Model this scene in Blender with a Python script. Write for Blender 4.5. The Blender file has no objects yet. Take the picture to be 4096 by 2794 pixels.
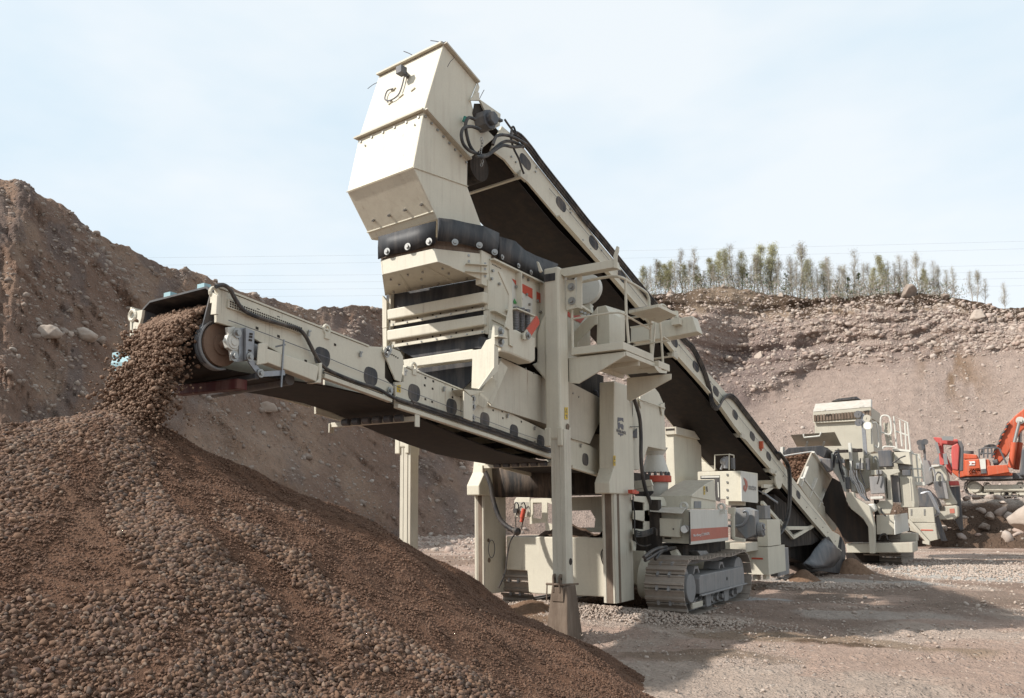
import bpy, bmesh, math, random
import numpy as np
from mathutils import Vector, Matrix
R = math.radians
S = bpy.context.scene
# ---------------------------------------------------------------- camera
CF, CPX, CPY, CH, CPIT, CYAW = 3300.0, 1800.0, 1640.0, 1.75, R(7.0), R(34.3)
cam = bpy.data.objects.new('camera', bpy.data.cameras.new('camera')); S.collection.objects.link(cam)
cam.location = (0, 0, CH); cam.rotation_euler = (R(90)+CPIT, 0, CYAW)
cam.data.sensor_width = 36; cam.data.sensor_fit = 'HORIZONTAL'; cam.data.lens = CF/4096*36
cam.data.shift_x = (2048-CPX)/4096; cam.data.shift_y = (CPY-1397)/4096
cam.data.clip_end = 3000; cam.data.clip_start = .1
S.camera = cam
# ---------------------------------------------------------------- light
SUN_EL, SUNV = R(40), Vector((-.66, -.75, 0)).normalized()
SUN_AZ = math.atan2(SUNV.x, SUNV.y)            # clockwise from +Y
W = bpy.data.worlds.new('World'); S.world = W; W.use_nodes = True
nt = W.node_tree; nt.nodes.clear()
wo = nt.nodes.new('ShaderNodeOutputWorld'); bg = nt.nodes.new('ShaderNodeBackground')
sk = nt.nodes.new('ShaderNodeTexSky'); sk.sky_type = 'NISHITA'; sk.sun_disc = False
sk.sun_elevation = SUN_EL; sk.sun_rotation = SUN_AZ; sk.air_density = 1.0; sk.dust_density = 1.6; sk.ozone_density = 1.5
tc = nt.nodes.new('ShaderNodeTexCoord'); mp = nt.nodes.new('ShaderNodeMapping'); mp.inputs['Scale'].default_value = (1.0, 1.0, 2.6)
nz = nt.nodes.new('ShaderNodeTexNoise'); nz.inputs['Scale'].default_value = 1.5; nz.inputs['Detail'].default_value = 5; nz.inputs['Roughness'].default_value = .55
rp = nt.nodes.new('ShaderNodeValToRGB'); rp.color_ramp.elements[0].position = .38; rp.color_ramp.elements[0].color = (4.45, 5.35, 5.95, 1)
rp.color_ramp.elements[1].position = .60; rp.color_ramp.elements[1].color = (5.65, 6.0, 6.2, 1)     # thin bright veil of cloud over pale blue
mx = nt.nodes.new('ShaderNodeMix'); mx.data_type = 'RGBA'; mx.inputs[0].default_value = .90
L = nt.links.new
L(tc.outputs['Generated'], mp.inputs[0]); L(mp.outputs[0], nz.inputs['Vector']); L(nz.outputs['Fac'], rp.inputs[0])
L(rp.outputs[0], mx.inputs[7]); L(sk.outputs[0], mx.inputs[6]); L(mx.outputs[2], bg.inputs[0])
bg.inputs[1].default_value = 0.13; L(bg.outputs[0], wo.inputs[0])
sd = bpy.data.lights.new('sun', 'SUN'); sd.energy = 4.5; sd.angle = R(1.2); sd.color = (1, .95, .88)
so = bpy.data.objects.new('sun', sd); S.collection.objects.link(so)
sdir = Vector((SUNV.x*math.cos(SUN_EL), SUNV.y*math.cos(SUN_EL), math.sin(SUN_EL)))
so.rotation_euler = sdir.to_track_quat('Z', 'Y').to_euler()
S.view_settings.view_transform = 'Standard'; S.view_settings.look = 'None'
S.view_settings.exposure = 0.38; S.view_settings.gamma = 1
# ---------------------------------------------------------------- survey helpers: sight line -> point on a known plane
fw = Vector((-math.sin(CYAW)*math.cos(CPIT), math.cos(CYAW)*math.cos(CPIT), math.sin(CPIT)))
rt = Vector((math.cos(CYAW), math.sin(CYAW), 0)); upv = rt.cross(fw)*1.0
C0 = Vector((0, 0, CH))
def ray(px, py): return fw*CF + rt*(px-CPX) - upv*(py-CPY)
CR = dict(o=(0,0,1), d=(0,0,.5674), c1=(1350,100,1.585), c2=(400,1050,2.264), c3=(1350,850,1.865), c4=(1950,950,1.761), c5=(1500,1700,1.761),
 c6=(2300,1500,1.584), c7=(3000,1500,1.761), cB=(400,1050,1.1067), cA=(1800,300,.7925), c8=(2500,1700,1.981), c9=(3500,1550,2.265),
 c10=(2600,2000,3.17), c11=(2200,1280,2.83), c12=(2200,950,2.8817), c13=(3050,1550,2.1138), c14=(1500,900,2.2643))
def src(c, x, y): o = CR[c]; return o[0]+x/o[2], o[1]+y/o[2]
def P(c, x, y, ax, v):
    r = ray(*src(c, x, y)); i = 'xyz'.index(ax); return C0 + r*((v-C0[i])/r[i])
def PN(c, x, y, p0, n):
    r = ray(*src(c, x, y)); return C0 + r*((p0-C0).dot(n)/r.dot(n))
def azdir(px):
    r = ray(px, 2045); r.z = 0; return r.normalized()
def elev(px, py):
    r = ray(px, py); return r.z/math.hypot(r.x, r.y)
# ---------------------------------------------------------------- scene graph helpers
COL = S.collection
def tag(o, label=None, cat=None, group=None, kind=None):
    if label: o['label'] = label
    if cat: o['category'] = cat
    if group: o['group'] = group
    if kind: o['kind'] = kind
    return o
def empty(name, loc, label=None, cat=None, group=None):
    o = bpy.data.objects.new(name, None); COL.objects.link(o); o.location = loc; o.empty_display_size = .3
    bpy.context.view_layer.update(); return tag(o, label, cat, group)
def setpar(o, p):
    o.parent = p
    M = Matrix.Identity(4); q = p
    while q: M = Matrix.Translation(q.location) @ M; q = q.parent if q.parent and q.parent.type == 'EMPTY' else None
    if p.type == 'EMPTY': o.matrix_parent_inverse = Matrix.Translation(-p.location)
class MB:
    def __init__(s): s.v = []; s.f = []
    def add(s, vs, fs):
        n = len(s.v); s.v += [tuple(v) for v in vs]; s.f += [tuple(i+n for i in f) for f in fs]; return s
    def prism(s, pts, vec):
        pts = [Vector(p) for p in pts]; vec = Vector(vec); n = len(pts)
        nrm = Vector((0,0,0))
        for i in range(n): nrm += pts[i].cross(pts[(i+1) % n])
        if nrm.dot(vec) > 0: pts = pts[::-1]
        vs = pts + [p+vec for p in pts]
        fs = [tuple(range(n)), tuple(range(2*n-1, n-1, -1))] + [(i, i+n, (i+1) % n+n, (i+1) % n) for i in range(n)]
        return s.add(vs, fs)
    def box(s, a, b):
        x0,x1 = sorted((a[0],b[0])); y0,y1 = sorted((a[1],b[1])); z0,z1 = sorted((a[2],b[2]))
        return s.prism([(x0,y0,z0),(x1,y0,z0),(x1,y1,z0),(x0,y1,z0)], (0,0,z1-z0))
    def bar(s, p, q, w, h, up=(0,0,1)):
        p = Vector(p); q = Vector(q); d = (q-p); dn = d.normalized(); u = Vector(up)
        a = dn.cross(u)
        if a.length < 1e-4: a = dn.cross(Vector((1,0,0)))
        a.normalize(); b = a.cross(dn).normalized(); a *= w/2; b *= h/2
        return s.prism([p-a-b, p+a-b, p+a+b, p-a+b], d)
    def cyl(s, p, q, r, r2=None, n=16, caps=True):
        p = Vector(p); q = Vector(q); d = (q-p).normalized(); r2 = r if r2 is None else r2
        a = d.cross(Vector((0,0,1)));
        if a.length < 1e-3: a = d.cross(Vector((1,0,0)))
        a.normalize(); b = d.cross(a)
        vs = [p+(a*math.cos(t)+b*math.sin(t))*r for t in [2*math.pi*i/n for i in range(n)]] + [q+(a*math.cos(t)+b*math.sin(t))*r2 for t in [2*math.pi*i/n for i in range(n)]]
        fs = [(i, (i+1) % n, (i+1) % n+n, i+n) for i in range(n)]
        if caps: fs += [tuple(range(n-1,-1,-1)), tuple(range(n, 2*n))]
        return s.add(vs, fs)
    def tube(s, pts, r, n=8, closed=False):
        pts = [Vector(p) for p in pts]; m = len(pts); vs = []; fs = []
        prev = None
        for i, p in enumerate(pts):
            d = (pts[(i+1) % m]-pts[i-1]) if closed else (pts[min(i+1, m-1)]-pts[max(i-1, 0)])
            d.normalize()
            a = prev - d*prev.dot(d) if prev is not None else d.cross(Vector((0,0,1)) if abs(d.z) < .95 else Vector((1,0,0)))
            a.normalize(); prev = a; b = d.cross(a)
            vs += [p+(a*math.cos(2*math.pi*k/n)+b*math.sin(2*math.pi*k/n))*r for k in range(n)]
        for i in range(m if closed else m-1):
            j = (i+1) % m
            fs += [(i*n+k, i*n+(k+1) % n, j*n+(k+1) % n, j*n+k) for k in range(n)]
        if not closed: fs += [tuple(range(n-1,-1,-1)), tuple((m-1)*n+k for k in range(n))]
        return s.add(vs, fs)
    def sph(s, c, r, sc=(1,1,1), n=10):
        c = Vector(c); vs = []; fs = []; m = n//2+1
        for i in range(m+1):
            th = math.pi*i/m
            for k in range(n):
                ph = 2*math.pi*k/n; vs.append(c+Vector((math.sin(th)*math.cos(ph)*sc[0], math.sin(th)*math.sin(ph)*sc[1], math.cos(th)*sc[2]))*r)
        for i in range(m):
            for k in range(n): fs.append((i*n+k, (i+1)*n+k, (i+1)*n+(k+1) % n, i*n+(k+1) % n))
        return s.add(vs, fs)
    def sheet(s, grid, th=0):            # grid of points rows x cols
        r = len(grid); c = len(grid[0]); vs = [p for row in grid for p in row]
        fs = [(i*c+j, i*c+j+1, (i+1)*c+j+1, (i+1)*c+j) for i in range(r-1) for j in range(c-1)]
        return s.add(vs, fs)
    def build(s, name, m, parent=None, bevel=0, smooth=False, label=None, solid=0, ang=35):
        me = bpy.data.meshes.new(name); me.from_pydata(s.v, [], s.f); me.update()
        if s.v and not solid:
            bm = bmesh.new(); bm.from_mesh(me); bmesh.ops.recalc_face_normals(bm, faces=bm.faces); bm.to_mesh(me); bm.free()
        me.materials.append(m); o = bpy.data.objects.new(name, me); COL.objects.link(o)
        if parent: setpar(o, parent)
        if smooth:
            me.polygons.foreach_set('use_smooth', [True]*len(me.polygons)); me.set_sharp_from_angle(angle=R(ang))
        if solid:
            md = o.modifiers.new('s', 'SOLIDIFY'); md.thickness = solid; md.offset = 0
        if bevel:
            md = o.modifiers.new('b', 'BEVEL'); md.width = bevel; md.segments = 2; md.limit_method = 'ANGLE'; md.angle_limit = R(40)
        if label: o['label'] = label
        return o
def smooth_path(pts, k=6):
    pts = [Vector(p) for p in pts]; out = []
    for i in range(len(pts)-1):
        p0 = pts[max(i-1,0)]; p1 = pts[i]; p2 = pts[i+1]; p3 = pts[min(i+2, len(pts)-1)]
        for j in range(k):
            t = j/k; out.append(.5*((2*p1)+(p2-p0)*t+(2*p0-5*p1+4*p2-p3)*t*t+(3*p1-p0-3*p2+p3)*t**3))
    return out+[pts[-1]]
def tx(c, pts, x): return [P(c, a, b, 'x', x) for a, b in pts]
def ty(c, pts, y): return [P(c, a, b, 'y', y) for a, b in pts]
def tz(c, pts, z): return [P(c, a, b, 'z', z) for a, b in pts]
# ---------------------------------------------------------------- materials
class NT:
    def __init__(s, m): s.t = m.node_tree; s.n = s.t.nodes; s.n.clear(); s.o = s.n.new('ShaderNodeOutputMaterial'); s.b = s.n.new('ShaderNodeBsdfPrincipled'); s.l(s.b.outputs[0], s.o.inputs[0])
    def l(s, a, b): s.t.links.new(a, b)
    def co(s, scale=(1,1,1)):
        c = s.n.new('ShaderNodeTexCoord'); m = s.n.new('ShaderNodeMapping'); m.inputs['Scale'].default_value = scale; s.l(c.outputs['Object'], m.inputs[0]); return m.outputs[0]
    def noise(s, sc, det=6, ro=.6, vec=None, dist=0):
        n = s.n.new('ShaderNodeTexNoise'); n.inputs['Scale'].default_value = sc; n.inputs['Detail'].default_value = det; n.inputs['Roughness'].default_value = ro; n.inputs['Distortion'].default_value = dist
        s.l(vec or s.co(), n.inputs['Vector']); return n.outputs['Fac']
    def vor(s, sc, vec=None, out='Distance', rnd=1):
        n = s.n.new('ShaderNodeTexVoronoi'); n.inputs['Scale'].default_value = sc; n.inputs['Randomness'].default_value = rnd; s.l(vec or s.co(), n.inputs['Vector']); return n.outputs[out]
    def ramp(s, f, stops):
        r = s.n.new('ShaderNodeValToRGB'); e = r.color_ramp.elements
        while len(e) < len(stops): e.new(.5)
        for el, (p, c) in zip(e, stops):
            el.position = p; el.color = (c,c,c,1) if isinstance(c, (int,float)) else (*c,1)
        s.l(f, r.inputs[0]); return r.outputs[0]
    def mix(s, f, a, b, mode='MIX'):
        m = s.n.new('ShaderNodeMix'); m.data_type = 'RGBA'; m.blend_type = mode
        for v, i in ((f,0),(a,6),(b,7)):
            if isinstance(v, (int,float)): m.inputs[i].default_value = v if i == 0 else (v,v,v,1)
            elif isinstance(v, tuple): m.inputs[i].default_value = (*v,1)
            else: s.l(v, m.inputs[i])
        return m.outputs[2]
    def math(s, op, a, b=0):
        m = s.n.new('ShaderNodeMath'); m.operation = op
        for v, i in ((a,0),(b,1)):
            if isinstance(v, (int,float)): m.inputs[i].default_value = v
            else: s.l(v, m.inputs[i])
        return m.outputs[0]
    def bump(s, h, st=.3, d=.02):
        b = s.n.new('ShaderNodeBump'); b.inputs['Strength'].default_value = st; b.inputs['Distance'].default_value = d; s.l(h, b.inputs['Height']); s.l(b.outputs[0], s.b.inputs['Normal'])
    def up(s):
        g = s.n.new('ShaderNodeNewGeometry'); x = s.n.new('ShaderNodeSeparateXYZ'); s.l(g.outputs['Normal'], x.inputs[0]); return x.outputs[2]
    def set(s, col=None, rough=None, metal=None, spec=None):
        for k, v in (('Base Color',col),('Roughness',rough),('Metallic',metal),('Specular IOR Level',spec)):
            if v is None: continue
            i = s.b.inputs[k]
            if isinstance(v, (int,float)): i.default_value = v
            elif isinstance(v, tuple): i.default_value = (*v,1)
            else: s.l(v, i)
def newmat(name):
    m = bpy.data.materials.new(name); m.use_nodes = True; return m, NT(m)
DUST = (.34,.27,.21); RUST = (.16,.075,.035)
def paint(name, base, dirt=.45, rust=.25, rough=.5, dust=.6, spots=True):
    m, n = newmat(name)
    big = n.noise(1.7, 5, .6); fine = n.noise(38, 4, .7)
    streak = n.noise(5.5, 6, .62, n.co((2.2,2.2,.16))); thin = n.noise(9, 5, .7, n.co((5,5,.10)))
    c = n.mix(n.ramp(big, [(.3,0),(.75,.55*dirt)]), base, tuple(b*.72 for b in base))
    c = n.mix(n.ramp(streak, [(.52,0),(.74,.75*dirt)]), c, tuple(.5*b+.5*d for b, d in zip(base, DUST)))
    c = n.mix(n.math('MULTIPLY', n.ramp(streak, [(.66,0),(.78,1)]), n.ramp(n.noise(.9), [(.47,0),(.68,rust*1.6)])), c, RUST)
    c = n.mix(n.math('MULTIPLY', n.ramp(thin, [(.60,0),(.68,.8*min(dirt,1))]), n.ramp(n.noise(.7), [(.5,0),(.62,1)])), c, (.15,.115,.08))
    c = n.mix(n.ramp(fine, [(.25,.20*dirt+.05),(.6,0)]), c, tuple(b*.62 for b in base))
    if spots: c = n.mix(n.math('MULTIPLY', n.ramp(n.vor(26), [(.035,1),(.07,0)]), n.ramp(n.noise(3.1), [(.5,0),(.62,.8)])), c, (.17,.11,.07))
    c = n.mix(n.math('MULTIPLY', n.ramp(n.up(), [(.55,0),(.92,dust)]), n.ramp(n.noise(7), [(.25,.4),(.6,1)])), c, DUST)
    n.set(c, n.ramp(fine, [(.2,rough-.08),(.8,rough+.22)]), 0, .35)
    n.bump(n.math('ADD', n.math('MULTIPLY', fine, .25), n.math('MULTIPLY', n.noise(1.6, 3, .5), 4.0)), .22, .010); return m
def simple(name, base, rough=.6, metal=0, var=.35, scale=9, dust=.3, bump=.12, spec=.4, dcol=DUST):
    m, n = newmat(name)
    a = n.noise(scale, 6, .65); s2 = n.noise(3.5, 6, .65, n.co((2,2,.3)))
    c = n.mix(n.ramp(a, [(.3,0),(.72,var)]), base, tuple(b*.5 for b in base))
    c = n.mix(n.ramp(s2, [(.42,0),(.75,dust)]), c, dcol)
    n.set(c, rough, metal, spec); n.bump(n.noise(scale*5, 4), bump, .006); return m
CREAM = (.62,.58,.475)
M = {}
M['cream'] = paint('cream_paint', CREAM, dirt=.85, rust=.6)
M['creamdirty'] = paint('cream_paint_dirty', (.56,.52,.43), dirt=1.25, rust=1.3, dust=.9)
M['creamfar'] = paint('cream_paint_dusty', (.46,.43,.355), dirt=1.0, rust=.2, dust=.8)
M['creamwhite'] = paint('pale_paint', (.60,.585,.53), dirt=.7, rust=.2)
M['red'] = paint('red_paint', (.52,.085,.05), dirt=.6, rust=0)
M['orange'] = paint('orange_paint', (.53,.105,.045), dirt=1.1, rust=0, rough=.5, dust=.8)
M['oldred'] = paint('faded_red_paint', (.50,.09,.08), dirt=.9, rust=.1)
M['stripe'] = paint('faded_stripe', (.47,.155,.11), dirt=1, rust=0)
M['black'] = simple('black_rubber', (.024,.025,.029), .58, 0, .4, 4, .50, .25, dcol=(.16,.14,.125))
M['belt'] = simple('conveyor_belt', (.018,.014,.012), .85, 0, .4, 2, .5, .1, dcol=(.052,.032,.020))
M['stained'] = simple('stained_rubber', (.022,.020,.019), .8, 0, .4, 3, .9, .3, dcol=(.20,.145,.105))
M['hose'] = simple('black_hose', (.022,.023,.026), .5, 0, .3, 20, .35, .05)
M['cover'] = simple('dark_cover', (.045,.047,.052), .7, 0, .3, 30, .45, .1)
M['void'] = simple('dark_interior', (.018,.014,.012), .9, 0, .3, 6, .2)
M['galv'] = simple('galvanised_steel', (.30,.31,.33), .45, .55, .4, 12, .25, .1)
M['steel'] = simple('bolt_steel', (.34,.34,.33), .42, .7, .3, 30, .3)
M['worn'] = simple('worn_track_steel', (.30,.255,.215), .5, .25, .45, 14, .5, .3, dcol=(.36,.30,.25))
M['trackgrey'] = simple('dusty_grey_steel', (.25,.243,.24), .7, .1, .4, 7, .7, .3, dcol=(.33,.30,.28))
M['grey'] = simple('grey_paint', (.21,.22,.23), .55, .0, .4, 8, .5)
M['darkgrey'] = simple('dark_grey_panel', (.085,.09,.10), .55, 0, .3, 8, .35)
M['shoe'] = simple('rusty_brown_shoe', (.13,.092,.066), .8, 0, .5, 6, .55, .4, dcol=(.30,.235,.18))
M['blue'] = paint('pale_blue_paint', (.30,.46,.50), dirt=.8, rust=0)
M['yellow'] = simple('yellow_sticker', (.62,.42,.03), .5, 0, .2, 30, .2)
M['white'] = simple('white_lettering', (.70,.68,.66), .6, 0, .3, 30, .3)
M['ink'] = simple('grey_ink', (.12,.12,.14), .6, 0, .2, 30, .1)
M['wheelbrown'] = simple('dusty_pulley', (.17,.105,.072), .8, 0, .5, 8, .5, .3, dcol=(.24,.16,.11))
M['redrub'] = simple('dark_red_rubber', (.10,.018,.018), .7, 0, .4, 8, .4)
mm, n_ = newmat('lamp_glass'); n_.set((.75,.76,.74), .08, 0, .9); M['glass'] = mm
def stonemat(name, cols, rough=.85, fine=60, dirt=.35, dcol=(.16,.10,.07)):
    m, n = newmat(name)
    g = n.n.new('ShaderNodeNewGeometry')
    k = len(cols); c = n.ramp(g.outputs['Random Per Island'], [(i/(k-1), cc) for i, cc in enumerate(cols)])
    a = n.noise(fine, 5, .7)
    c = n.mix(n.ramp(a, [(.25,.5),(.65,0)]), c, dcol)
    c = n.mix(n.ramp(n.noise(2.3), [(.35,0),(.75,dirt)]), c, dcol)
    n.set(c, rough, 0, .3); n.bump(a, .5, .012); return m
M['pebble'] = stonemat('gravel_stone', [(.062,.034,.023),(.175,.098,.060),(.105,.056,.035),(.225,.134,.086),(.118,.070,.053),(.195,.110,.066),(.05,.043,.042),(.28,.20,.148),(.12,.068,.045),(.14,.092,.078)], dirt=.25, dcol=(.12,.078,.052))
M['clod'] = stonemat('wet_gravel', [(.085,.042,.026),(.155,.083,.052),(.105,.056,.035),(.20,.118,.077),(.115,.064,.042)], dirt=.4, dcol=(.085,.05,.033))
M['streamstone'] = stonemat('moist_gravel', [(.12,.070,.045),(.23,.145,.098),(.16,.10,.068),(.30,.205,.145),(.19,.12,.08)], dirt=.25, dcol=(.12,.07,.045))
M['palestone'] = stonemat('pale_field_stone', [(.36,.29,.245),(.43,.37,.315),(.32,.265,.23),(.49,.43,.38),(.39,.295,.25),(.29,.255,.235)], fine=9, dirt=.4, dcol=(.27,.20,.16))
M['dimstone'] = stonemat('dusty_field_stone', [(.27,.215,.175),(.36,.30,.255),(.22,.17,.14),(.42,.37,.325)], fine=9, dirt=.5, dcol=(.15,.105,.08))
M['lightgravel'] = stonemat('light_crushed_stone', [(.38,.305,.255),(.48,.41,.355),(.30,.24,.20),(.43,.365,.32),(.36,.27,.22)], fine=30, dirt=.3, dcol=(.30,.23,.18))
M['soilclod'] = stonemat('dirt_clod', [(.24,.165,.125),(.33,.235,.18),(.20,.135,.10),(.38,.28,.22)], dirt=.3, dcol=(.2,.14,.10))
def soilmat(name, sc=1.0, bumpst=.6, peb=6.0, dist=.06, dark=.55, pale=(.5,.44,.38), pamt=.5):
    m, n = newmat(name)
    at = n.n.new('ShaderNodeAttribute'); at.attribute_name = 'col'
    v = n.co((sc,sc,sc)); a = n.noise(3, 8, .68, v); b = n.noise(22, 6, .7, v); st = n.vor(peb, v); st2 = n.vor(peb*2.7, v)
    c = n.mix(n.ramp(a, [(.32,.55),(.62,0)]), at.outputs['Color'], n.mix(1, at.outputs['Color'], dark, 'MULTIPLY'))
    c = n.mix(n.ramp(b, [(.30,.5),(.6,0)]), c, n.mix(1, c, .55, 'MULTIPLY'))
    pk = n.math('MULTIPLY', n.ramp(st, [(.12,1),(.24,0)]), n.ramp(n.noise(4, 3, .5, v), [(.48,0),(.60,pamt)]))
    c = n.mix(pk, c, pale)
    pk2 = n.math('MULTIPLY', n.ramp(st2, [(.14,1),(.28,0)]), n.ramp(n.noise(6.3, 3, .5, v), [(.46,0),(.6,pamt)]))
    c = n.mix(pk2, c, n.mix(.5, c, pale))
    n.set(c, .95, 0, .15)
    h = n.math('ADD', n.math('MULTIPLY', b, .6), n.math('MULTIPLY', n.ramp(st2, [(0,1),(.4,0)]), .4))
    h = n.math('ADD', h, n.math('MULTIPLY', n.ramp(st, [(0,1),(.35,0)]), .5)); h = n.math('ADD', h, a)
    n.bump(h, bumpst, dist); return m
M['hill'] = soilmat('quarry_slope_soil', .35, .8, 7, .35)
M['ground'] = soilmat('pit_floor_gravel', 1.0, 1.0, 9, .08, .7, (.56,.50,.44), .75)
M['heap'] = soilmat('fine_brown_gravel', 3.0, .9, 9, .035, .6, (.30,.22,.16), .5)
# ---------------------------------------------------------------- numpy noise
def _h(ix, iy, iz, s):
    n = (ix*374761393 + iy*668265263 + iz*2147483647 + s*1274126177) & 0xffffffff
    n = ((n ^ (n >> 13))*1274126177) & 0xffffffff
    return ((n ^ (n >> 16)) & 0xffff)/65535.0
def vnoise(x, y, z=0, s=0):
    x = np.asarray(x, float); y = np.asarray(y, float); z = np.zeros_like(x)+z
    ix = np.floor(x).astype(np.int64); iy = np.floor(y).astype(np.int64); iz = np.floor(z).astype(np.int64)
    fx = x-ix; fy = y-iy; fz = z-iz; fx = fx*fx*(3-2*fx); fy = fy*fy*(3-2*fy); fz = fz*fz*(3-2*fz)
    r = 0
    for dx in (0,1):
        for dy in (0,1):
            for dz in (0,1):
                r = r + _h(ix+dx, iy+dy, iz+dz, s)*(fx if dx else 1-fx)*(fy if dy else 1-fy)*(fz if dz else 1-fz)
    return r*2-1
def fbm(x, y, z=0, o=5, s=0, g=.5):
    r = 0; a = 1; f = 1
    for i in range(o): r = r + a*vnoise(np.asarray(x)*f, np.asarray(y)*f, np.asarray(z)*f, s+i*17); a *= g; f *= 2.03
    return r
def sstep(a, b, x): t = np.clip((x-a)/(b-a), 0, 1); return t*t*(3-2*t)
def gridmesh(name, X, Y, Z, m, cols=None, keep=None, smooth=True):
    r, c = X.shape; co = np.stack([X, Y, Z], -1).reshape(-1, 3)
    i = np.arange(r*c).reshape(r, c); q = np.stack([i[:-1,:-1], i[:-1,1:], i[1:,1:], i[1:,:-1]], -1).reshape(-1, 4)
    if keep is not None:
        k = keep.reshape(-1); q = q[k[q].any(1)]; used = np.unique(q); mp_ = -np.ones(r*c, int); mp_[used] = np.arange(len(used)); q = mp_[q]; co = co[used]
        if cols is not None: cols = cols.reshape(-1, 3)[used]
    me = bpy.data.meshes.new(name); me.vertices.add(len(co)); me.vertices.foreach_set('co', co.astype(np.float32).ravel())
    me.loops.add(len(q)*4); me.loops.foreach_set('vertex_index', q.astype(np.int32).ravel()); me.polygons.add(len(q)); me.polygons.foreach_set('loop_start', np.arange(0, len(q)*4, 4, dtype=np.int32))
    me.update(calc_edges=True)
    if cols is not None:
        a = me.color_attributes.new('col', 'FLOAT_COLOR', 'POINT'); cc = np.ones((len(co), 4), np.float32); cc[:, :3] = cols.reshape(-1, 3); a.data.foreach_set('color', cc.ravel())
    if smooth: me.polygons.foreach_set('use_smooth', np.ones(len(q), bool))
    me.materials.append(m); o = bpy.data.objects.new(name, me); COL.objects.link(o); return o
RNG = np.random.default_rng(7)
def ico(sub):
    bm = bmesh.new(); bmesh.ops.create_icosphere(bm, subdivisions=sub, radius=1); v = np.array([x.co[:] for x in bm.verts]); f = np.array([[q.index for q in x.verts] for x in bm.faces]); bm.free(); return v, f
ICO = {1: ico(1), 2: ico(2)}
def stones(name, pos, size, m, sub=1, flat=.7, jit=.22, smooth=False, parent=None):
    v, f = ICO[sub]; n = len(pos); nv = len(v)
    K = 12; var = [v*(1+RNG.uniform(-jit, jit, (nv, 1)))*RNG.uniform(.7, 1.25, (1, 3)) for _ in range(K)]; var = np.array(var)
    if sub == 2:
        for k in range(K):
            d = RNG.normal(size=(8, 3)); d /= np.linalg.norm(d, axis=1)[:, None]
            for q in d:
                p = var[k]@q; t = RNG.uniform(.42, .72); ex = np.clip(p-t, 0, None); var[k] -= ex[:, None]*q*.9
    idx = RNG.integers(0, K, n)
    a = RNG.uniform(0, 2*np.pi, n); b = RNG.uniform(-.6, .6, n); c_ = RNG.uniform(-.6, .6, n)
    ca, sa, cb, sb, cc, sc = np.cos(a), np.sin(a), np.cos(b), np.sin(b), np.cos(c_), np.sin(c_)
    Rz = np.zeros((n,3,3)); Rz[:,0,0]=ca; Rz[:,0,1]=-sa; Rz[:,1,0]=sa; Rz[:,1,1]=ca; Rz[:,2,2]=1
    Rx = np.zeros((n,3,3)); Rx[:,0,0]=1; Rx[:,1,1]=cb; Rx[:,1,2]=-sb; Rx[:,2,1]=sb; Rx[:,2,2]=cb
    Ry = np.zeros((n,3,3)); Ry[:,1,1]=1; Ry[:,0,0]=cc; Ry[:,0,2]=sc; Ry[:,2,0]=-sc; Ry[:,2,2]=cc
    Rm = Rx@Ry@Rz; sc3 = np.asarray(size)[:, None]*RNG.uniform(.8, 1.2, (n, 3)); sc3[:, 2] *= flat
    co = var[idx]*sc3[:, None, :]; co = np.einsum('nij,nvj->nvi', Rm, co) + np.asarray(pos)[:, None, :]
    q = (f[None]+(np.arange(n)*nv)[:, None, None]).reshape(-1, 3); co = co.reshape(-1, 3)
    me = bpy.data.meshes.new(name); me.vertices.add(len(co)); me.vertices.foreach_set('co', co.astype(np.float32).ravel())
    me.loops.add(len(q)*3); me.loops.foreach_set('vertex_index', q.astype(np.int32).ravel()); me.polygons.add(len(q)); me.polygons.foreach_set('loop_start', np.arange(0, len(q)*3, 3, dtype=np.int32)); me.update(calc_edges=True)
    if smooth: me.polygons.foreach_set('use_smooth', np.ones(len(q), bool))
    me.materials.append(m); o = bpy.data.objects.new(name, me); COL.objects.link(o)
    if parent: setpar(o, parent)
    return o
# ================================================================ terrain
def ip(x, xs, ys): return np.interp(x, xs, ys)
KX  = [-1600,-600,   0, 300, 600, 900,1200,1530,1900,2300,2600,2950,3300,3700,3900,4096,4400,5200,6400]
CPYK= [ 560, 640, 742, 905,1048,1152,1222,1226,1236,1225,1190,1150,1196,1164,1172,1215,1235,1250,1300]
CRR = [  40,  40,  42,  46,  52,  60,  72,  84,  94, 102, 107, 110, 112, 112, 111, 110, 110, 110, 110]
BAS = [  17,  17,  19,  22,  27,  34,  45,  56,  64,  68,  71,  74,  75,  75,  75,  75,  75,  75,  75]
TAL = [ 900, 900,1100,1250,1350,1450,1500,1560,1640,1660,1640,1600,1480,1440,1420,1400,1390,1400,1400]
PXc = np.concatenate([np.arange(-1600,-100,30), np.arange(-100, 4200, 9), np.arange(4200, 6400, 40)]).astype(float)
V = np.concatenate([np.linspace(0,1,190), np.linspace(1.03,2,24)])
U = np.tile(PXc, (len(V),1)); VV = np.tile(V[:,None], (1,len(PXc)))
el = lambda px, py: (np.array([elev(a, b) for a, b in zip(px, py)]))
crp = ip(PXc, KX, CPYK) + 9*fbm(PXc/120, 3, o=4)*1.0 + 4*fbm(PXc/22, 8, o=3); crr = ip(PXc, KX, CRR); bas = ip(PXc, KX, BAS)
crz = CH+crr*el(PXc, crp); tle = el(PXc, ip(PXc, KX, TAL)+14*fbm(PXc/150, 1, o=3))
right = sstep(2000, 2700, PXc)
tr_ = (CH+.66*bas)/(.66-tle); tr_ = bas+(tr_-bas); tz_ = CH+tr_*tle
midr = bas+(crr-bas)*.60; midz = crz*.56
r2 = midr*(1-right)+tr_*right; z2 = midz*(1-right)+tz_*right; crr = np.maximum(crr, r2+3)
rr = np.zeros_like(U); zz = np.zeros_like(U)
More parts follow.
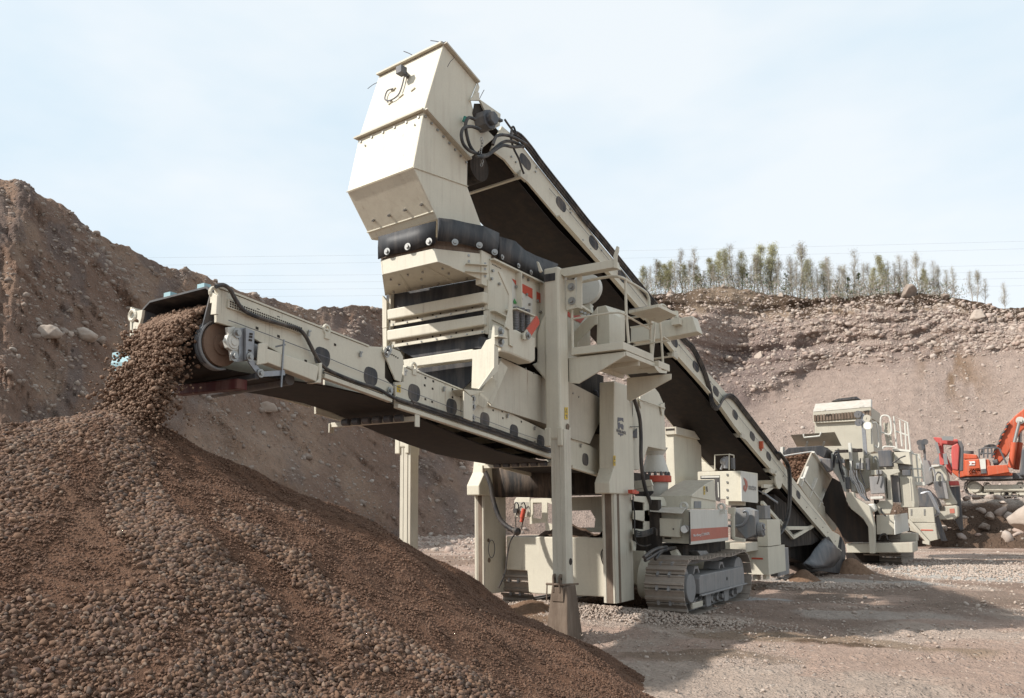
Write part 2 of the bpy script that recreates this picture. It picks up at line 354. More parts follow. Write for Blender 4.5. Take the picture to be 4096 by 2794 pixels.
for j in range(len(PXc)):
    w = right[j]
    vk = [0, .30, .55, .80, 1.0, 1.08, 2.0]
    rk = [bas[j]-3, bas[j]+(r2[j]-bas[j])*.45, r2[j], r2[j]+(crr[j]-r2[j])*(.45+.05*w), crr[j], crr[j]+4, crr[j]+60]
    zk = [-.6, z2[j]*.42, z2[j], z2[j]+(crz[j]-z2[j])*(.5+.06*w), crz[j], crz[j]+.2*w-.5*(1-w), crz[j]+(1.5 if w > .5 else -9)]
    rr[:, j] = np.interp(V, vk, rk); zz[:, j] = np.interp(V, vk, zk)
DX = np.array([azdir(p)[0] for p in PXc]); DY = np.array([azdir(p)[1] for p in PXc])
wx = rr*DX; wy = rr*DY
inn = sstep(0, .06, VV)*(1-sstep(.97, 1.05, VV)*.8)
lft = 1-sstep(1500, 2400, U)
# gullies and spurs running down the slope, strata and hollows in the far face
PYa = 2045-(zz-CH)/rr*3325
q1 = (U-PYa*1.15)/170.; q2 = (U+PYa)/700.
g1 = fbm(q1, q2, o=4, s=3); g2 = fbm(q1*3.2, q2*2.5, o=4, s=9); g3 = fbm(U/20, VV*13, zz*.3, o=3, s=5)
ridge = 1-np.abs(fbm(q1*.45, q2*.7+4, o=3, s=12))*1.8
dr = lft*(g1*(.45+.55*sstep(100,700,U)) + .34*g2 + .20*g3 + .10*fbm(U/9, VV*30, o=3, s=15) - .6*np.clip(ridge, -.5, 1))*ip(U, [0, 900, 1500], [.7, .9, 1.1])
strata = fbm(U/420, zz*.95+fbm(U/300, VV*2, o=2)*1.4, o=4, s=21); cliff = sstep(.5, .62, VV)*(1-lft)
dr += cliff*(.55*strata+.24*fbm(U/1100, zz*1.5+.4*fbm(U/400, 2, o=2), o=3, s=101)+1.2*fbm(U/260, VV*3.5, o=3, s=6)+.30*fbm(U/40, VV*14, o=4, s=14)) + (1-lft)*(1-cliff)*(.9*fbm(U/500, VV*2, o=3, s=2)+.15*g3)
holl = np.exp(-((U-2960)/170)**2-((VV-.70)/.12)**2)*4.5 + np.exp(-((U-3080)/300)**2-((VV-.50)/.06)**2)*2.5
dr += holl*(1-lft)
spur = lambda pts, wd: None
def pxy(U, Z, Rr): return 2045-(Z-CH)/Rr*3325
PYv = pxy(U, zz, rr)
def polyline_side(pts):      # signed px distance: negative left of the line
    pts = np.array(pts, float); x = np.interp(PYv, pts[:,1], pts[:,0]); return U-x, pts[:,1].min(), pts[:,1].max()
def face_step(pts, depth, wd=14, fall=260):
    d, a, b = polyline_side(pts); on = sstep(a-60, a+60, PYv)*(1-sstep(b-60, b+60, PYv))
    left = 1/(1+np.exp(np.clip(d/wd, -30, 30)))
    return -depth*on*left*np.exp(-np.clip(-d, 0, None)/fall)
jag = 10*fbm(PYv/30, 0, o=3)
dr += face_step([(150,800),(215,930),(320,1060),(372,1150),(385,1200),(450,1320),(560,1480)], 1.6, 9, 230)
dr += face_step([(600,1560),(700,1600),(905,1700),(980,1760),(1130,1850),(1190,1960)], 2.0, 12, 300)
dr += face_step([(1640,1840),(1765,1870),(1770,1930),(1840,2000),(1900,2100)], 1.6, 10, 220)
rr2 = rr+dr*inn
wx = rr2*DX; wy = rr2*DY
zz2 = zz + (.10*g3+.12*fbm(wx*.9, wy*.9, zz*.9, o=3, s=30))*inn*(.5+.5*lft) + .35*fbm(wx*.35, wy*.35, o=3, s=31)*(VV > 1)
c = lambda *a: np.array(a)
base = c(.235,.152,.112)[None,None]*lft[...,None] + c(.375,.290,.245)[None,None]*(1-lft)[...,None]
m1 = sstep(-.1, .5, fbm(U/150+VV*2, VV*5, o=4, s=40))[...,None]*lft[...,None]
base = base*(1-m1) + c(.295,.198,.142)*m1
m2 = sstep(.1, .6, fbm(U/90, VV*7, o=4, s=44))[...,None]*lft[...,None]; base = base*(1-m2*.6)+c(.165,.130,.118)*m2*.6
sunlit_tan = (lft*(np.exp(-((U-1000)/330)**2-((PYv-1780)/130)**2)))[...,None]; base = base*(1-sunlit_tan*.8)+c(.38,.27,.20)*sunlit_tan*.8  # tan soil fan, its colour lightened in place of sunlight on the spur
st = sstep(-.1, .5, strata)[...,None]*cliff[...,None]; base = base*(1-st*.5)+c(.235,.178,.160)*st*.5
ly = (sstep(.05, .45, fbm(U/1300, zz*2.3+.3*fbm(U/300, 5, o=3), o=3, s=103))*cliff)[...,None]; base = base*(1-ly*.28)+c(.20,.15,.135)*ly*.28
band = (sstep(.86, .92, VV+.03*fbm(U/80, 3, o=4))*(1-lft))[...,None]; base = base*(1-band*.55)+c(.36,.26,.155)*band*.55
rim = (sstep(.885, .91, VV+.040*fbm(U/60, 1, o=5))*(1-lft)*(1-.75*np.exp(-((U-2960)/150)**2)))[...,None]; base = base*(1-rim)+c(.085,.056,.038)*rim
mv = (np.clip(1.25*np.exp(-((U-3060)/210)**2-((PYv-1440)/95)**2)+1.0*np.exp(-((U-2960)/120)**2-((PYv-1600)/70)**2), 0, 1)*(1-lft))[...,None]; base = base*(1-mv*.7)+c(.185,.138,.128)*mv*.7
slide = (np.exp(-((U-3820-(PYv-1500)*.5)/120)**2)*np.exp(-((PYv-1560)/110)**2)*(1-lft)*np.clip(.5+fbm(U/40,PYv/90,o=4),0,1))[...,None]; base = base*(1-slide)+c(.22,.14,.085)*slide
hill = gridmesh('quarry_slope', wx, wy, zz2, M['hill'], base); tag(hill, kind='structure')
# stones lying in the slope: picked in proportion to the area they show
def slope_pts(n, wfn):
    i = RNG.integers(1, len(V)-3, n*14); j = RNG.integers(1, len(PXc)-2, n*14); w = wfn(U[i,j], VV[i,j], PYv[i,j]); k = RNG.random(len(i)) < w
    i, j = i[k][:n], j[k][:n]; a = RNG.random(len(i)); b = RNG.random(len(i))
    f = lambda A: A[i,j]*(1-a)*(1-b)+A[i+1,j]*a*(1-b)+A[i,j+1]*(1-a)*b+A[i+1,j+1]*a*b
    p = np.stack([f(wx), f(wy), f(zz2)], -1); return p, i, j
def wr(u, v, py): return ((u > 2350)&(u < 4400))*(.10+.9*np.exp(-((v-.86)/.10)**2)+.55*np.exp(-((v-.66)/.1)**2)+.10*(v < .55))*(v < 1.0)
p, i, j = slope_pts(14000, wr); s = (.04+.28*RNG.random(len(p))**11 + .10*RNG.random(len(p))**2)*np.where(VV[i,j] > .55, 1.15, .72)
tag(stones('cliff_stones', p, s, M['palestone'], 1, .75, .25), 'pale rounded stones bedded all over the far quarry face', 'stones', kind='stuff')
def wl(u, v, py): return ((u > -150)&(u < 2100))*(.30+.5*(fb(u, v) > .15))*(v < 1.02)
fb = lambda u, v: fbm(u/130, v*6, o=3, s=77)
p, i, j = slope_pts(11000, wl); s = (.018+.035*RNG.random(len(p))+.16*RNG.random(len(p))**9)*rr[i,j]/42
tag(stones('hillside_stones', p, s, M['dimstone'], 1, .7, .25), 'small grey stones scattered over the brown hillside', 'stones', kind='stuff')
# ---------------------------------------------------------------- ground: one sheet out to the horizon
cz = math.atan2(1, 0)
azc = math.pi/2+CYAW
th = np.concatenate([np.linspace(azc-R(42), azc+R(40), 620), np.linspace(azc+R(41), azc+R(318), 70)])
rad = np.concatenate([[0.2,1,2], np.geomspace(2.5, 90, 420), np.geomspace(95, 1500, 26)])
T, Rr = np.meshgrid(th, rad); gx = Rr*np.cos(T); gy = Rr*np.sin(T)
near = np.clip(1-Rr/70, 0, 1)
gz = (.045*fbm(gx*.5, gy*.5, o=4, s=50)+.030*fbm(gx*2.6, gy*2.6, o=3, s=51)+.020*fbm(gx*9, gy*9, o=2, s=52)*np.clip(1-Rr/30,0,1))*near
def rut(ax, ay, bx, by, w, d):     # wheel ruts pressed in the floor
    ux, uy = bx-ax, by-ay; Ln = math.hypot(ux, uy); ux /= Ln; uy /= Ln
    s_ = (gx-ax)*ux+(gy-ay)*uy; t_ = (gx-ax)*-uy+(gy-ay)*ux + .25*fbm(gx*.3, gy*.3, s=61)
    on = sstep(0, 1.5, s_)*(1-sstep(Ln-1.5, Ln, s_))
    return on*(-d*np.exp(-(t_/w)**2)+d*.5*np.exp(-((np.abs(t_)-w*1.7)/(w*.5))**2)*(1+.7*np.sin(s_*14)))
gz += rut(-2.4,7.6,4.2,13.4,.16,.05)+rut(-3.4,8.9,3.6,16.0,.16,.045)+rut(-1.6,7.2,5.5,11.5,.2,.05)+rut(-3.0,12,6,24,.2,.04)+rut(-11,16,-5,18,.3,.05)
gz -= .16*np.exp(-(((gx+5.0)/.9)**2+((gy-10.9)/.8)**2))
gz = np.where(Rr > 60, gz-.0, gz)
def blob(px, py, sx, sy, rot=0):
    q = P('o', px, py, 'z', 0); dx = gx-q.x; dy = gy-q.y; d = azdir(px); a = dx*d.x+dy*d.y; b = dx*-d.y+dy*d.x
    ca, sa = math.cos(rot), math.sin(rot); a, b = a*ca+b*sa, -a*sa+b*ca
    return np.exp(-((a/sy)**2+(b/sx)**2)*(1+.0*a)+ .9*fbm(gx*.9, gy*.9, o=4, s=64))
gcol = np.ones(gx.shape+(3,))*c(.44,.32,.258)
def lay(mask, colr, amt=1):
    global gcol; mk = np.clip(mask, 0, 1)[...,None]*amt; gcol = gcol*(1-mk)+c(*colr)*mk
lay(sstep(-.05, .55, fbm(gx*.28, gy*.28, o=5, s=70)), (.235,.165,.125), .75)
lay(sstep(.1, .6, fbm(gx*.7+3, gy*.7, o=5, s=71)), (.49,.405,.34), .6)
lay(sstep(.25, .55, blob(3300,2560,1.6,.5)), (.27,.195,.13), .7); lay(sstep(.25,.55,blob(3350,2580,.5,.25)), (.13,.085,.055), .9)
lay(sstep(.25, .6, blob(2700,2620,2.2,.6)), (.22,.155,.105), .7)
lay(sstep(.15, .6, blob(3050,2430,3.4,2.2)), (.275,.20,.158), .8); lay(sstep(.2, .6, blob(3900,2250,3,1.6)), (.21,.15,.12), .8)
lay(sstep(.2, .5, blob(3950,2290,3.2,3.4)), (.52,.485,.44), .95); lay(sstep(.2,.5,blob(2960,2395,.7,.6)), (.50,.49,.48), .8)
lay(sstep(.2, .5, blob(3540,2470,1.2,.6)), (.46,.40,.35), .7); lay(sstep(.2,.5,blob(3330,2330,2.5,1.2)), (.46,.42,.38), .8)
lay(sstep(.2, .5, blob(2460,2455,1.0,.35)), (.52,.47,.42), .7); lay(sstep(.3,.6,blob(2060,2480,.9,.5)), (.24,.155,.10), .9)
lay(sstep(.2, .5, blob(2900,2750,4,.9)), (.47,.385,.32), .7)
lay(sstep(.2, .5, blob(1780,2330,3.5,3)), (.33,.25,.19), .6); lay(sstep(.2, .5, blob(3700,2380,3.0,2)), (.21,.155,.12), .7)
ground = gridmesh('ground', gx, gy, gz, M['ground'], gcol); tag(ground, kind='structure')
def gh(x, y): return .045*fbm(x*.5, y*.5, o=4, s=50)*np.clip(1-np.hypot(x,y)/70, 0, 1)
n = 42000; a = azc+np.radians(RNG.uniform(-38, 24, n)); r_ = 5.5+38*RNG.random(n)**1.7; x = r_*np.cos(a); y = r_*np.sin(a)
dn = sstep(-.25, .45, fbm(x*.7+3, y*.7, o=4, s=71)); k = RNG.random(n) < .15+.85*dn; x, y, r_ = x[k], y[k], r_[k]
s = (.005+.008*RNG.random(len(x))+.024*RNG.random(len(x))**12)*np.clip(r_/11, .8, 2.2)
tag(stones('ground_gravel', np.stack([x, y, gh(x, y)+s*.1], -1), s, M['lightgravel'], 1, .7, .25), 'pale crushed stone strewn on the pit floor', 'gravel', kind='stuff')
n = 16000; a = azc+np.radians(RNG.uniform(-20, 24, n)); r_ = 6+26*RNG.random(n)**1.6; x = r_*np.cos(a); y = r_*np.sin(a)
k = RNG.random(n) < sstep(-.2, .4, fbm(x*.28, y*.28, o=5, s=70)); x, y, r_ = x[k], y[k], r_[k]; s = (.006+.012*RNG.random(len(x))**2+.03*RNG.random(len(x))**10)*np.clip(r_/11, .8, 2)
tag(stones('ground_clods', np.stack([x, y, gh(x, y)+s*.1], -1), s, M['soilclod'], 1, .5, .3), 'brown dirt clods trodden into the pit floor', 'dirt', kind='stuff')
def gravel_bank(name, cx, cy, lx, ly, h, n, rot, m, smin, smax, label):
    u = RNG.normal(size=(n, 2))*.45; d = np.exp(-(u**2).sum(1)*2.2); X = u[:,0]*lx; Y = u[:,1]*ly; cr, sr = math.cos(rot), math.sin(rot)
    s = RNG.uniform(smin, smax, n); xx = cx+X*cr-Y*sr; yy = cy+X*sr+Y*cr
    return tag(stones(name, np.stack([xx, yy, gh(xx, yy)+h*d*RNG.random(n)**.4], -1), s, m, 1, .75, .28), label, 'gravel', kind='stuff')
gravel_bank('spilled_gravel', -6.3, 13.35, 3.2, .75, .15, 7000, 0, M['lightgravel'], .013, .028, 'bank of pale crushed stone under the white hopper tub')
q = P('o', 3290, 2345, 'z', 0); gravel_bank('spilled_gravel', q.x, q.y, 2.0, 1.0, .05, 1900, .6, M['lightgravel'], .016, .045, 'loose grey stones in front of the small brown cone below the boot')
q = P('o', 3990, 2290, 'z', 0); gravel_bank('spilled_gravel', q.x+1.5, q.y+1, 6.5, 5.5, .05, 5200, .2, M['lightgravel'], .018, .045, 'spread of light grey gravel at the right edge of the floor')
# ---------------------------------------------------------------- product heap
ax = np.arange(-11.5, -1.2, .045); ay = np.arange(-3.5, 11.5, .045); HX, HY = np.meshgrid(ax, ay)
def seg_h(X, Y, pts, sl, pw=1.0):
    h = np.full(X.shape, -9.0)
    for (x0,y0,z0),(x1,y1,z1) in zip(pts[:-1], pts[1:]):
        ux, uy = x1-x0, y1-y0; L2 = ux*ux+uy*uy; t = np.clip(((X-x0)*ux+(Y-y0)*uy)/L2, 0, 1); d = np.hypot(X-x0-t*ux, Y-y0-t*uy)
        h = np.maximum(h, z0+(z1-z0)*t-sl*(d-.18*(1-np.exp(-d/.18))))
    return h
APX = (-6.78, 4.45, 2.62)
RB = [APX, (-6.45,5.6,2.30), (-6.2,6.9,1.82), (-5.9,8.2,1.20), (-5.5,9.4,.55), (-5.2,10.5,-.05)]
RS = [APX, (-5.75,4.75,1.90), (-4.9,5.15,1.32), (-4.05,5.75,.78), (-3.1,6.7,.22), (-2.4,7.8,-.15)]
RL = [APX, (-7.1,3.9,2.60), (-7.35,3.0,2.52), (-7.5,1.6,2.45), (-7.6,0,2.3), (-7.6,-3,2)]
RC = [APX, (-6.0,3.5,1.86), (-5.2,2.6,1.12), (-4.5,1.9,.55)]
RD = [(-7.4,2.2,2.45), (-6.3,1.9,1.8), (-5.3,1.5,1.15), (-4.3,1.2,.6)]
def heap_h(X, Y):
    wv = .10*fbm(X*.8, Y*.8, o=3, s=80)
    hs = [seg_h(X, Y, RB, .60), seg_h(X, Y, RS, .66), seg_h(X, Y, RL, .60), seg_h(X, Y, RC, .66), seg_h(X, Y, RD, .62)]
    hs = np.stack(hs); k = 9.0; h = np.log(np.exp(k*np.clip(hs, -3, 9)).sum(0))/k-.06
    return h+wv+.025*fbm(X*3.5, Y*3.5, o=3, s=81)
HZ = heap_h(HX, HY)+.010*fbm(HX*14, HY*14, o=2, s=82)
ang = np.arctan2(HY-APX[1], HX-APX[0]); dap = np.hypot(HX-APX[0], HY-APX[1])
def bands(X, Y):            # share of coarse stones: fans running down from the tip
    an = np.degrees(np.arctan2(Y-APX[1], X-APX[0])); d = np.hypot(X-APX[0], Y-APX[1]); an = an+7*fbm(X*.9, Y*.9, o=3, s=90)
    g = lambda c_, w: np.exp(-((an-c_)/w)**2)
    b = 1.0*g(-22, 12) - 1.0*g(-7, 4)*sstep(.9, 1.3, d)*(1-sstep(2.4, 3.2, d)) + .85*g(1, 4)*sstep(1.4, 1.9, d) + .75*g(-37, 6)*sstep(2.2, 2.8, d) + .7*g(-72, 16) - .5*g(-43, 6)*sstep(.8, 1.3, d)*(1-sstep(2.3, 2.8, d)) - .45*g(-29, 3.5)*sstep(2.2, 2.6, d)*(1-sstep(3.2, 3.8, d))
    b += -.35*(an > 6) + .75*sstep(3.3, 4.2, d)*(an < 8)+.7*g(-110, 25)
    return np.clip(b+.42*fbm(X*1.9, Y*1.9, o=4, s=91)+.06, 0, 1)
BN = bands(HX, HY)[...,None]
hcol = c(.170,.092,.058)*(1-BN)+c(.100,.062,.044)*BN
t2 = sstep(0,.6,fbm(HX*1.1, HY*1.1, o=4, s=93))[...,None]; hcol = hcol*(1-t2*.5)+c(.20,.118,.078)*t2*.5
heap = gridmesh('gravel_heap', HX, HY, HZ, M['heap'], hcol, keep=HZ > -.12)
tag(heap, 'large heap of freshly crushed brown gravel filling the lower left below the conveyor head', 'gravel heap')
# loose stones on the heap
def inview(x, y, z, mg=60):
    r = np.stack([x, y, z-CH], -1); f = np.array(fw); d = r@f; px = CPX+CF*(r@np.array(rt))/d; py = CPY-CF*(r@np.array(upv))/d
    return (d > .5)&(px > -mg)&(px < 4096+mg)&(py > -mg)&(py < 2794+mg), d
def heap_scatter(n, pfn, smin, smax, pw, m, name, label, sub=1, flat=.72, sink=.25):
    x = RNG.uniform(-8.6, -1.7, n); y = RNG.uniform(-1, 10.5, n); z = heap_h(x, y); ok, d = inview(x, y, z)
    e = .05; nx = -(heap_h(x+e, y)-z)/e; ny = -(heap_h(x, y+e)-z)/e; face = (-x*nx-y*ny+(CH-z)) > -.2
    k = ok&face&(z > -.02)&(RNG.random(n) < pfn(x, y, d)); x, y, z = x[k], y[k], z[k]
    s = smin+(smax-smin)*RNG.random(len(x))**pw
    return tag(stones(name, np.stack([x, y, z+s*(.5-sink)], -1), s, m, sub, flat, .2), label, 'gravel', kind='stuff')
heap_scatter(420000, lambda x, y, d: np.clip(bands(x, y)*1.25, 0, 1)**1.5*np.clip((5.6-d)/.5, 0, 1), .0095, .0275, 2.0, M['pebble'], 'heap_pebbles', 'crushed brown and grey stones lying on the near face of the heap', 2, .8)
heap_scatter(480000, lambda x, y, d: np.clip(bands(x, y)*1.25, 0, 1)**1.5*np.clip((d-5.2)/.5, 0, 1), .0095, .026, 2.0, M['pebble'], 'heap_pebbles', 'smaller looking stones on the upper and far flanks of the heap', 1, .8)
heap_scatter(520000, lambda x, y, d: .30+.60*(1-bands(x, y)), .0035, .013, 2.6, M['clod'], 'heap_grit', 'fine brown grit and clods between the stone fans of the heap', 1, .8)
# material cut loose at the conveyor head
def falling(n):
    t = RNG.random(n)**.75*.50; w = RNG.random(n)*.93+.035; vy = .95+.10*RNG.normal(size=n)
    x = -6.13-.76*w-.06*w*t*4*0 - .10*t + .02*RNG.normal(size=n)*(1+4*t); dep = RNG.uniform(-.09, .11, n)+.03*RNG.normal(size=n)
    y = 4.93-vy*t+dep*.9; z = 3.60-4.9*t*t*1.02+dep*.7
    cl = fbm(x*5, z*5, t*4, o=3, s=95); edge = np.minimum(w, 1-w)
    k = (cl > -.62+1.35*t-edge*.9) ; return np.stack([x, y, z], -1)[k]
p1 = falling(30000)
n = 1400; t = .15+.42*RNG.random(n); w_ = np.where(RNG.random(n) < .6, RNG.normal(0, .06, n), RNG.normal(1, .07, n))       # stray stones round the stream
p1 = np.concatenate([p1, np.stack([-6.13-.76*w_-.1*t, 4.93-(.95+.25*RNG.normal(size=n))*t+.08*RNG.normal(size=n), 3.60-4.9*t*t+.05*RNG.normal(size=n)], -1)])
th_ = RNG.uniform(-.55, 1.35, 9000); w = RNG.random(9000); prof = .02+.085*np.sin(np.pi*np.clip(w, 0, 1))**.7
rad_ = .22+prof*RNG.uniform(.6, 1.05, 9000); p2 = np.stack([-6.15-.80*w, 5.03-np.sin(th_)*rad_, 3.28+np.cos(th_)*rad_], -1)
yb = RNG.uniform(5.0, 7.2, 6000); w = RNG.random(6000); p3 = np.stack([-6.15-.84*w, yb, 3.44+(yb-5)*.05+(.015+.10*np.sin(np.pi*w)**.8)*RNG.uniform(.7, 1, 6000)-.0*yb], -1)
pp = np.concatenate([p1, p2, p3]); s = RNG.uniform(.006, .016, len(pp))*(1+1.1*RNG.random(len(pp))**5)
tag(stones('falling_gravel', pp, s, M['streamstone'], 1, .8, .3), 'clumps of wet brown gravel pouring off the conveyor belt', 'gravel', kind='stuff')
# small spill cones
def cone(name, px, py, rad, h, label, zb=0):
    q = P('o', px, py, 'z', zb); g = np.linspace(-1.25, 1.25, 60)*rad; X, Y = np.meshgrid(g, g); d = np.hypot(X, Y)
    Z = h*(1-d/rad)+.03*rad*fbm(X*6/rad, Y*6/rad, o=3)-.18*h*np.exp(-d/rad*6)
    o = gridmesh(name, X, Y, Z, M['heap'], np.ones(X.shape+(3,))*c(.225,.140,.092), keep=Z > -.06); o.location = q; return tag(o, label, 'gravel cone')
cone('spill_cone', 3215, 2325, .42, .36, 'small brown cone of fines under the black boot of the inclined conveyor')
cone('spill_cone', 3405, 2292, .60, .52, 'second brown cone of fines, right behind the black conveyor boot')
cone('spill_cone', 2125, 2450, .62, .26, 'low sandy mound behind the brown foot of the near leg')
cone('spill_cone', 3130, 2345, .25, .07, 'tiny dark cone on the floor beside the grey cabinets')
# mound the orange excavator stands on
def mound():
    q = P('o', 4050, 2045, 'z', CH); d = azdir(4050); o0 = Vector((d.x, d.y, 0))*56; lat = Vector((-d.y, d.x, 0))*-1
    u = np.linspace(-11, 14, 130); v = np.linspace(-9, 12, 110); UU, V2 = np.meshgrid(u, v)
    top = 2.42; hgt = top*sstep(-8.3, -4.2, V2+.8*fbm(UU*.5, V2*.5, o=3))*sstep(-10.6, -6.6, UU)*(1-.2*sstep(9, 14, UU))
    Z = hgt+.35*fbm(UU*.9, V2*.9, o=4)*(hgt > .1)*(1-sstep(1.8, 2.35, hgt)*.85)-.08
    X = o0.x+d.x*V2+lat.x*UU; Y = o0.y+d.y*V2+lat.y*UU
    cc = np.ones(X.shape+(3,))*c(.150,.100,.072); mk = sstep(2.1, 2.35, hgt)[...,None]; cc = cc*(1-mk)+c(.40,.34,.29)*mk
    m = gridmesh('rock_mound', X, Y, Z, M['hill'], cc); tag(m, 'dark earth bank strewn with boulders that carries the orange excavator', 'earth mound')
    n = 650; i = RNG.integers(0, 100, n); j = RNG.integers(25, 128, n); s = .08+.38*RNG.random(n)**4
    tag(stones('mound_rubble', np.stack([X[i,j], Y[i,j], Z[i,j]+s*.1], -1), s, M['palestone'], 2, .75, .15), 'pale rubble lying on the bank under the excavator', 'rubble', kind='stuff')
mound()
BK = [0]
def boulder(px, py, size, label, m='palestone', dist=None, flat=.75, zb=None, group=None):
    """one rock standing where the sight line through (px,py) meets the slope, or at a given distance"""
    if dist is None:
        d2 = (U-px)**2+(pxy(U, zz2, rr2)-py)**2; i = np.unravel_index(np.argmin(d2+np.where(VV > 1, 1e9, 0)), U.shape); q = Vector((wx[i], wy[i], zz2[i]))
    else:
        if zb is None:
            r = ray(px, py); q = C0+r*(dist/math.hypot(r.x, r.y))
        else: q = P('o', px, py, 'z', zb)
    if size < 0: size = -size*math.hypot(q.x, q.y)/3325; q = q+(C0-q).normalized()*size*.45
    BK[0] += 1; K = BK[0]
    v, f = ICO[2]; rg = np.random.default_rng(K+50); bm = bmesh.new(); bmesh.ops.create_icosphere(bm, subdivisions=4, radius=1)
    v = np.array([x.co[:] for x in bm.verts])
    for _ in range(9):
        dd = rg.normal(size=3); dd /= np.linalg.norm(dd); t = rg.uniform(.45, .8); ex = np.clip(v@dd-t, 0, None); v -= ex[:,None]*dd*.85
    v *= (1+.10*fbm(v[:,0]*2.2+K, v[:,1]*2.2, v[:,2]*2.2, o=4)+.02*fbm(v[:,0]*9+K, v[:,1]*9, v[:,2]*9, o=2))[:,None]*rg.uniform(.85, 1.2, (1,3)); v[:,2] *= flat
    for vt, co in zip(bm.verts, v*size): vt.co = co
    me = bpy.data.meshes.new('boulder'); bm.to_mesh(me); bm.free(); me.polygons.foreach_set('use_smooth', [True]*len(me.polygons)); me.materials.append(M[m])
    o = bpy.data.objects.new('boulder', me); COL.objects.link(o); o.location = q; o.rotation_euler = (0,0,K*1.3)
    return tag(o, label, 'boulder', group)
for px, py, sz, lb, m_ in [(148,1398,46,'leftmost large pale boulder in the row low on the left hillside','palestone'),(242,1392,21,'small round boulder between the two big pale ones on the left hillside','palestone'),(308,1392,40,'tallest pale boulder in the row low on the left hillside','palestone'),
 (365,1408,25,'brownish boulder at the right end of the row on the left hillside','dimstone'),(220,982,15,'flat pale boulder just under the bright ridge edge at upper left','dimstone'),(325,982,16,'round grey boulder on the slope right of the bright ridge edge','dimstone'),
 (836,1108,12,'pale boulder perched on the skyline just left of the conveyor hood','dimstone'),(1062,1640,48,'big white boulder seen under the short conveyor belt','palestone'),(1222,1832,22,'half buried tan stone below the roller bracket of the short conveyor','dimstone'),(1722,2000,13,'round tan stone lodged in the slope right of the far white leg','palestone'),
 (2708,1157,16,'largest grey boulder standing on the cliff rim under the left birches','dimstone'),(2582,1192,12,'white boulder below the rim at the left end of the cliff','palestone'),(2712,1192,12,'bright white boulder under the grey rim boulder','palestone'),(2930,1165,12,'pale boulder high on the light gravel crown of the cliff','palestone'),
 (3165,1200,17,'flat white boulder at the edge of the dark turf lip','palestone'),(3685,1240,13,'tan boulder under the turf at the right half of the cliff','palestone'),(3700,1140,34,'dark mossy boulder on the rim among the right hand birches','dimstone'),(3980,1378,30,'wide flat white boulder in the right part of the cliff','palestone'),
 (2945,1455,17,'large white boulder at the foot of the dark hollow','palestone'),(3065,1458,22,'flat pale boulder just right of the hollow foot','palestone'),(3860,1196,14,'grey boulder on the rim near the right edge','dimstone')]:
    boulder(px, py, -sz, lb, m_, flat=.75)
boulder(4122,2070,-58,'huge pinkish white boulder cut by the right picture edge','palestone',dist=46,flat=1.5)
for px, py, sz, lb in [(1748,2180,15,'tan block on the floor between the far leg and the white post'),(1845,2150,13,'largest stone of the line at the slope foot'),(1875,2158,11,'squat stone next to the largest one at the slope foot'),(1810,2165,9,'small stone left of the large ones at the slope foot'),(1715,2172,8,'pale stone low in the line nearer the far leg'),(1688,2152,8,'pale stone touching the far white leg in the picture'),(2230//1,2475,4,'small chip beside the brown foot of the near leg') ]:
    boulder(px, py, -sz, lb, 'palestone', zb=.06, dist=1)
for px, py, sz, lb, m_ in [(3905,1990,20,'pale boulder at the lip of the bank under the excavator tracks','palestone'),(4010,2010,16,'rounded boulder half way down the bank under the excavator','palestone'),(3935,2110,26,'brown slab low on the bank left of the giant boulder','dimstone'),(3860,2070,15,'jagged white block at the left foot of the bank','palestone'),(4030,2125,18,'flat grey block just left of the giant boulder','palestone'),(3865,1995,18,'white block at the left top of the bank','palestone'),(3960,2065,12,'small pale block in the middle of the bank','palestone')]:
    boulder(px, py, -sz*.72, lb, 'dimstone' if sz > 17 else m_, dist=49.5)
# stray stones on the floor and along the foot of the slope
n = 900; px = RNG.uniform(1300, 2000, n); py = RNG.normal(2152, 10, n)+60*RNG.random(n)**4; pts = np.array([P('o', a, b, 'z', .02)[:] for a, b in zip(px, np.maximum(py, 2128))])
tag(stones('foot_stones', pts, RNG.uniform(.05, .2, n)*(.4+RNG.random(n)**3), M['palestone'], 1, .75, .2), 'line of small pale stones along the foot of the slope', 'stones', kind='stuff')
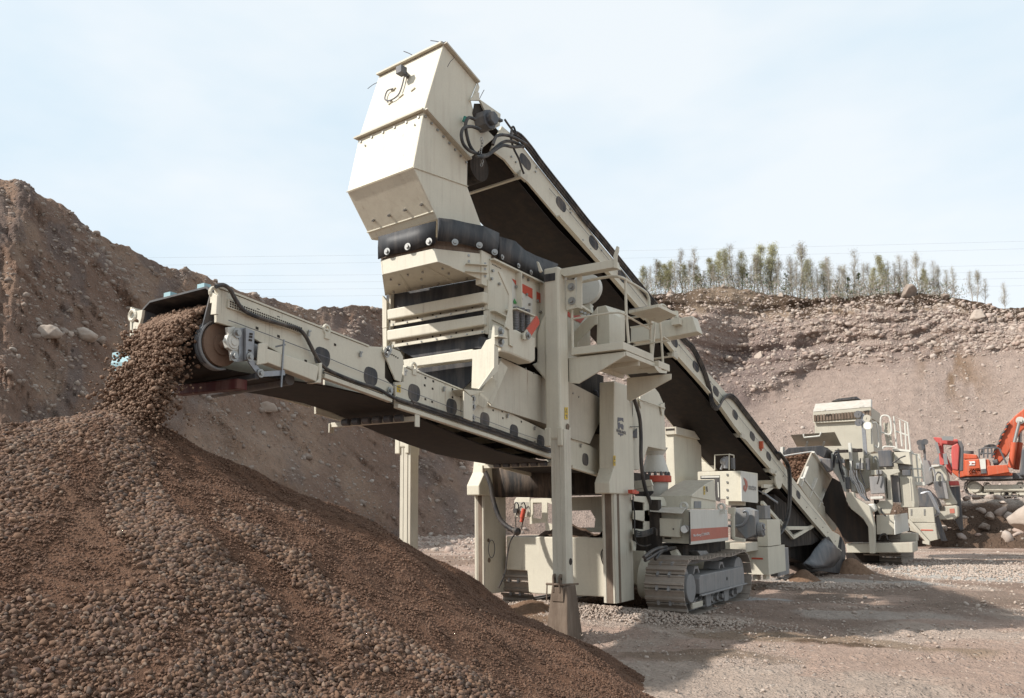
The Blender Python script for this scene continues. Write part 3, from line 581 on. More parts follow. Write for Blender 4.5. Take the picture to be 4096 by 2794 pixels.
# ================================================================ trees on the rim
def leafmat(name, a, b):
    m, n = newmat(name); g = n.n.new('ShaderNodeNewGeometry'); n.set(n.ramp(g.outputs['Random Per Island'], [(0,a),(1,b)]), .7, 0, .2); return m
M['leaf'] = leafmat('spring_birch_leaf', (.23,.235,.10), (.40,.375,.20)); M['twig'] = leafmat('bare_twig', (.20,.17,.14), (.36,.32,.27)); M['pine'] = leafmat('pine_needle', (.045,.08,.03), (.10,.13,.05))
mb_, n_ = newmat('birch_bark'); n_.set(n_.ramp(n_.noise(9, 4, .6, n_.co((1,1,4))), [(.40,(.05,.045,.04)),(.5,(.52,.48,.43)),(.9,(.62,.58,.53))]), .8); M['bark'] = mb_
def birch(seed, h, leafy):
    rg = random.Random(seed); root = empty('birch_tree', (0,0,0)); tr = MB(); tw = MB(); lf = MB()
    bend = [Vector((rg.uniform(-.15,.15), rg.uniform(-.15,.15), 0)) for _ in range(5)]
    top = [Vector((0,0,-.4))]; q = Vector((0,0,0))
    for i in range(5): q = q+bend[i]+Vector((0,0,h/5)); top.append(q.copy())
    sp = smooth_path(top, 3); m = len(sp)
    for i in range(m-1): tr.cyl(sp[i], sp[i+1], .075*h/6*(1-i/m)+.012, .075*h/6*(1-(i+1)/m)+.012, 6, False)
    for i in range(60):
        t = rg.uniform(.22, 1); b0 = sp[min(int(t*(m-1)), m-1)]; a = rg.uniform(0, 6.28); Ln = h*(.30 if leafy else .25)*(1.25-t)*rg.uniform(.6, 1.3); tilt = rg.uniform(.9, 2.1)
        d = Vector((math.cos(a), math.sin(a), tilt)).normalized(); e = b0+d*Ln; mid = (b0+e)/2+Vector((0,0,-.04*Ln)); e = e-Vector((0,0,.06*Ln))
        tr.cyl(b0, mid, .016, .011, 4, False); tr.cyl(mid, e, .011, .006, 4, False)
        for k in range(22 if leafy else 20):
            u = rg.uniform(.25, 1.1); c0 = b0.lerp(e, u)+Vector((rg.gauss(0,.13), rg.gauss(0,.13), rg.gauss(0,.13)))
            d2 = Vector((rg.uniform(-1,1), rg.uniform(-1,1), rg.uniform(.1,1.4))).normalized(); s2 = d2.cross(Vector((rg.random(), rg.random(), rg.random()))).normalized()*.008
            Lt = rg.uniform(.14,.34); tw.add([c0-s2, c0+s2, c0+d2*Lt], [(0,1,2)])
            for _ in range(3 if leafy else (1 if rg.random() < .25 else 0)):
                p0 = c0+Vector((rg.gauss(0,.12), rg.gauss(0,.12), rg.gauss(0,.12))); a1 = Vector((rg.gauss(0,1), rg.gauss(0,1), rg.gauss(0,1))).normalized()*.052; b1 = a1.cross(Vector((rg.random(), rg.random(), rg.random()))).normalized()*.045
                lf.add([p0-a1*.75, p0+b1*.6, p0+a1*.75, p0-b1*.6], [(0,1,2,3)])
    tr.build('trunk', M['bark'], root, smooth=True); nt_ = len(tw.f); tw.add(lf.v, lf.f); cr_ = tw.build('crown', M['twig'], root); cr_.data.materials.append(M['leaf'])
    for p_ in cr_.data.polygons:
        if p_.index >= nt_: p_.material_index = 1
    return root
def pine(seed, h):
    rg = random.Random(seed); root = empty('pine_tree', (0,0,0)); tr = MB(); lf = MB(); tr.cyl((0,0,-.4), (0,0,h), .06, .015, 7)
    for i in range(int(26*h/3)):
        t = rg.uniform(.12, 1); a = rg.uniform(0, 6.28); Ln = h*.34*(1.08-t)*rg.uniform(.7,1.15); b0 = Vector((0,0,t*h)); e = b0+Vector((math.cos(a)*Ln, math.sin(a)*Ln, Ln*.35)); tr.cyl(b0, e, .012, .006, 4, False)
        for k in range(26):
            u = rg.uniform(.2, 1.05); c0 = b0.lerp(e, u); d2 = Vector((rg.gauss(0,1), rg.gauss(0,1), rg.gauss(.3,1))).normalized(); s2 = d2.cross(Vector((.3,.5,.8))).normalized()*.028
            lf.add([c0-s2, c0+s2, c0+d2*rg.uniform(.14,.26)], [(0,1,2)])
    tr.build('trunk', M['twig'], root); lf.build('crown', M['pine'], root); return root
protos = {}
def copytree(o, parent=None):
    c_ = o.copy(); COL.objects.link(c_); c_.parent = parent
    for ch in o.children: copytree(ch, c_)
    return c_
def rim_at(px, back=2.0):
    j = int(np.argmin(np.abs(PXc-px))); i = int(np.argmin(np.abs(VV[:, j]-1.0))); r = math.hypot(wx[i,j], wy[i,j]); d = azdir(px)
    zt = np.interp(r+back, np.hypot(wx[i-3:, j], wy[i-3:, j]), zz2[i-3:, j]); return Vector((d.x*(r+back), d.y*(r+back), zt-.1))
# (px, top py, kind): B leafy birch, b bare birch, p pine
TR = [(2455,1090,'b'),(2610,1075,'b'),(2655,1035,'b'),(2685,1060,'B'),(2712,1045,'B'),(2755,1003,'b'),(2775,1060,'B'),(2802,995,'b'),(2838,1090,'p'),(2872,1035,'B'),(2915,1005,'B'),(2935,1000,'B'),(2962,1100,'p'),(2978,975,'b'),
 (3010,1010,'B'),(3030,1090,'p'),(3060,1015,'b'),(3100,985,'B'),(3135,978,'B'),(3165,1025,'b'),(3190,1090,'p'),(3215,1020,'b'),(3245,970,'b'),(3275,1040,'B'),(3300,1035,'b'),(3345,1050,'B'),(3372,1028,'b'),(3400,1110,'p'),(3425,1060,'b'),(3462,1000,'b'),(3450,1105,'p'),(3492,1085,'p'),
 (3530,1050,'b'),(3550,1100,'p'),(3585,1020,'B'),(3575,1110,'p'),(3615,1035,'b'),(3640,1045,'b'),(3662,1020,'b'),(3690,1035,'b'),(3745,1000,'b'),(3752,1100,'p'),(3775,1040,'b'),(3800,1035,'b'),(3830,1055,'b'),(3850,1075,'b'),(3880,1060,'b'),(3955,1080,'b'),(3975,1075,'b'),(4005,1110,'b'),(4085,1125,'b')]
ORD = ['first','second','third','fourth','fifth','sixth','seventh','eighth','ninth','tenth','eleventh','twelfth','thirteenth','fourteenth','fifteenth','sixteenth','seventeenth','eighteenth','nineteenth','twentieth','twenty-first','twenty-second','twenty-third','twenty-fourth','twenty-fifth','twenty-sixth','twenty-seventh','twenty-eighth','twenty-ninth','thirtieth','thirty-first','thirty-second','thirty-third','thirty-fourth','thirty-fifth','thirty-sixth','thirty-seventh','thirty-eighth','thirty-ninth','fortieth','forty-first','forty-second','forty-third','forty-fourth','forty-fifth','forty-sixth','forty-seventh','forty-eighth','forty-ninth','fiftieth','fifty-first','fifty-second','fifty-third','fifty-fourth','fifty-fifth','fifty-sixth']
cnt = {'b':0,'B':0,'p':0}; HB = 5.0
_r = random.Random(11); TR += [(x_, int(np.interp(x_, [2600,3100,3500,3900], [1070,1040,1065,1090])+_r.uniform(-25,30)), _r.choice('bbbB')) for x_ in [2598,2632,2668,2700,2735,2790,2822,2855,2890,2950,2995,3045,3080,3118,3150,3205,3232,3262,3318,3360,3412,3442,3480,3515,3560,3600,3652,3680,3762,3815]]
for px, py, kd in sorted(TR):
    key = (kd, cnt[kd] % 4)
    o = copytree(protos[key]) if key in protos else None
    if o is None:
        o = pine(60+cnt[kd], 3.0) if kd == 'p' else birch(20+cnt[kd]+(40 if kd == 'B' else 0), HB, kd == 'B'); protos[key] = o
    q = rim_at(px, 1.0+2.5*random.Random(px).random()); rdist = math.hypot(q.x, q.y); h = CH+rdist*elev(px, py)-q.z
    o.location = q; s_ = h/(3.0 if kd == 'p' else HB); o.scale = (s_*1.0, s_*1.0, s_); o.rotation_euler = (0,0,px*.37)
    kindn = {'b':'nearly bare grey birch','B':'leafy pale green birch','p':'small dark pine'}[kd]
    tag(o, f'{kindn}, {ORD[cnt[kd]]} such tree from the left on the rim', 'tree', 'trees on the cliff rim'); cnt[kd] += 1
# low scrub along the rim
sc = MB(); sg = MB(); rg = random.Random(5)
for i in range(12000):
    px = rg.uniform(2400, 3880); q = rim_at(px, rg.uniform(-.6, 4.0)) if i % 13 == 0 or i == 0 else q+Vector((rg.gauss(0,.35), rg.gauss(0,.35), 0))
    dens = 1.1 if 2600 < px < 3650 else .35
    p0 = q+Vector((0,0,1.9*rg.random()**1.6*dens)); d2 = Vector((rg.gauss(0,.7), rg.gauss(0,.7), rg.uniform(.3,1.3))).normalized(); s2 = d2.cross(Vector((.3,.8,.2))).normalized()*.03
    (sc if rg.random() < .8 else sg).add([p0-s2, p0+s2, p0+d2*rg.uniform(.2,.6)], [(0,1,2)])
tag(sc.build('scrub', M['twig']), 'leafless brown undergrowth along the cliff rim', 'undergrowth', kind='stuff')
tag(sg.build('scrub', M['pine']), 'dark green undergrowth between the trees of the rim', 'undergrowth', kind='stuff')
# power lines beyond the cliff
mw, n_ = newmat('power_cable'); n_.set((.34,.37,.40), .6)
def wire(ly, ry, r_, label):
    pts = []
    for t in np.linspace(0, 1, 24):
        px = -300+t*4800; py = ly+(ry-ly)*t+14*math.sin(math.pi*t); r = ray(px, py); pts.append(C0+r*(260/math.hypot(r.x, r.y)))
    b = MB(); b.tube(pts, r_, 4); tag(b.build('power_line', mw), label, 'power line', 'overhead power lines behind the pit')
for k, (a, b, lb) in enumerate([(1040,955,'highest overhead cable, crossing the tree tops'),(1070,985,'overhead cable just under the highest one'),(1108,1052,'middle overhead cable above the rim'),(1137,1078,'overhead cable third from the bottom'),(1165,1105,'overhead cable second from the bottom'),(1192,1135,'lowest overhead cable near the hill skyline')]):
    wire(a, b, .022, lb)
# ================================================================ main plant
def bfront(b, c, p, q, y, dep):
    a = P(c, *p, 'y', y); d = P(c, *q, 'y', y); return b.box((a.x, y, a.z), (d.x, y+dep, d.z))
def PV(c, x, y, A, B):
    A = Vector(A); B = Vector(B); n = (B-A); n.z = 0; n = Vector((-n.y, n.x, 0)).normalized(); return PN(c, x, y, A, n)
def stad(cen, w, h, ang, nx, th):      # stadium plate in plane x=nx, long axis tilted by ang
    pts = []
    for i in range(20):
        t = 2*math.pi*i/20; u = math.copysign(abs(math.cos(t))**.62, math.cos(t))*w/2; v = math.copysign(abs(math.sin(t))**.85, math.sin(t))*h/2
        pts.append(Vector((0, u*math.cos(ang)-v*math.sin(ang), u*math.sin(ang)+v*math.cos(ang)))+cen)
    return pts
plant = empty('crushing_plant', (-6.8, 14, 0), 'nearest and tallest cream crushing plant, its short conveyor pouring brown gravel onto the heap', 'rock crusher')
def one(name, m, parent, fn, **k):
    b = MB(); fn(b); return b.build(name, m, parent, **k)
def bolts(parent, pts, nrm, r=.016, m='steel', name='bolt', washer=False):
    nrm = Vector(nrm)
    for p in pts:
        b = MB(); b.cyl(p, Vector(p)+nrm*r*1.1, r, n=6)
        if washer: b.cyl(Vector(p)-nrm*.002, Vector(p)+nrm*.006, r*1.9, n=12)
        b.build(name, M[m], parent)
# ---------------------------------------------------------------- discharge conveyor
XG, XF = -5.90, -7.20
S1 = [(516,112),(1180,372),(1262,376),(1262,512),(1300,550),(1288,610),(980,505),(860,440),(600,290),(516,266)]
S2 = [(1306,530),(1345,530),(1345,462),(1605,570),(1740,632),(1975,745),(2090,778),(2170,812),(2215,838),(2215,945),(2085,905),(1995,860),(1310,640)]
b = MB()
for pg in (S1, S2):
    q = tx('cB', pg, XG); b.prism(q, (-.035,0,0)); b.prism([Vector((XF+.035, p.y, p.z)) for p in q], (-.035,0,0))
conv1 = b.build('discharge_conveyor', M['cream'], plant, bevel=.006)
def rail(b, pts, x, w=.07, h=.05, dz=0):
    q = tx('cB', pts, x)
    for u, v in zip(q[:-1], q[1:]): b.bar(u+Vector((0,0,dz)), v+Vector((0,0,dz)), w, h)
one('lower_rail', M['cream'], conv1, lambda b: (rail(b, [(985,503),(1285,612)], XG+.02), rail(b, [(1310,636),(1995,862)], XG+.02), rail(b, [(2085,905),(2215,945)], XG+.02)), bevel=.006)
one('upper_rail', M['cream'], conv1, lambda b: (rail(b, [(516,112),(1180,372)], XG-.03, .08, .018), rail(b, [(1345,462),(1605,570)], XG-.03, .08, .018)))
one('cable_tray', M['darkgrey'], conv1, lambda b: [rail(b, s_, XG+.026, .015, .055) for s_ in ([(990,488),(1250,585)], [(1312,605),(1995,838)])])
# slots of the perforated tray and of the head plate
b = MB()
def slots(b, c, a, z_, n, w, h, x=XG):
    A = P(c, *a, 'x', x); B = P(c, *z_, 'x', x); d = (B-A).normalized(); u = Vector((0, -d.z, d.y))
    for i in range(n):
        p = A.lerp(B, (i+.5)/n)
        b.prism([p-d*w/2-u*h/2, p+d*w/2-u*h/2, p+d*w/2+u*h/2, p-d*w/2+u*h/2], (.003,0,0))
slots(b, 'cB', (1312,600), (1995,833), 74, .03, .012, XG+.034); slots(b, 'cB', (990,483), (1250,580), 30, .03, .012, XG+.034)
b.build('perforation', M['cream'], conv1)
one('perforated_strip', M['cream'], conv1, lambda b: b.bar(P('c2',1155,370,'x',XG+.012), P('c2',1835,620,'x',XG+.012), .02, .085))
b = MB()
for k in (-.022, 0, .022):
    A = P('c2',1170,375,'x',XG+.02)+Vector((0,0,k)); B = P('c2',1830,618,'x',XG+.02)+Vector((0,0,k)); d = (B-A).normalized(); u = Vector((0,-d.z,d.y))
    for i in range(34):
        p = A.lerp(B, (i+.5)/34); b.prism([p-d*.008-u*.006, p+d*.008-u*.006, p+d*.008+u*.006, p-d*.008+u*.006], (.006,0,0))
b.build('perforation', M['void'], conv1)
for i, (x, y) in enumerate([(983,420),(1198,505),(1390,578),(1556,640),(1703,698),(1832,750),(1950,795),(2148,873)]):
    cc_ = P('cB', x, y, 'x', XG); one('cover_plate', M['cover'], conv1, lambda b: b.prism(stad(cc_, .235, .205, -R(6), XG, 0), (.006,0,0)))
for x, y in [(700,212),(790,245),(695,292),(790,328),(1040,365),(910,437),(1440,512),(1475,527),(1437,545),(1472,560),(1440,606),(1470,618),(1560,562),(1560,598),(1597,594),(1740,655),(1780,660),(1783,690),(1865,706)]:
    q = P('cB', x, y, 'x', XG); one('slot_hole', M['void'], conv1, lambda b: b.prism([q+Vector((0,-.016,-.011)), q+Vector((0,.016,-.014)), q+Vector((0,.016,.011)), q+Vector((0,-.016,.014))], (.004,0,0)))
for x, y in [(921,315),(1150,408),(1348,490),(1520,562),(1802,680),(1922,735),(2126,812)]:
    q = P('cB', x, y, 'x', XG+.01); one('latch', M['steel'], conv1, lambda b: (b.box(q-Vector((0,.012,.03)), q+Vector((.02,.012,.02))), b.box(q-Vector((-.015,.02,-.015)), q+Vector((.03,.02,.032)))))
# wire rope, eyes, cable
wr_ = [P('c2',*p,'x',XG+.04) for p in [(1165,525),(1250,555),(1480,640),(1870,790),(2110,885)]]+[P('cB',*p,'x',XG+.04) for p in [(1060,445),(1300,543),(1560,645),(1880,765),(1990,800)]]
one('pull_rope', M['ink'], conv1, lambda b: b.tube(wr_, .004, 5))
for p, c_ in (((505,135),'cB'),((1002,298),'cB'),((1388,462),'cB')):
    q = P(c_, *p, 'x', XG)
    def eye(b):
        pts = [q+Vector((.0, math.cos(t)*.045, math.sin(t)*.045)) for t in [2*math.pi*i/14 for i in range(14)]]; b.tube(pts, .018, 6, True); b.box(q+Vector((-.015,-.03,-.1)), q+Vector((.015,.04,-.045)))
    one('lifting_eye', M['cream'], conv1, eye)
cb = [P('cB',*p,'x',XG+.06) for p in [(512,108),(545,100),(575,120),(600,165),(640,215),(720,250),(820,278),(870,290),(905,320),(935,375),(965,430),(1000,470),(1060,500),(1150,535),(1230,560),(1300,600),(1380,628)]]
one('power_cable', M['hose'], conv1, lambda b: b.tube(smooth_path(cb, 4), .020, 8))
cb = [P('cB',*p,'x',XG+.055) for p in [(1380,615),(1480,650),(1650,705),(1850,775),(1995,828)]]
one('power_cable', M['hose'], conv1, lambda b: (b.tube(smooth_path(cb, 4), .016, 8), b.tube([p+Vector((.02,0,-.03)) for p in smooth_path(cb, 4)], .013, 8)))
# hinge plate at the fold
b = MB(); pts = tx('c14', [(78,1150),(88,1110),(120,1100),(230,1150),(255,1195),(258,1270),(238,1425),(185,1405)], XG+.03); b.prism(pts, (-.02,0,0)); hp = b.build('hinge_plate', M['cream'], conv1, bevel=.004)
bolts(hp, tx('c14', [(125,1133),(106,1166)], XG+.03), (1,0,0), .026, washer=True); bolts(conv1, tx('cB', [(1285,568),(1285,600)], XG+.02), (1,0,0), .024, washer=True)
for p in tx('c14', [(135,1170),(153,1177),(170,1185),(188,1196),(206,1207)], XG+.03): one('slot_hole', M['void'], hp, lambda b: b.cyl(p, p+Vector((.005,0,0)), .010, n=8))
one('fold_gap', M['void'], conv1, lambda b: b.prism(tx('c14', [(92,1250),(150,1380),(160,1405),(155,1465),(88,1400)], XG-.06), (-.02,0,0)))
# head plates (lit front edges), hood
b = MB(); q = ty('c2', [(1000,265),(1062,300),(1052,470),(1000,475),(1015,340),(990,310)], 4.80); b.prism(q, (0,.03,0)); fp = b.build('head_plate', M['cream'], conv1, bevel=.004)
b = MB(); q = ty('c2', [(330,440),(385,430),(375,500),(335,650),(290,655),(305,530),(330,500)], 4.80); b.prism(q, (0,.03,0))
q = P('c2', 297, 482, 'y', 4.8); b.tube([q+Vector((math.cos(t)*.05, 0, math.sin(t)*.05)) for t in [2*math.pi*i/14 for i in range(14)]], .02, 6, True); b.build('head_plate', M['cream'], conv1)
hr = ty('c2', [(1000,262),(960,226),(450,357),(382,432)], 4.84)
b = MB(); back = [p+Vector((0,.95,-.10)) for p in hr]; b.sheet([hr, back]); hood = b.build('hood', M['black'], conv1, solid=.02)
one('hood_skirt', M['darkgrey'], hood, lambda b: (b.prism([hr[3], hr[3]+Vector((0,.9,-.1)), hr[3]+Vector((0,.9,-.4)), hr[3]+Vector((.06,0,-.34))], (.015,0,0)), b.prism([hr[0], hr[0]+Vector((0,.8,-.08)), hr[0]+Vector((-.14,.8,-.42)), hr[0]+Vector((-.14,0,-.42))], (.015,0,0))))
for x, y in [(630,305),(935,228)]:
    q = P('c2', x, y, 'y', 4.95); one('hood_clamp', M['blue'], hood, lambda b: b.box(q-Vector((.05,.03,.03)), q+Vector((.05,.05,.03))))
# head pulley, belt
PCY, PCZ, PR = 5.03, 3.285, .215
one('head_pulley', M['wheelbrown'], conv1, lambda b: (b.cyl((XG-.145,PCY,PCZ), (-7.12,PCY,PCZ), PR-.035, n=40), b.cyl((XG-.10,PCY,PCZ), (XG-.145,PCY,PCZ), PR-.012, n=40), b.cyl((XG+.02,PCY,PCZ), (XG-.14,PCY,PCZ), .045, n=14), b.cyl((XG-.085,PCY,PCZ),(XG-.10,PCY,PCZ),.10, n=20)), smooth=True)
ret = [(5.25,3.062),(5.93,3.07),(6.5,3.085),(7.2,3.06),(7.7,3.0),(8.1,2.915),(8.7,2.80),(9.3,2.70),(10,2.60),(10.7,2.55),(11.4,2.52),(12.2,2.48),(13.2,2.42)]
path = [Vector((0, PCY+math.sin(a)*PR*-1, PCZ+math.cos(a)*PR)) for a in np.linspace(0, math.pi, 16)]
path = [Vector((0,13.2,2.66)), Vector((0,7.5,3.40)), Vector((0,5.6,3.49))]+path+[Vector((0,a_,z_)) for a_, z_ in ret]
b = MB(); ws = [XG-.13, XG-.16]+[-6.2,-6.4,-6.6,-6.8,-7.0]+[XF+.15, XF+.12]
b.sheet([[Vector((x, p.y, p.z+(.0 if 2 < i < 20 else (.10*abs((x+6.7)/.65)**2 if i <= 2 else 0)))) for x in ws] for i, p in enumerate(path)])
belt = b.build('belt', M['belt'], conv1, solid=.014, smooth=True)
one('belt_edge', M['grey'], belt, lambda b: b.sheet([[Vector((x, p.y+math.copysign(.0,1), p.z)) for x in (XG-.12, XG-.20)] for p in [Vector((0, PCY-math.sin(a)*(PR+.012), PCZ+math.cos(a)*(PR+.012))) for a in np.linspace(-.35, math.pi+.35, 26)]]), solid=.02, smooth=True)
one('belt_stripe', M['darkgrey'], belt, lambda b: [b.sheet([[Vector((x, p.y, p.z)) for x in xx] for p in [Vector((0, PCY-math.sin(a)*(PR+.026), PCZ+math.cos(a)*(PR+.026))) for a in np.linspace(-.2, 2.5, 22)]]) for xx in ((XG-.13,XG-.15),(XG-.175,XG-.195))], solid=.003, smooth=True)
# bearing, galvanised bracket, take-up beam
q = P('c2', 1215, 722, 'x', XG+.06)
one('bearing', M['creamwhite'], conv1, lambda b: (b.cyl(q-Vector((.05,0,0)), q, .062, n=24), b.cyl(q-Vector((.06,0,0)), q-Vector((.01,0,0)), .085, n=8), b.cyl(q, q+Vector((.008,0,0)), .034, n=20), b.bar(q+Vector((-.04,-.02,.14)), q+Vector((-.04,.05,-.16)), .04, .09)), bevel=.004)
bolts(conv1, tx('c2', [(1243,640),(1215,850)], XG+.07), (1,0,0), .026, washer=True)
one('bracket', M['galv'], conv1, lambda b: (b.prism(tx('c2', [(1255,598),(1322,590),(1402,625),(1392,905),(1340,892),(1228,905),(1228,880),(1262,850)], XG+.06), (-.012,0,0)), b.prism(tx('c2', [(1322,590),(1402,625),(1392,905),(1322,885)], XG+.095), (-.03,0,0)), b.prism(tx('c2', [(1400,735),(1498,765),(1490,888),(1392,860)], XG+.06), (-.09,0,0))), bevel=.004)
for x, y in [(1368,650),(1365,675),(1362,705),(1357,800),(1354,825)]:
    q = P('c2', x, y, 'x', XG+.097); one('slot_hole', M['void'], conv1, lambda b: b.box(q-Vector((0,.018,.009)), q+Vector((.004,.018,.009))))
one('take_up_beam', M['cream'], conv1, lambda b: (b.prism(tx('c2', [(1500,775),(1950,930),(1985,945),(1960,1080),(1510,905)], XG+.12), (-.11,0,0)), b.prism(tx('c2', [(1440,735),(1522,728),(1518,915),(1425,930)], XG+.13), (-.02,0,0)), b.prism(tx('c2', [(1985,915),(2015,908),(2005,1095),(1950,1090),(1985,1060)], XG+.13), (-.13,0,0))), bevel=.008)
one('scraper_arm', M['galv'], conv1, lambda b: (b.bar(P('c2',1355,885,'x',XG+.10), P('c2',1455,1020,'x',XG+.10), .014, .06), b.bar(P('c2',1440,1015,'x',XG+.115), P('c2',1670,1000,'x',XG+.115), .012, .05), b.bar(P('c2',1665,700,'x',XG+.13), P('c2',1640,1130,'x',XG+.13), .014, .014), b.bar(P('c2',1590,765,'x',XG+.03), P('c2',1680,745,'x',XG+.13), .014, .014)))
bolts(conv1, tx('c2', [(1358,858),(1455,1005)], XG+.12), (1,0,0), .022, washer=True)
one('scraper', M['redrub'], conv1, lambda b: b.bar(P('c2',1290,1105,'x',XG-.1), P('c2',715,1165,'x',-7.0), .12, .10), bevel=.01)
one('scraper_bar', M['darkgrey'], conv1, lambda b: (b.cyl(P('c2',1720,1060,'x',XG-.08), P('c2',1030,1180,'x',-7.3), .06, n=18), b.bar(P('c2',1420,1030,'x',XG-.05), P('c2',560,1185,'x',-7.5), .05, .05)), smooth=True)
q = P('c2', 175, 905, 'x', -7.5)
one('drive_motor', M['blue'], conv1, lambda b: (b.cyl(q+Vector((.40,0,-.04)), q+Vector((-.02,0,-.02)), .085, n=14), b.cyl(q+Vector((.06,0,-.02)), q+Vector((-.07,0,-.02)), .055, n=12), b.box(q+Vector((.0,-.09,.03)), q+Vector((.12,.03,.085))), b.box(q+Vector((.02,-.06,-.13)), q+Vector((.1,.05,-.06)))), bevel=.01)
# return rollers and their bracket, frame crossbars
def rollers(z, y, n=1):
    rr_ = one('roller_bracket', M['cream'], conv1, lambda b: (b.bar((XG+.03, y, z), (XF-.03, y, z-.0), .06, .06), b.box((XG+.045,y-.05,z-.10),(XG+.03,y+.04,z+.08)), b.box((XF-.05,y-.05,z-.10),(XF-.03,y+.04,z+.02))), bevel=.004)
    one('return_roller', M['darkgrey'], rr_, lambda b: [b.cyl((x, y-.06, z+.015), (x-.10, y-.06, z+.015), .045, n=14) for x in np.arange(XG-.14, XF+.2, -.17)], smooth=True)
rollers(2.85, 7.9)
rollers(2.48, 11.6)
for y, z in ((8.9,2.93),(9.9,2.84),(10.9,2.75),(12,2.66)): one('crossbar', M['void'], conv1, lambda b: b.bar((XG, y, z), (XF, y, z), .06, .08))
def sticker(c, pts, ax, v, parent, off, name='warning_sticker'):
    q = [P(c, *p, ax, v) for p in pts]; o = one(name, M['yellow'], parent, lambda b: b.prism(q, off)); A, B, C_, D = q; e = Vector(off)*1.4
    def marks(b):
        t = lambda u, w: A.lerp(B, u).lerp(D.lerp(C_, u), w)+e
        for tri in ([(.5,.08),(.15,.42),(.85,.42)],): b.prism([t(*k) for k in tri], e*.3)
        b.prism([t(.2,.62), t(.75,.62), t(.75,.7), t(.2,.7)], e*.3); b.prism([t(.55,.7), t(.75,.7), t(.75,.88), t(.55,.88)], e*.3)
    one('pictogram', M['ink'], o, marks)
    one('pictogram_fill', M['yellow'], o, lambda b: b.prism([A.lerp(B, u).lerp(D.lerp(C_, u), w)+e*1.6 for u, w in [(.5,.18),(.3,.37),(.7,.37)]], e*.2))
sticker('c14', [(197,1455),(230,1450),(230,1520),(197,1515)], 'x', XG, conv1, (.004,0,0))
# ---------------------------------------------------------------- screen deck
scr = one('screen_box', M['cream'], plant, lambda b: (b.box((-5.90,9.60,4.22),(-5.87,12.9,5.27)), b.box((-7.67,9.60,4.02),(-7.64,12.9,5.27)), b.box((-7.64,9.9,4.9),(-5.9,12.9,4.95))), bevel=.004)
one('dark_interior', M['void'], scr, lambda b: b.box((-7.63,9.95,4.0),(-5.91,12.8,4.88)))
one('front_sheet', M['black'], scr, lambda b: b.prism(ty('c14', [(103,640),(985,485),(985,1010),(150,1110),(105,1050)], 9.68), (0,.02,0)))
one('corner_post', M['cream'], scr, lambda b: (b.prism(ty('c14', [(985,505),(1026,498),(1026,768),(988,772)], 9.55), (0,.06,0)), b.prism(ty('c14', [(982,778),(1024,772),(1024,990),(985,985)], 9.53), (0,.06,0))), bevel=.004)
one('corner_post', M['cream'], scr, lambda b: (b.prism(ty('c14', [(65,640),(104,690),(104,930),(65,938)], 9.55), (0,.06,0)), b.prism(ty('c14', [(67,940),(104,935),(105,1105),(70,1110)], 9.53), (0,.06,0))), bevel=.004)
def beam(a, lip, rivs):
    o = one('cross_beam', M['cream'], scr, lambda b: b.prism(ty('c14', a, 9.44), (0,.14,0)), bevel=.018)
    one('beam_lip', M['cream'], o, lambda b: b.prism(ty('c14', lip, 9.50), (0,.02,0)))
    bolts(o, ty('c14', rivs, 9.50), (0,-1,0), .013)
beam([(107,768),(985,602),(985,705),(110,860)], [(138,895),(985,748),(985,770),(140,920)], [(165,904),(291,880),(424,857),(556,832),(689,806),(828,783),(974,757)])
beam([(105,955),(985,812),(985,905),(108,1050)], [(150,1085),(985,950),(985,982),(152,1112)], [(162,1096),(291,1076),(421,1057),(557,1033),(691,1013),(834,993),(974,971)])
one('beam_web', M['creamdirty'], scr, lambda b: (b.prism(ty('c14', [(112,860),(985,705),(985,748),(138,895)], 9.60), (0,.02,0)), b.prism(ty('c14', [(110,1050),(985,905),(985,950),(150,1085)], 9.60), (0,.02,0))))
for p in ty('c14', [(253,866),(387,843),(524,815),(594,802),(735,775),(882,748),(251,1057),(387,1036),(523,1014),(594,1000),(736,980),(883,957)], 9.60): one('slot_hole', M['void'], scr, lambda b: b.cyl(p, p-Vector((0,.004,0)), .016, n=8))
# feed lip
YL = 8.52; A_ = P('c14', 530, 215, 'y', YL); Bc = Vector((-5.87, 9.57, 5.3))
lipf = one('feed_lip', M['cream'], scr, lambda b: b.prism(ty('c14', [(60,320),(530,215),(570,335),(75,450)], YL), (0,.03,0)), bevel=.006)
one('lip_side', M['cream'], lipf, lambda b: b.prism([PV('c14', *p, A_, Bc) for p in [(530,215),(1020,268),(1020,500),(985,505),(572,336)]], (-.02,.02,0)), bevel=.004)
ul = ty('c14', [(75,450),(571,335)], YL+.02)+ty('c14', [(985,484),(100,640)], 9.62)
one('lip_floor', M['cream'], lipf, lambda b: b.prism(ul, (0,.02,.03)))
one('lip_side', M['cream'], lipf, lambda b: b.prism([P('c14',60,320,'y',YL), P('c14',75,450,'y',YL), P('c14',100,640,'y',9.62), Vector((-7.66,9.62,5.3))], (-.02,0,0)))
def gus(u):
    a0 = ul[0].lerp(ul[1], u); a1 = ul[3].lerp(ul[2], u); return [a0.lerp(a1,.15), a1, a1+Vector((0,-.02,-.16)) if False else a1-Vector((0,.12,-.02)), a0.lerp(a1,.5)-Vector((0,0,.09))]
one('gusset', M['cream'], lipf, lambda b: [b.prism([ul[0].lerp(ul[1],u).lerp(ul[3].lerp(ul[2],u), .05), ul[3].lerp(ul[2],u)-Vector((0,.01,0)), ul[3].lerp(ul[2],u)+Vector((0,-.09,-.03))], (.012,0,0)) for u in (.27,.74)])
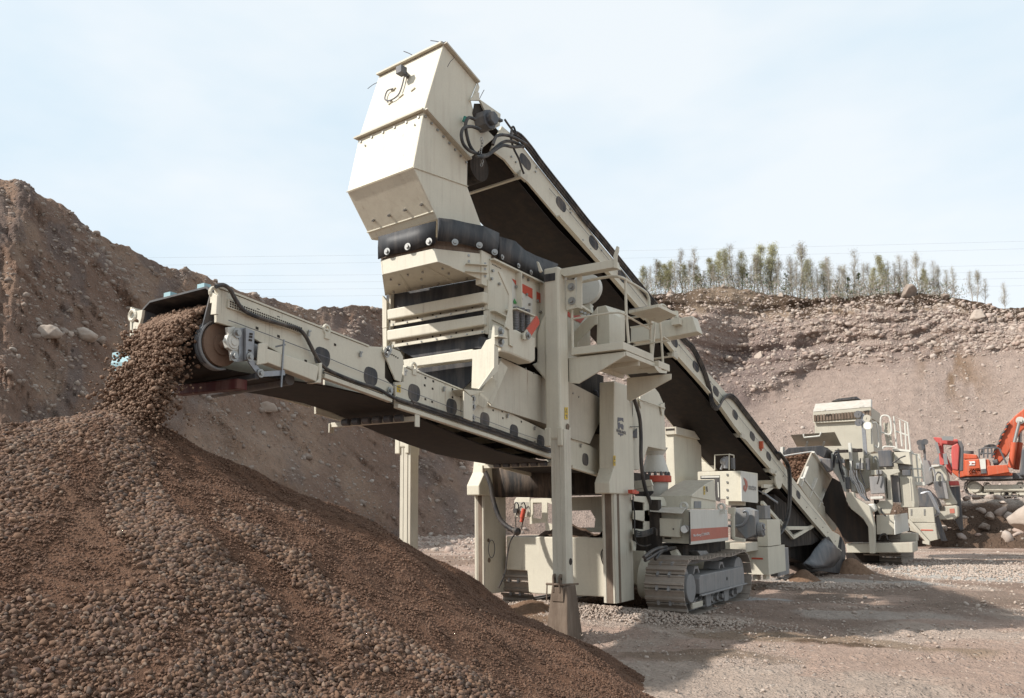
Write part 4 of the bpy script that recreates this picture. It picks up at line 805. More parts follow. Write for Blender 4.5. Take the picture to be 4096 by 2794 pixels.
bolts(lipf, [ul[0].lerp(ul[1], u).lerp(ul[3].lerp(ul[2], u), w)-Vector((0,.012,.012)) for u, w in [(.12,.25),(.4,.2),(.62,.22),(.9,.25),(.2,.55),(.5,.5),(.85,.5),(.1,.85),(.42,.85),(.6,.85),(.9,.85)]], (0,-.3,-1), .018)
bolts(lipf, [PV('c14', *p, A_, Bc) for p in [(848,280),(850,332),(997,355),(996,403),(997,468)]], (.6,-.8,0), .018)
one('stiffener', M['cream'], lipf, lambda b: [b.prism([PV('c14', *p, A_, Bc) for p in pp_]+[], (.05,-.06,0)) for pp_ in ([(815,366),(1012,372),(1012,380)], [(810,434),(1012,442),(1012,450)])])
# rubber skirts with washers
rf0 = ty('c3', [(308,182),(400,158),(560,112),(732,66)], YL-.05); rf1 = ty('c3', [(305,350),(400,312),(560,285),(732,228)], YL-.02)
f1 = one('rubber_flap', M['black'], scr, lambda b: b.sheet([rf0, [p.lerp(q, .5)+Vector((0,-.008,0)) for p, q in zip(rf0, rf1)], rf1]), solid=.02, smooth=True)
A2 = P('c3', 752, 45, 'y', YL-.03); B2 = Vector((-5.85, 9.72, 5.3))
r0 = [PV('c3', *p, A2, B2) for p in [(752,42),(850,62),(960,78),(1080,110),(1203,155)]]; r1 = [PV('c3', *p, A2, B2) for p in [(748,212),(850,222),(960,240),(1080,275),(1190,325)]]
f2 = one('rubber_flap', M['black'], scr, lambda b: b.sheet([[p+Vector((.03,-.03,0))*(i % 2) for i, p in enumerate(r0)], [p.lerp(q,.5)+Vector((.012,-.012,0)) for p, q in zip(r0, r1)], r1]), solid=.02, smooth=True)
r0 = tx('c3', [(1203,180),(1300,220),(1400,282),(1500,322),(1634,390)], -5.84); r1 = tx('c3', [(1200,345),(1300,392),(1400,445),(1500,495),(1560,525)], -5.84)
f3 = one('rubber_flap', M['black'], scr, lambda b: b.sheet([[p+Vector((.05*math.sin(i*1.7),0,0)) for i, p in enumerate(r0)], [p.lerp(q,.5)+Vector((.01,0,0)) for p, q in zip(r0, r1)], r1]), solid=.02, smooth=True)
bolts(f1, ty('c14', [(110,242),(296,198),(490,152)], YL-.06), (0,-1,0), .026, 'steel', 'washer_bolt', True)
bolts(f2, [PV('c14', *p, A2+Vector((.05,-.05,0)), B2+Vector((.05,-.05,0))) for p in [(725,158),(946,185),(1084,248)]], (.66,-.75,0), .024, 'steel', 'washer_bolt', True)
bolts(f3, tx('c14', [(1152,293),(1299,371),(1412,431)], -5.80), (1,0,0), .02, 'steel', 'washer_bolt', True)
one('corner_filler', M['cream'], scr, lambda b: b.box((-5.98,9.40,4.86),(-5.885,9.66,5.34)))
one('rust_rim', M['shoe'], scr, lambda b: (b.prism([PV('c14', *p, A_, Bc)+Vector((-.16,.14,0)) for p in [(545,60),(1015,150),(1022,300),(800,275),(532,240)]], (-.02,.02,0)), b.prism(ty('c14',[(45,285),(548,135),(532,222),(60,332)],YL+.05), (0,.03,0)), b.prism([PV('c14', *p, A_, Bc)+Vector((-.03,.02,0)) for p in [(552,120),(1015,215),(1022,290),(800,262),(532,230)]], (-.02,.02,0)), b.box((-5.93,9.55,5.2),(-5.90,12.7,5.62)), b.prism([PV('c14', *p, A_, Bc)+Vector((-.01,.01,0)) for p in [(548,180),(800,205),(1010,250),(1018,268),(800,245),(530,214)]], (-.02,.02,0)), b.prism(ty('c14', [(60,305),(540,185),(530,212),(60,320)], YL+.02), (0,.02,0))))
# side wall: ribs, stripes, rim
XS = -5.87
one('side_rim', M['cream'], scr, lambda b: b.bar((XS+.03,9.6,5.255), (XS+.03,12.9,5.255), .08, .025))
for yy in (10.32, 11.08, 11.8): one('side_rib', M['cream'], scr, lambda b: b.box((XS,yy,4.3),(XS+.10,yy+.02,5.24)))
for q in (tx('c14', [(1240,488),(1425,580),(1425,672),(1300,590)], XS+.003), tx('c14', [(1463,605),(1525,640),(1525,722),(1463,690)], XS+.003), tx('c12', [(190,848),(270,850),(395,935),(350,990),(190,905)], XS+.003)): one('red_stripe', M['red'], scr, lambda b: b.prism(q, (.004,0,0)))
one('pale_panel', M['creamwhite'], scr, lambda b: (b.prism(tx('c14', [(1240,495),(1300,592),(1425,675),(1425,950),(1240,800)], XS), (.002,0,0)),))
one('green_mark', simple('green_mark', (.04,.28,.07)), scr, lambda b: b.prism(tx('c14', [(1262,668),(1285,715),(1255,715),(1255,690)], XS+.01), (.003,0,0)))
bolts(scr, tx('c14', [(1062,418),(1052,490),(1122,537),(1272,562),(1370,632),(1320,674),(1395,722),(1495,790),(1470,690),(1335,475),(1385,500)], XS+.01), (1,0,0), .022)
for p in tx('c14', [(1065+12*i, 360+6*i) for i in range(7)], XS): one('slot_hole', M['void'], scr, lambda b: b.cyl(p, p+Vector((.004,0,0)), .010, n=6))
one('side_shelf', M['cream'], scr, lambda b: (b.prism(tx('c14', [(1025,780),(1190,862),(1180,925),(1050,860),(1025,990)], XS), (.02,0,0)), b.prism(tx('c14', [(1030,775),(1190,855),(1190,868),(1030,788)], XS), (.10,0,0))), bevel=.003)
for k in range(3):
    q = P('c14', 1280+50*k, 850+12*k, 'x', -5.74)
    one('spring', M['galv'], scr, lambda b: (b.cyl(q-Vector((0,0,.17)), q+Vector((0,0,.17)), .030, n=12), [b.tube([q+Vector((math.cos(t)*.040, math.sin(t)*.040, -.17+.024*i)) for t in [2*math.pi*j/12 for j in range(12)]], .009, 5, True) for i in range(15)]), smooth=True)
one('spring_seat', M['cream'], scr, lambda b: b.box((XS,10.0,4.60),(XS+.20,10.55,4.62)))
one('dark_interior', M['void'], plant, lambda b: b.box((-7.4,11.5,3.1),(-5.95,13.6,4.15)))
# curved guard bar, side beam, clamp, lever
sb = one('side_beam', M['cream'], plant, lambda b: b.prism(tx('c14', [(1160,932),(1250,945),(1290,950),(1350,985),(1455,1022),(1455,1232),(1420,1252),(1215,1165),(1140,1150)], -5.60), (-.24,0,0)), bevel=.03)
one('guard_bar', M['cream'], sb, lambda b: b.prism(tx('c14', [(1120,422),(1155,430),(1242,618),(1255,1108),(1222,1090),(1216,950),(1182,925),(1216,760),(1216,635)], -5.575), (-.02,0,0)), bevel=.003)
one('clamp_plate', M['cream'], sb, lambda b: (b.prism(tx('c14', [(1085,905),(1160,935),(1160,1118),(1085,1085)], -5.57), (-.03,0,0)), b.prism(tx('c14', [(1115,1000),(1205,1020),(1205,1030),(1115,1012)], -5.50), (-.07,0,0))), bevel=.004)
bolts(sb, tx('c14', [(1138,968),(1138,1062)], -5.57), (1,0,0), .036, washer=True)
b = MB(); b.prism(tx('c14', [(1382,945),(1405,1005),(1382,1045),(1352,1035),(1350,990)], -5.54), (-.025,0,0)); lv = b.build('lock_lever', M['cream'], sb)
one('red_grip', M['red'], lv, lambda b: b.prism(tx('c14', [(1468,825),(1490,870),(1490,900),(1412,1012),(1382,945)], -5.535), (-.03,0,0))); bolts(lv, tx('c14', [(1387,1005)], -5.53), (1,0,0), .03, washer=True)
fr = one('front_beam', M['cream'], plant, lambda b: (b.prism(ty('c14', [(255,1222),(960,1125),(1005,1045),(1050,1030),(1065,905),(1085,905),(1078,1290),(940,1487),(872,1480),(880,1215),(262,1292)], 9.22), (0,.03,0)), b.prism(ty('c14', [(255,1222),(885,1125),(882,1215),(262,1292)], 9.25), (0,.16,0))), bevel=.006)
one('beam_side', M['cream'], fr, lambda b: b.prism(tx('c14', [(1080,1085),(1118,1115),(1115,1325),(945,1490),(940,1487),(1078,1290)], P('c14',1080,1100,'y',9.22).x), (-.02,0,0)))
one('lower_flap', M['black'], scr, lambda b: (b.prism(ty('c14', [(180,1112),(990,985),(1000,1040),(960,1110),(350,1205)], 9.62), (0,.02,0)), b.prism(ty('c14', [(950,1010),(1035,1030),(968,1122),(902,1115)], 9.4), (0,.02,0))))
one('lower_flap', M['black'], scr, lambda b: b.prism(ty('c14', [(375,1305),(880,1240),(875,1400),(840,1440),(790,1485),(440,1345)], 9.55), (0,.03,0)))
# funnel under the screen
one('funnel', M['creamdirty'], plant, lambda b: b.prism([P('c4',*p,'x',-5.86) for p in [(100,850),(400,990),(560,1010),(790,1130),(790,1300),(720,1455),(600,1420),(415,1315),(20,1190)]], (-1.5,0,0)))
bolts(plant, [P('c4',*p,'x',-5.86) for p in [(140,862),(205,890),(266,925),(324,957),(380,987),(640,1125),(600,1100)]], (1,0,0), .014)
one('funnel_strut', M['cream'], plant, lambda b: (b.bar(P('c14',1165,1265,'x',-5.72), P('c14',1020,1600,'x',-5.80), .02, .16), b.bar(P('c14',1075,1400,'x',-5.7), P('c14',950,1640,'x',-5.84), .02, .14)))
one('clamp_bracket', M['cream'], plant, lambda b: (b.prism(tx('cB', [(1612,570),(1705,580),(1655,655),(1650,705),(1612,690)], XG+.05), (-.05,0,0)), b.prism(tx('cB', [(1610,562),(1705,572),(1640,590)], XG+.22), (-.2,0,0)), b.prism(tx('cB', [(1612,570),(1650,600),(1650,705),(1612,690)], XG+.22), (-.02,0,0))), bevel=.004)
bolts(plant, tx('cB', [(1652,605),(1652,640),(1650,688)], XG+.055), (1,0,0), .026, washer=True)
# ---------------------------------------------------------------- legs
YLg = 10.9
def leg(x1, side):       # x1: inner/right face of the lower post
    x0 = x1-.22
    L_ = one('support_leg', M['cream'], plant, lambda b: b.box((x0-.075,YLg,2.80),(x1-.04,YLg+.30,5.42 if side > 0 else 4.2)), bevel=.03)
    one('leg_extension', M['creamdirty'], L_, lambda b: (b.box((x0,YLg+.02,.70),(x1,YLg+.24,2.95)), b.box((x0+.06,YLg+.012,.9),(x0+.075,YLg+.02,2.8)), b.box((x0+.15,YLg+.008,.9),(x0+.165,YLg+.02,2.8)), b.box((x1-.03,YLg+.08,.9),(x1+.004,YLg+.09,2.8))), bevel=.016)
    one('collar', M['cream'], L_, lambda b: (b.box((x0-.09,YLg-.012,2.70),(x0+.01,YLg+.1,2.98)), b.box((x0+.12,YLg-.012,2.70),(x1-.02,YLg+.04,2.98)), b.box((x1-.06,YLg+.2,2.68),(x1-.028,YLg+.31,3.0))), bevel=.02)
    one('pin_slot', M['shoe'], L_, lambda b: (b.cyl((x1-.03,YLg+.2,3.0),(x1-.02,YLg+.2,3.0),.045,n=14), b.box((x1-.035,YLg+.16,2.68),(x1-.022,YLg+.24,3.0))))
    one('pin_hole', M['void'], L_, lambda b: b.cyl((x1-.02,YLg+.16,1.02),(x1+.004,YLg+.16,1.02),.05,n=16))
    if side > 0:
        for px_ in (x0+.02, x0+.12): one('hinge_lug', M['shoe'], L_, lambda b: (b.box((px_,YLg-.05,.58),(px_+.03,YLg+.06,.80)), b.cyl((px_,YLg-.0,.80),(px_+.03,YLg-.0,.80),.05,n=14)), bevel=.01)
        one('hinge_pin', M['shoe'], L_, lambda b: (b.cyl((x0-.08,YLg-.03,.70),(x1-.02,YLg-.03,.70),.018,n=10), b.bar((x1-.04,YLg-.0,.70),(x1+.14,YLg+.12,.71),.025,.025), b.bar((x0-.07,YLg-.03,.70),(x0-.08,YLg-.03,.45),.015,.015)))
        g = [(x0-.01,YLg-.0),(x1+.02,YLg-.0),(x1+.02,YLg+.28),(x0-.01,YLg+.28)]
        g2 = [(x0-.10,YLg-.10),(x1+.06,YLg-.10),(x1+.06,YLg+.44),(x0-.10,YLg+.44)]
        b = MB(); b.add([Vector((*p,-.22)) for p in g2]+[Vector((*p,.68)) for p in g], [(0,1,2,3),(4,5,6,7),(0,1,5,4),(1,2,6,5),(2,3,7,6),(3,0,4,7)])
        sh = b.build('foot_shoe', M['shoe'], L_, bevel=.015)
        one('shoe_plate', M['shoe'], sh, lambda b: b.box((x0+.01,YLg-.04,.46),(x1-.03,YLg+.01,.66)), bevel=.004)
    return L_
legR = leg(-5.42, 1); legL = leg(-8.24, -1)
one('leg_cap', M['black'], legR, lambda b: b.prism(ty('c4', [(397,262),(475,250),(475,302),(398,315)], YLg-.01), (0,.008,0)))
one('leg_flange', M['cream'], legR, lambda b: b.prism(ty('c4', [(396,540),(372,595),(345,680),(345,880),(305,892),(400,1000),(414,1045),(440,1045),(440,540)], YLg+.02), (0,.30,0)), bevel=.03)
sticker('c4', [(543,1198),(565,1198),(565,1283),(543,1283)], 'x', -5.455, legR, (.004,0,0))
tb = one('top_beam', M['cream'], plant, lambda b: (b.prism(ty('c12', [(-20,390),(165,355),(728,255),(745,265),(772,355),(740,345),(170,452),(130,430),(-20,470)], YLg+.1), (0,.16,0)),), bevel=.006)
for q in (ty('c12', [(728,355),(728,210),(765,95),(795,110),(790,160),(772,230),(775,360)], YLg+.08), ty('c14', [(1460,330),(1480,335),(1515,420),(1490,435),(1480,420)], YLg-.3)): one('beam_horn', M['cream'], tb, lambda b: b.prism(q, (0,.03,0)), bevel=.01)
one('leg_bracket', M['cream'], plant, lambda b: (b.prism(ty('c12', [(185,490),(285,488),(300,812),(185,845)], YLg+.22), (0,.03,0)), b.prism(ty('c12', [(310,415),(365,425),(365,825),(300,805)], YLg+.20), (0,.03,0))), bevel=.004)
bolts(plant, ty('c12', [(245,572),(250,732)], YLg+.21), (0,-1,0), .032, washer=True)
# ---------------------------------------------------------------- platform, railing and side box
YP = 11.2; a = P('c11',240,320,'y',YP); d_ = P('c11',825,240,'y',YP); XR = d_.x; e_ = P('c11',1175,400,'x',XR); zt_ = (a.z+d_.z)/2
plat = one('platform', M['cream'], plant, lambda b: b.box((a.x,YP,zt_-.115),(XR,e_.y,zt_)), bevel=.006)
lw = P('c11', 1405, 530, 'x', XR+.0)
one('lower_plate', M['cream'], plat, lambda b: (b.box((a.x+.05,YP+.12,zt_-.19),(XR+.0,12.95,zt_-.125)), b.box((XR-.3,e_.y+.05,zt_-.2),(XR+.06,13.0,zt_-.09))), bevel=.004)
one('bracket_arm', M['cream'], plat, lambda b: b.prism(ty('c11', [(208,432),(845,360),(845,412),(325,722),(215,716)], YP+.06), (0,.03,0)), bevel=.006)
one('bracket_arm', M['cream'], plat, lambda b: b.prism(ty('c11', [(865,660),(1370,610),(1370,672),(905,922),(870,900)], 12.80), (0,.03,0)), bevel=.006)
one('cross_rib', M['cream'], plat, lambda b: (b.box((a.x+.1,YP+.65,zt_-.26),(XR-.02,YP+.68,zt_-.19)), b.box((a.x+.1,YP+.1,zt_-.26),(a.x+.14,12.9,zt_-.19))))
xy = lambda pts, x=None, y=None: [P('c12',*p,'x',x) if x is not None else P('c12',*p,'y',y) for p in pts]
XRl = XR-.03
r_ = [P('c12',360,518,'y',YP+.05), P('c12',560,475,'y',YP+.05), P('c12',720,452,'y',YP+.05)]+xy([(815,462),(890,500),(1085,618),(1130,680),(1145,800),(1170,1345)], x=XRl)
one('handrail', M['cream'], plat, lambda b: b.tube(smooth_path(r_, 5), .022, 10), smooth=True)
r_ = [P('c12',268,940,'y',YP+.05), P('c12',600,885,'y',YP+.05), P('c12',760,868,'y',YP+.05)]+xy([(830,875),(900,915),(1145,1055)], x=XRl)
one('midrail', M['cream'], plat, lambda b: b.tube(smooth_path(r_, 5), .016, 8), smooth=True)
one('railing_post', M['cream'], plat, lambda b: b.tube(xy([(868,500),(880,900),(908,1225)], x=XRl), .022, 8))
one('railing_post', M['cream'], plat, lambda b: b.tube([P('c12',252,840,'y',YP+.05), P('c12',262,1278,'y',YP+.05)], .022, 8))
one('railing_post', M['cream'], plat, lambda b: b.bar(P('c12',1225,830,'x',XRl-.02), P('c12',1180,1355,'x',XRl), .03, .035, (0,1,0)))
r_ = xy([(1300,845),(1340,830),(1325,795),(1290,778),(1262,800),(1262,900),(1285,1200),(1305,1500)], x=XRl+.03)
one('handrail', M['cream'], plat, lambda b: b.tube(smooth_path(r_, 5), .020, 8), smooth=True)
for tb_ in (xy([(925,1040),(1185,1000)], y=12.3), xy([(925,1210),(1150,1180)], y=12.3), xy([(960,1248),(1385,1190)], y=12.4), xy([(1305,1145),(1385,1200)], x=XRl)): one('midrail', M['cream'], plat, lambda b: b.tube(tb_, .013, 6))
one('hook', M['cream'], plat, lambda b: b.prism(xy([(1200,1480),(1270,1495),(1272,1468),(1288,1468),(1285,1530),(1330,1540),(1355,1530),(1345,1570),(1260,1560),(1230,1530)], x=XR+.05), (-.01,0,0)))
bx = one('side_box', M['cream'], plant, lambda b: (b.prism(ty('c12', [(543,802),(640,782),(680,860),(690,1225),(535,1235)], 12.1), (0,.5,0)), b.prism([P('c12',640,782,'y',12.1), P('c12',862,852,'y',12.9), P('c12',865,1200,'y',12.9), P('c12',690,1225,'y',12.1)], (-.25,.3,0))), bevel=.01)
one('diagonal_plate', M['cream'], plant, lambda b: b.prism(ty('c12', [(545,800),(500,860),(275,1085),(275,1280),(318,1270),(322,1208),(505,1012),(545,1000)], 12.0), (0,.03,0)), bevel=.006)
one('guard_disc', M['creamwhite'], plant, lambda b: (b.cyl(P('c12',400,588,'y',12.3), P('c12',400,588,'y',12.3)+Vector((0,.12,0)), .265, n=36),), smooth=True)
ex = one('exciter_bracket', M['cream'], plant, lambda b: (b.prism(ty('c12', [(365,790),(455,740),(475,870),(365,830)], 12.32), (0,.1,0)), b.prism(tx('c12', [(365,775),(480,850),(480,875),(365,800)], -5.4), (-.3,0,0))))
bolts(ex, tx('c12', [(360,850),(398,865),(440,885)], -5.4), (0,0,-1), .03)
tp = one('deck_plate', M['cream'], plant, lambda b: (b.prism([P('c12',905,880,'z',4.75), P('c12',1250,805,'z',4.75), P('c12',1460,905,'z',4.75), P('c12',1250,990,'z',4.75)], (0,0,.05)),), bevel=.004)
one('deck_dust', M['heap'] if False else M['trackgrey'], tp, lambda b: b.prism([P('c12',912,850,'z',4.81), P('c12',1245,795,'z',4.81), P('c12',1330,830,'z',4.81), P('c12',1150,880,'z',4.81)], (0,0,.03)))
one('outrigger_beam', M['cream'], plant, lambda b: b.prism(ty('c12', [(930,1030),(1300,962),(1640,905),(1702,1088),(1300,1165),(930,1210)], 13.9), (0,.30,0)), bevel=.012)
one('small_block', M['cream'], plant, lambda b: (bfront(b, 'c12', (1395,935), (1495,1000), 13.75, .14), bfront(b, 'c12', (1410,850), (1462,920), 14.1, .1)), bevel=.006)
# ---------------------------------------------------------------- telescoping columns
def column(dx):
    lo = one('column', M['creamdirty'], plant, lambda b: (b.box((-5.72+dx,12.88,.25),(-5.50+dx,13.64,2.2)), b.box((-5.70+dx,12.868,.25),(-5.665+dx,12.88,2.05)), b.box((-5.545+dx,12.862,.25),(-5.515+dx,12.88,2.05))), bevel=.006)
    pts = [P('c6',*p,'x',-5.5) for p in [(237,40),(237,590),(208,682),(210,752)]]; pts = [Vector((-5.47+dx, p.y, p.z)) for p in pts]+[Vector((-5.47+dx,13.72,2.03)), Vector((-5.47+dx,13.72,pts[0].z))]
    if dx: pts = [Vector((p.x, p.y, min(p.z, 2.9))) for p in pts]
    one('sleeve', M['cream'], lo, lambda b: b.prism(pts, (-.27,0,0)), bevel=.018); return lo
colR = column(0); colL = column(-2.52)
one('groove', M['shoe'], colR, lambda b: (b.box((-5.499,13.0,.25),(-5.494,13.08,2.03)), b.box((-5.66,12.874,.25),(-5.55,12.879,2.05))))
one('groove', M['shoe'], colL, lambda b: (b.box((-8.16,12.874,.25),(-8.08,12.879,2.05)), b.cyl((-8.02,13.0,1.22),(-8.012,13.0,1.22),.035,n=12), b.cyl((-8.02,13.02,.86),(-8.012,13.02,.86),.045,n=12)))
one('ring', M['ink'], colL, lambda b: b.tube([Vector((-8.01, 13.1+.11*math.cos(t), 1.06+.16*math.sin(t))) for t in [2*math.pi*i/24 for i in range(24)]], .006, 5, True))
sticker('c6', [(243,512),(256,512),(256,576),(243,576)], 'x', -5.468, colR, (.004,0,0))
sticker('c11', [(165,1150),(165,1150),(165,1150),(165,1150)], 'x', -5.468, colR, (.004,0,0)) if False else None
# elk emblem plate with the gorge lettering on the column
XE = -5.468
em = one('emblem', M['ink'], colR, lambda b: ([b.prism([P('c11',*p,'x',XE) for p in pl], (.004,0,0)) for pl in (
  [(765,1105),(828,1112),(830,1160),(812,1140),(775,1150),(765,1165)], [(765,1165),(785,1160),(800,1185),(815,1175),(832,1200),(830,1245),(812,1240),(800,1215),(785,1228),(790,1240),(768,1235)],
  [(768,1278),(790,1285),(830,1295),(828,1310),(808,1308),(800,1322),(792,1305),(772,1298)])]))
def text(body, c, a, bb, h, ax, v, parent, m, name='lettering', font_scale=None, off=(.004,0,0)):
    A = P(c, *a, ax, v); B = P(c, *bb, ax, v); cu = bpy.data.curves.new(name, 'FONT'); cu.body = body; cu.extrude = .002; cu.align_x = 'LEFT'; cu.resolution_u = 2
    t = bpy.data.objects.new(name, cu); COL.objects.link(t); bpy.context.view_layer.update(); w = max(t.dimensions.x, .01); hh = max(t.dimensions.y, .01)
    dg = bpy.context.evaluated_depsgraph_get(); me = bpy.data.meshes.new_from_object(t.evaluated_get(dg)); bpy.data.objects.remove(t)
    X = (B-A); Ln = X.length; X.normalize(); Z = Vector((0,0,1)); Z = (Z-X*Z.dot(X)).normalized(); N = Vector(off).normalized()
    H = h
    for vt in me.vertices: co = vt.co.copy(); vt.co = A+X*(co.x/w*Ln)+Z*(co.y/hh*H)+N*(co.z+.003)+Vector(off)
    me.materials.append(M[m]); o = bpy.data.objects.new(name, me); COL.objects.link(o); setpar(o, parent); return o
text('FINNLANDE', 'c11', (750,1268), (855,1300), .052, 'x', XE, colR, 'ink')
text('PALJONTIE', 'c11', (750,1268), (855,1300), .001, 'x', XE, colR, 'ink') if False else None
# ---------------------------------------------------------------- hopper tub, window plate, flap, cables
tub = one('feed_tub', M['cream'], plant, lambda b: b.prism(ty('c5', [(925,785),(1615,797),(1640,1215),(1560,1211),(1120,1190),(1082,1180),(1072,1030),(925,1022)], 13.46), (0,1.2,0)), bevel=.02)
b = MB(); g = [[Vector((x, y, 1.22+.28*math.exp(-((x+7.0)/.5)**2-((y-14.2)/.5)**2)+.25*math.exp(-((x+5.9)/.3)**2)+.03*math.sin(x*21+y*13))) for x in np.linspace(-8.0,-5.75,30)] for y in np.linspace(13.66,15.0,16)]
b.sheet(g); o = b.build('tub_gravel', M['heap'], tub, smooth=True); a_ = o.data.color_attributes.new('col','FLOAT_COLOR','POINT')
for d in a_.data: d.color = (.22,.15,.11,1)
YW = 15.3
one('window_plate', M['cream'], plant, lambda b: [b.prism(ty('c5', pl, YW), (0,.03,0)) for pl in ([(1090,560),(1100,520),(1620,503),(1620,600),(1380,606),(1215,548),(1090,548)], [(1090,548),(1112,548),(1112,655),(1175,665),(1175,690),(1090,700)], [(1175,548),(1213,548),(1213,690),(1175,690)], [(1200,690),(1400,725),(1620,722),(1620,760),(1200,745)], [(1540,600),(1620,600),(1620,722),(1545,722),(1552,660),(1520,606)])])
one('mesh_panel', M['cream'], plant, lambda b: b.prism(ty('c5', [(980,535),(995,512),(1090,512),(1095,650),(985,650)], 15.0), (0,.03,0)), bevel=.01)
one('mesh_holes', M['grey'], plant, lambda b: [b.box((q.x-.006,14.995,q.z-.006),(q.x+.006,15,q.z+.006)) for q in [P('c5', 990+8.2*i, 548+8*j, 'y', 15.0) for i in range(12) for j in range(12)]])
one('red_plug', M['red'], plant, lambda b: (b.cyl(P('c5',1050,590,'y',14.9), P('c5',1035,655,'y',14.9), .045, n=12), b.cyl(P('c5',1035,655,'y',14.9), P('c5',1030,685,'y',14.9), .03, n=12)), bevel=.004)
one('plug_cable', M['hose'], plant, lambda b: (b.tube(smooth_path(ty('c5', [(1030,560),(1050,548),(1060,600),(1040,690),(1032,730)], 14.92), 4), .012, 6), b.tube(smooth_path(ty('c5', [(985,620),(985,560),(1000,548),(1012,580),(992,640),(992,730)], 14.92), 4), .012, 6), b.box(P('c5',972,590,'y',14.9), P('c5',1012,622,'y',14.98))))
one('tub_rim_flap', M['stained'], plant, lambda b: b.sheet([ty('c5', [(775,290),(900,300),(1000,300),(1245,312)], 13.1), ty('c5', [(838,508),(900,512),(1000,508),(1245,518)], 13.14)]), solid=.02, smooth=True)
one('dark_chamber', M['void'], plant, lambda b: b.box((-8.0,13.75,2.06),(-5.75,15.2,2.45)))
hz_ = smooth_path([P('c5',*p,'y',12.75) for p in [(775,330),(812,420),(830,520),(865,630),(900,690),(960,735),(1000,750)]], 5)
one('corrugated_hose', M['hose'], plant, lambda b: (b.tube(hz_, .042, 12), [b.tube([p+(Vector((math.cos(t),0,math.sin(t)))*.047) for t in [2*math.pi*i/10 for i in range(10)]], .006, 4, True) for p in hz_[::2]], b.sph(P('c5',1000,752,'y',12.7), .075)), smooth=True)
for q, k in ((ty('c5', [(985,770),(950,830),(930,940),(915,1050),(870,1150)], 12.8), .014), (ty('c5', [(1625,850),(1595,900),(1600,960),(1630,1020)], 13.4), .012), (ty('c5', [(1622,860),(1605,905),(1610,960),(1632,1005)], 13.4), .008)): one('loose_cable', M['hose'], plant, lambda b: b.tube(smooth_path(q, 5), k, 6))
one('pull_cord', M['ink'], plant, lambda b: b.tube(smooth_path(ty('c4', [(580,1075),(620,1065),(680,1100),(760,1080),(780,1120)], 13.2), 5), .016, 6))
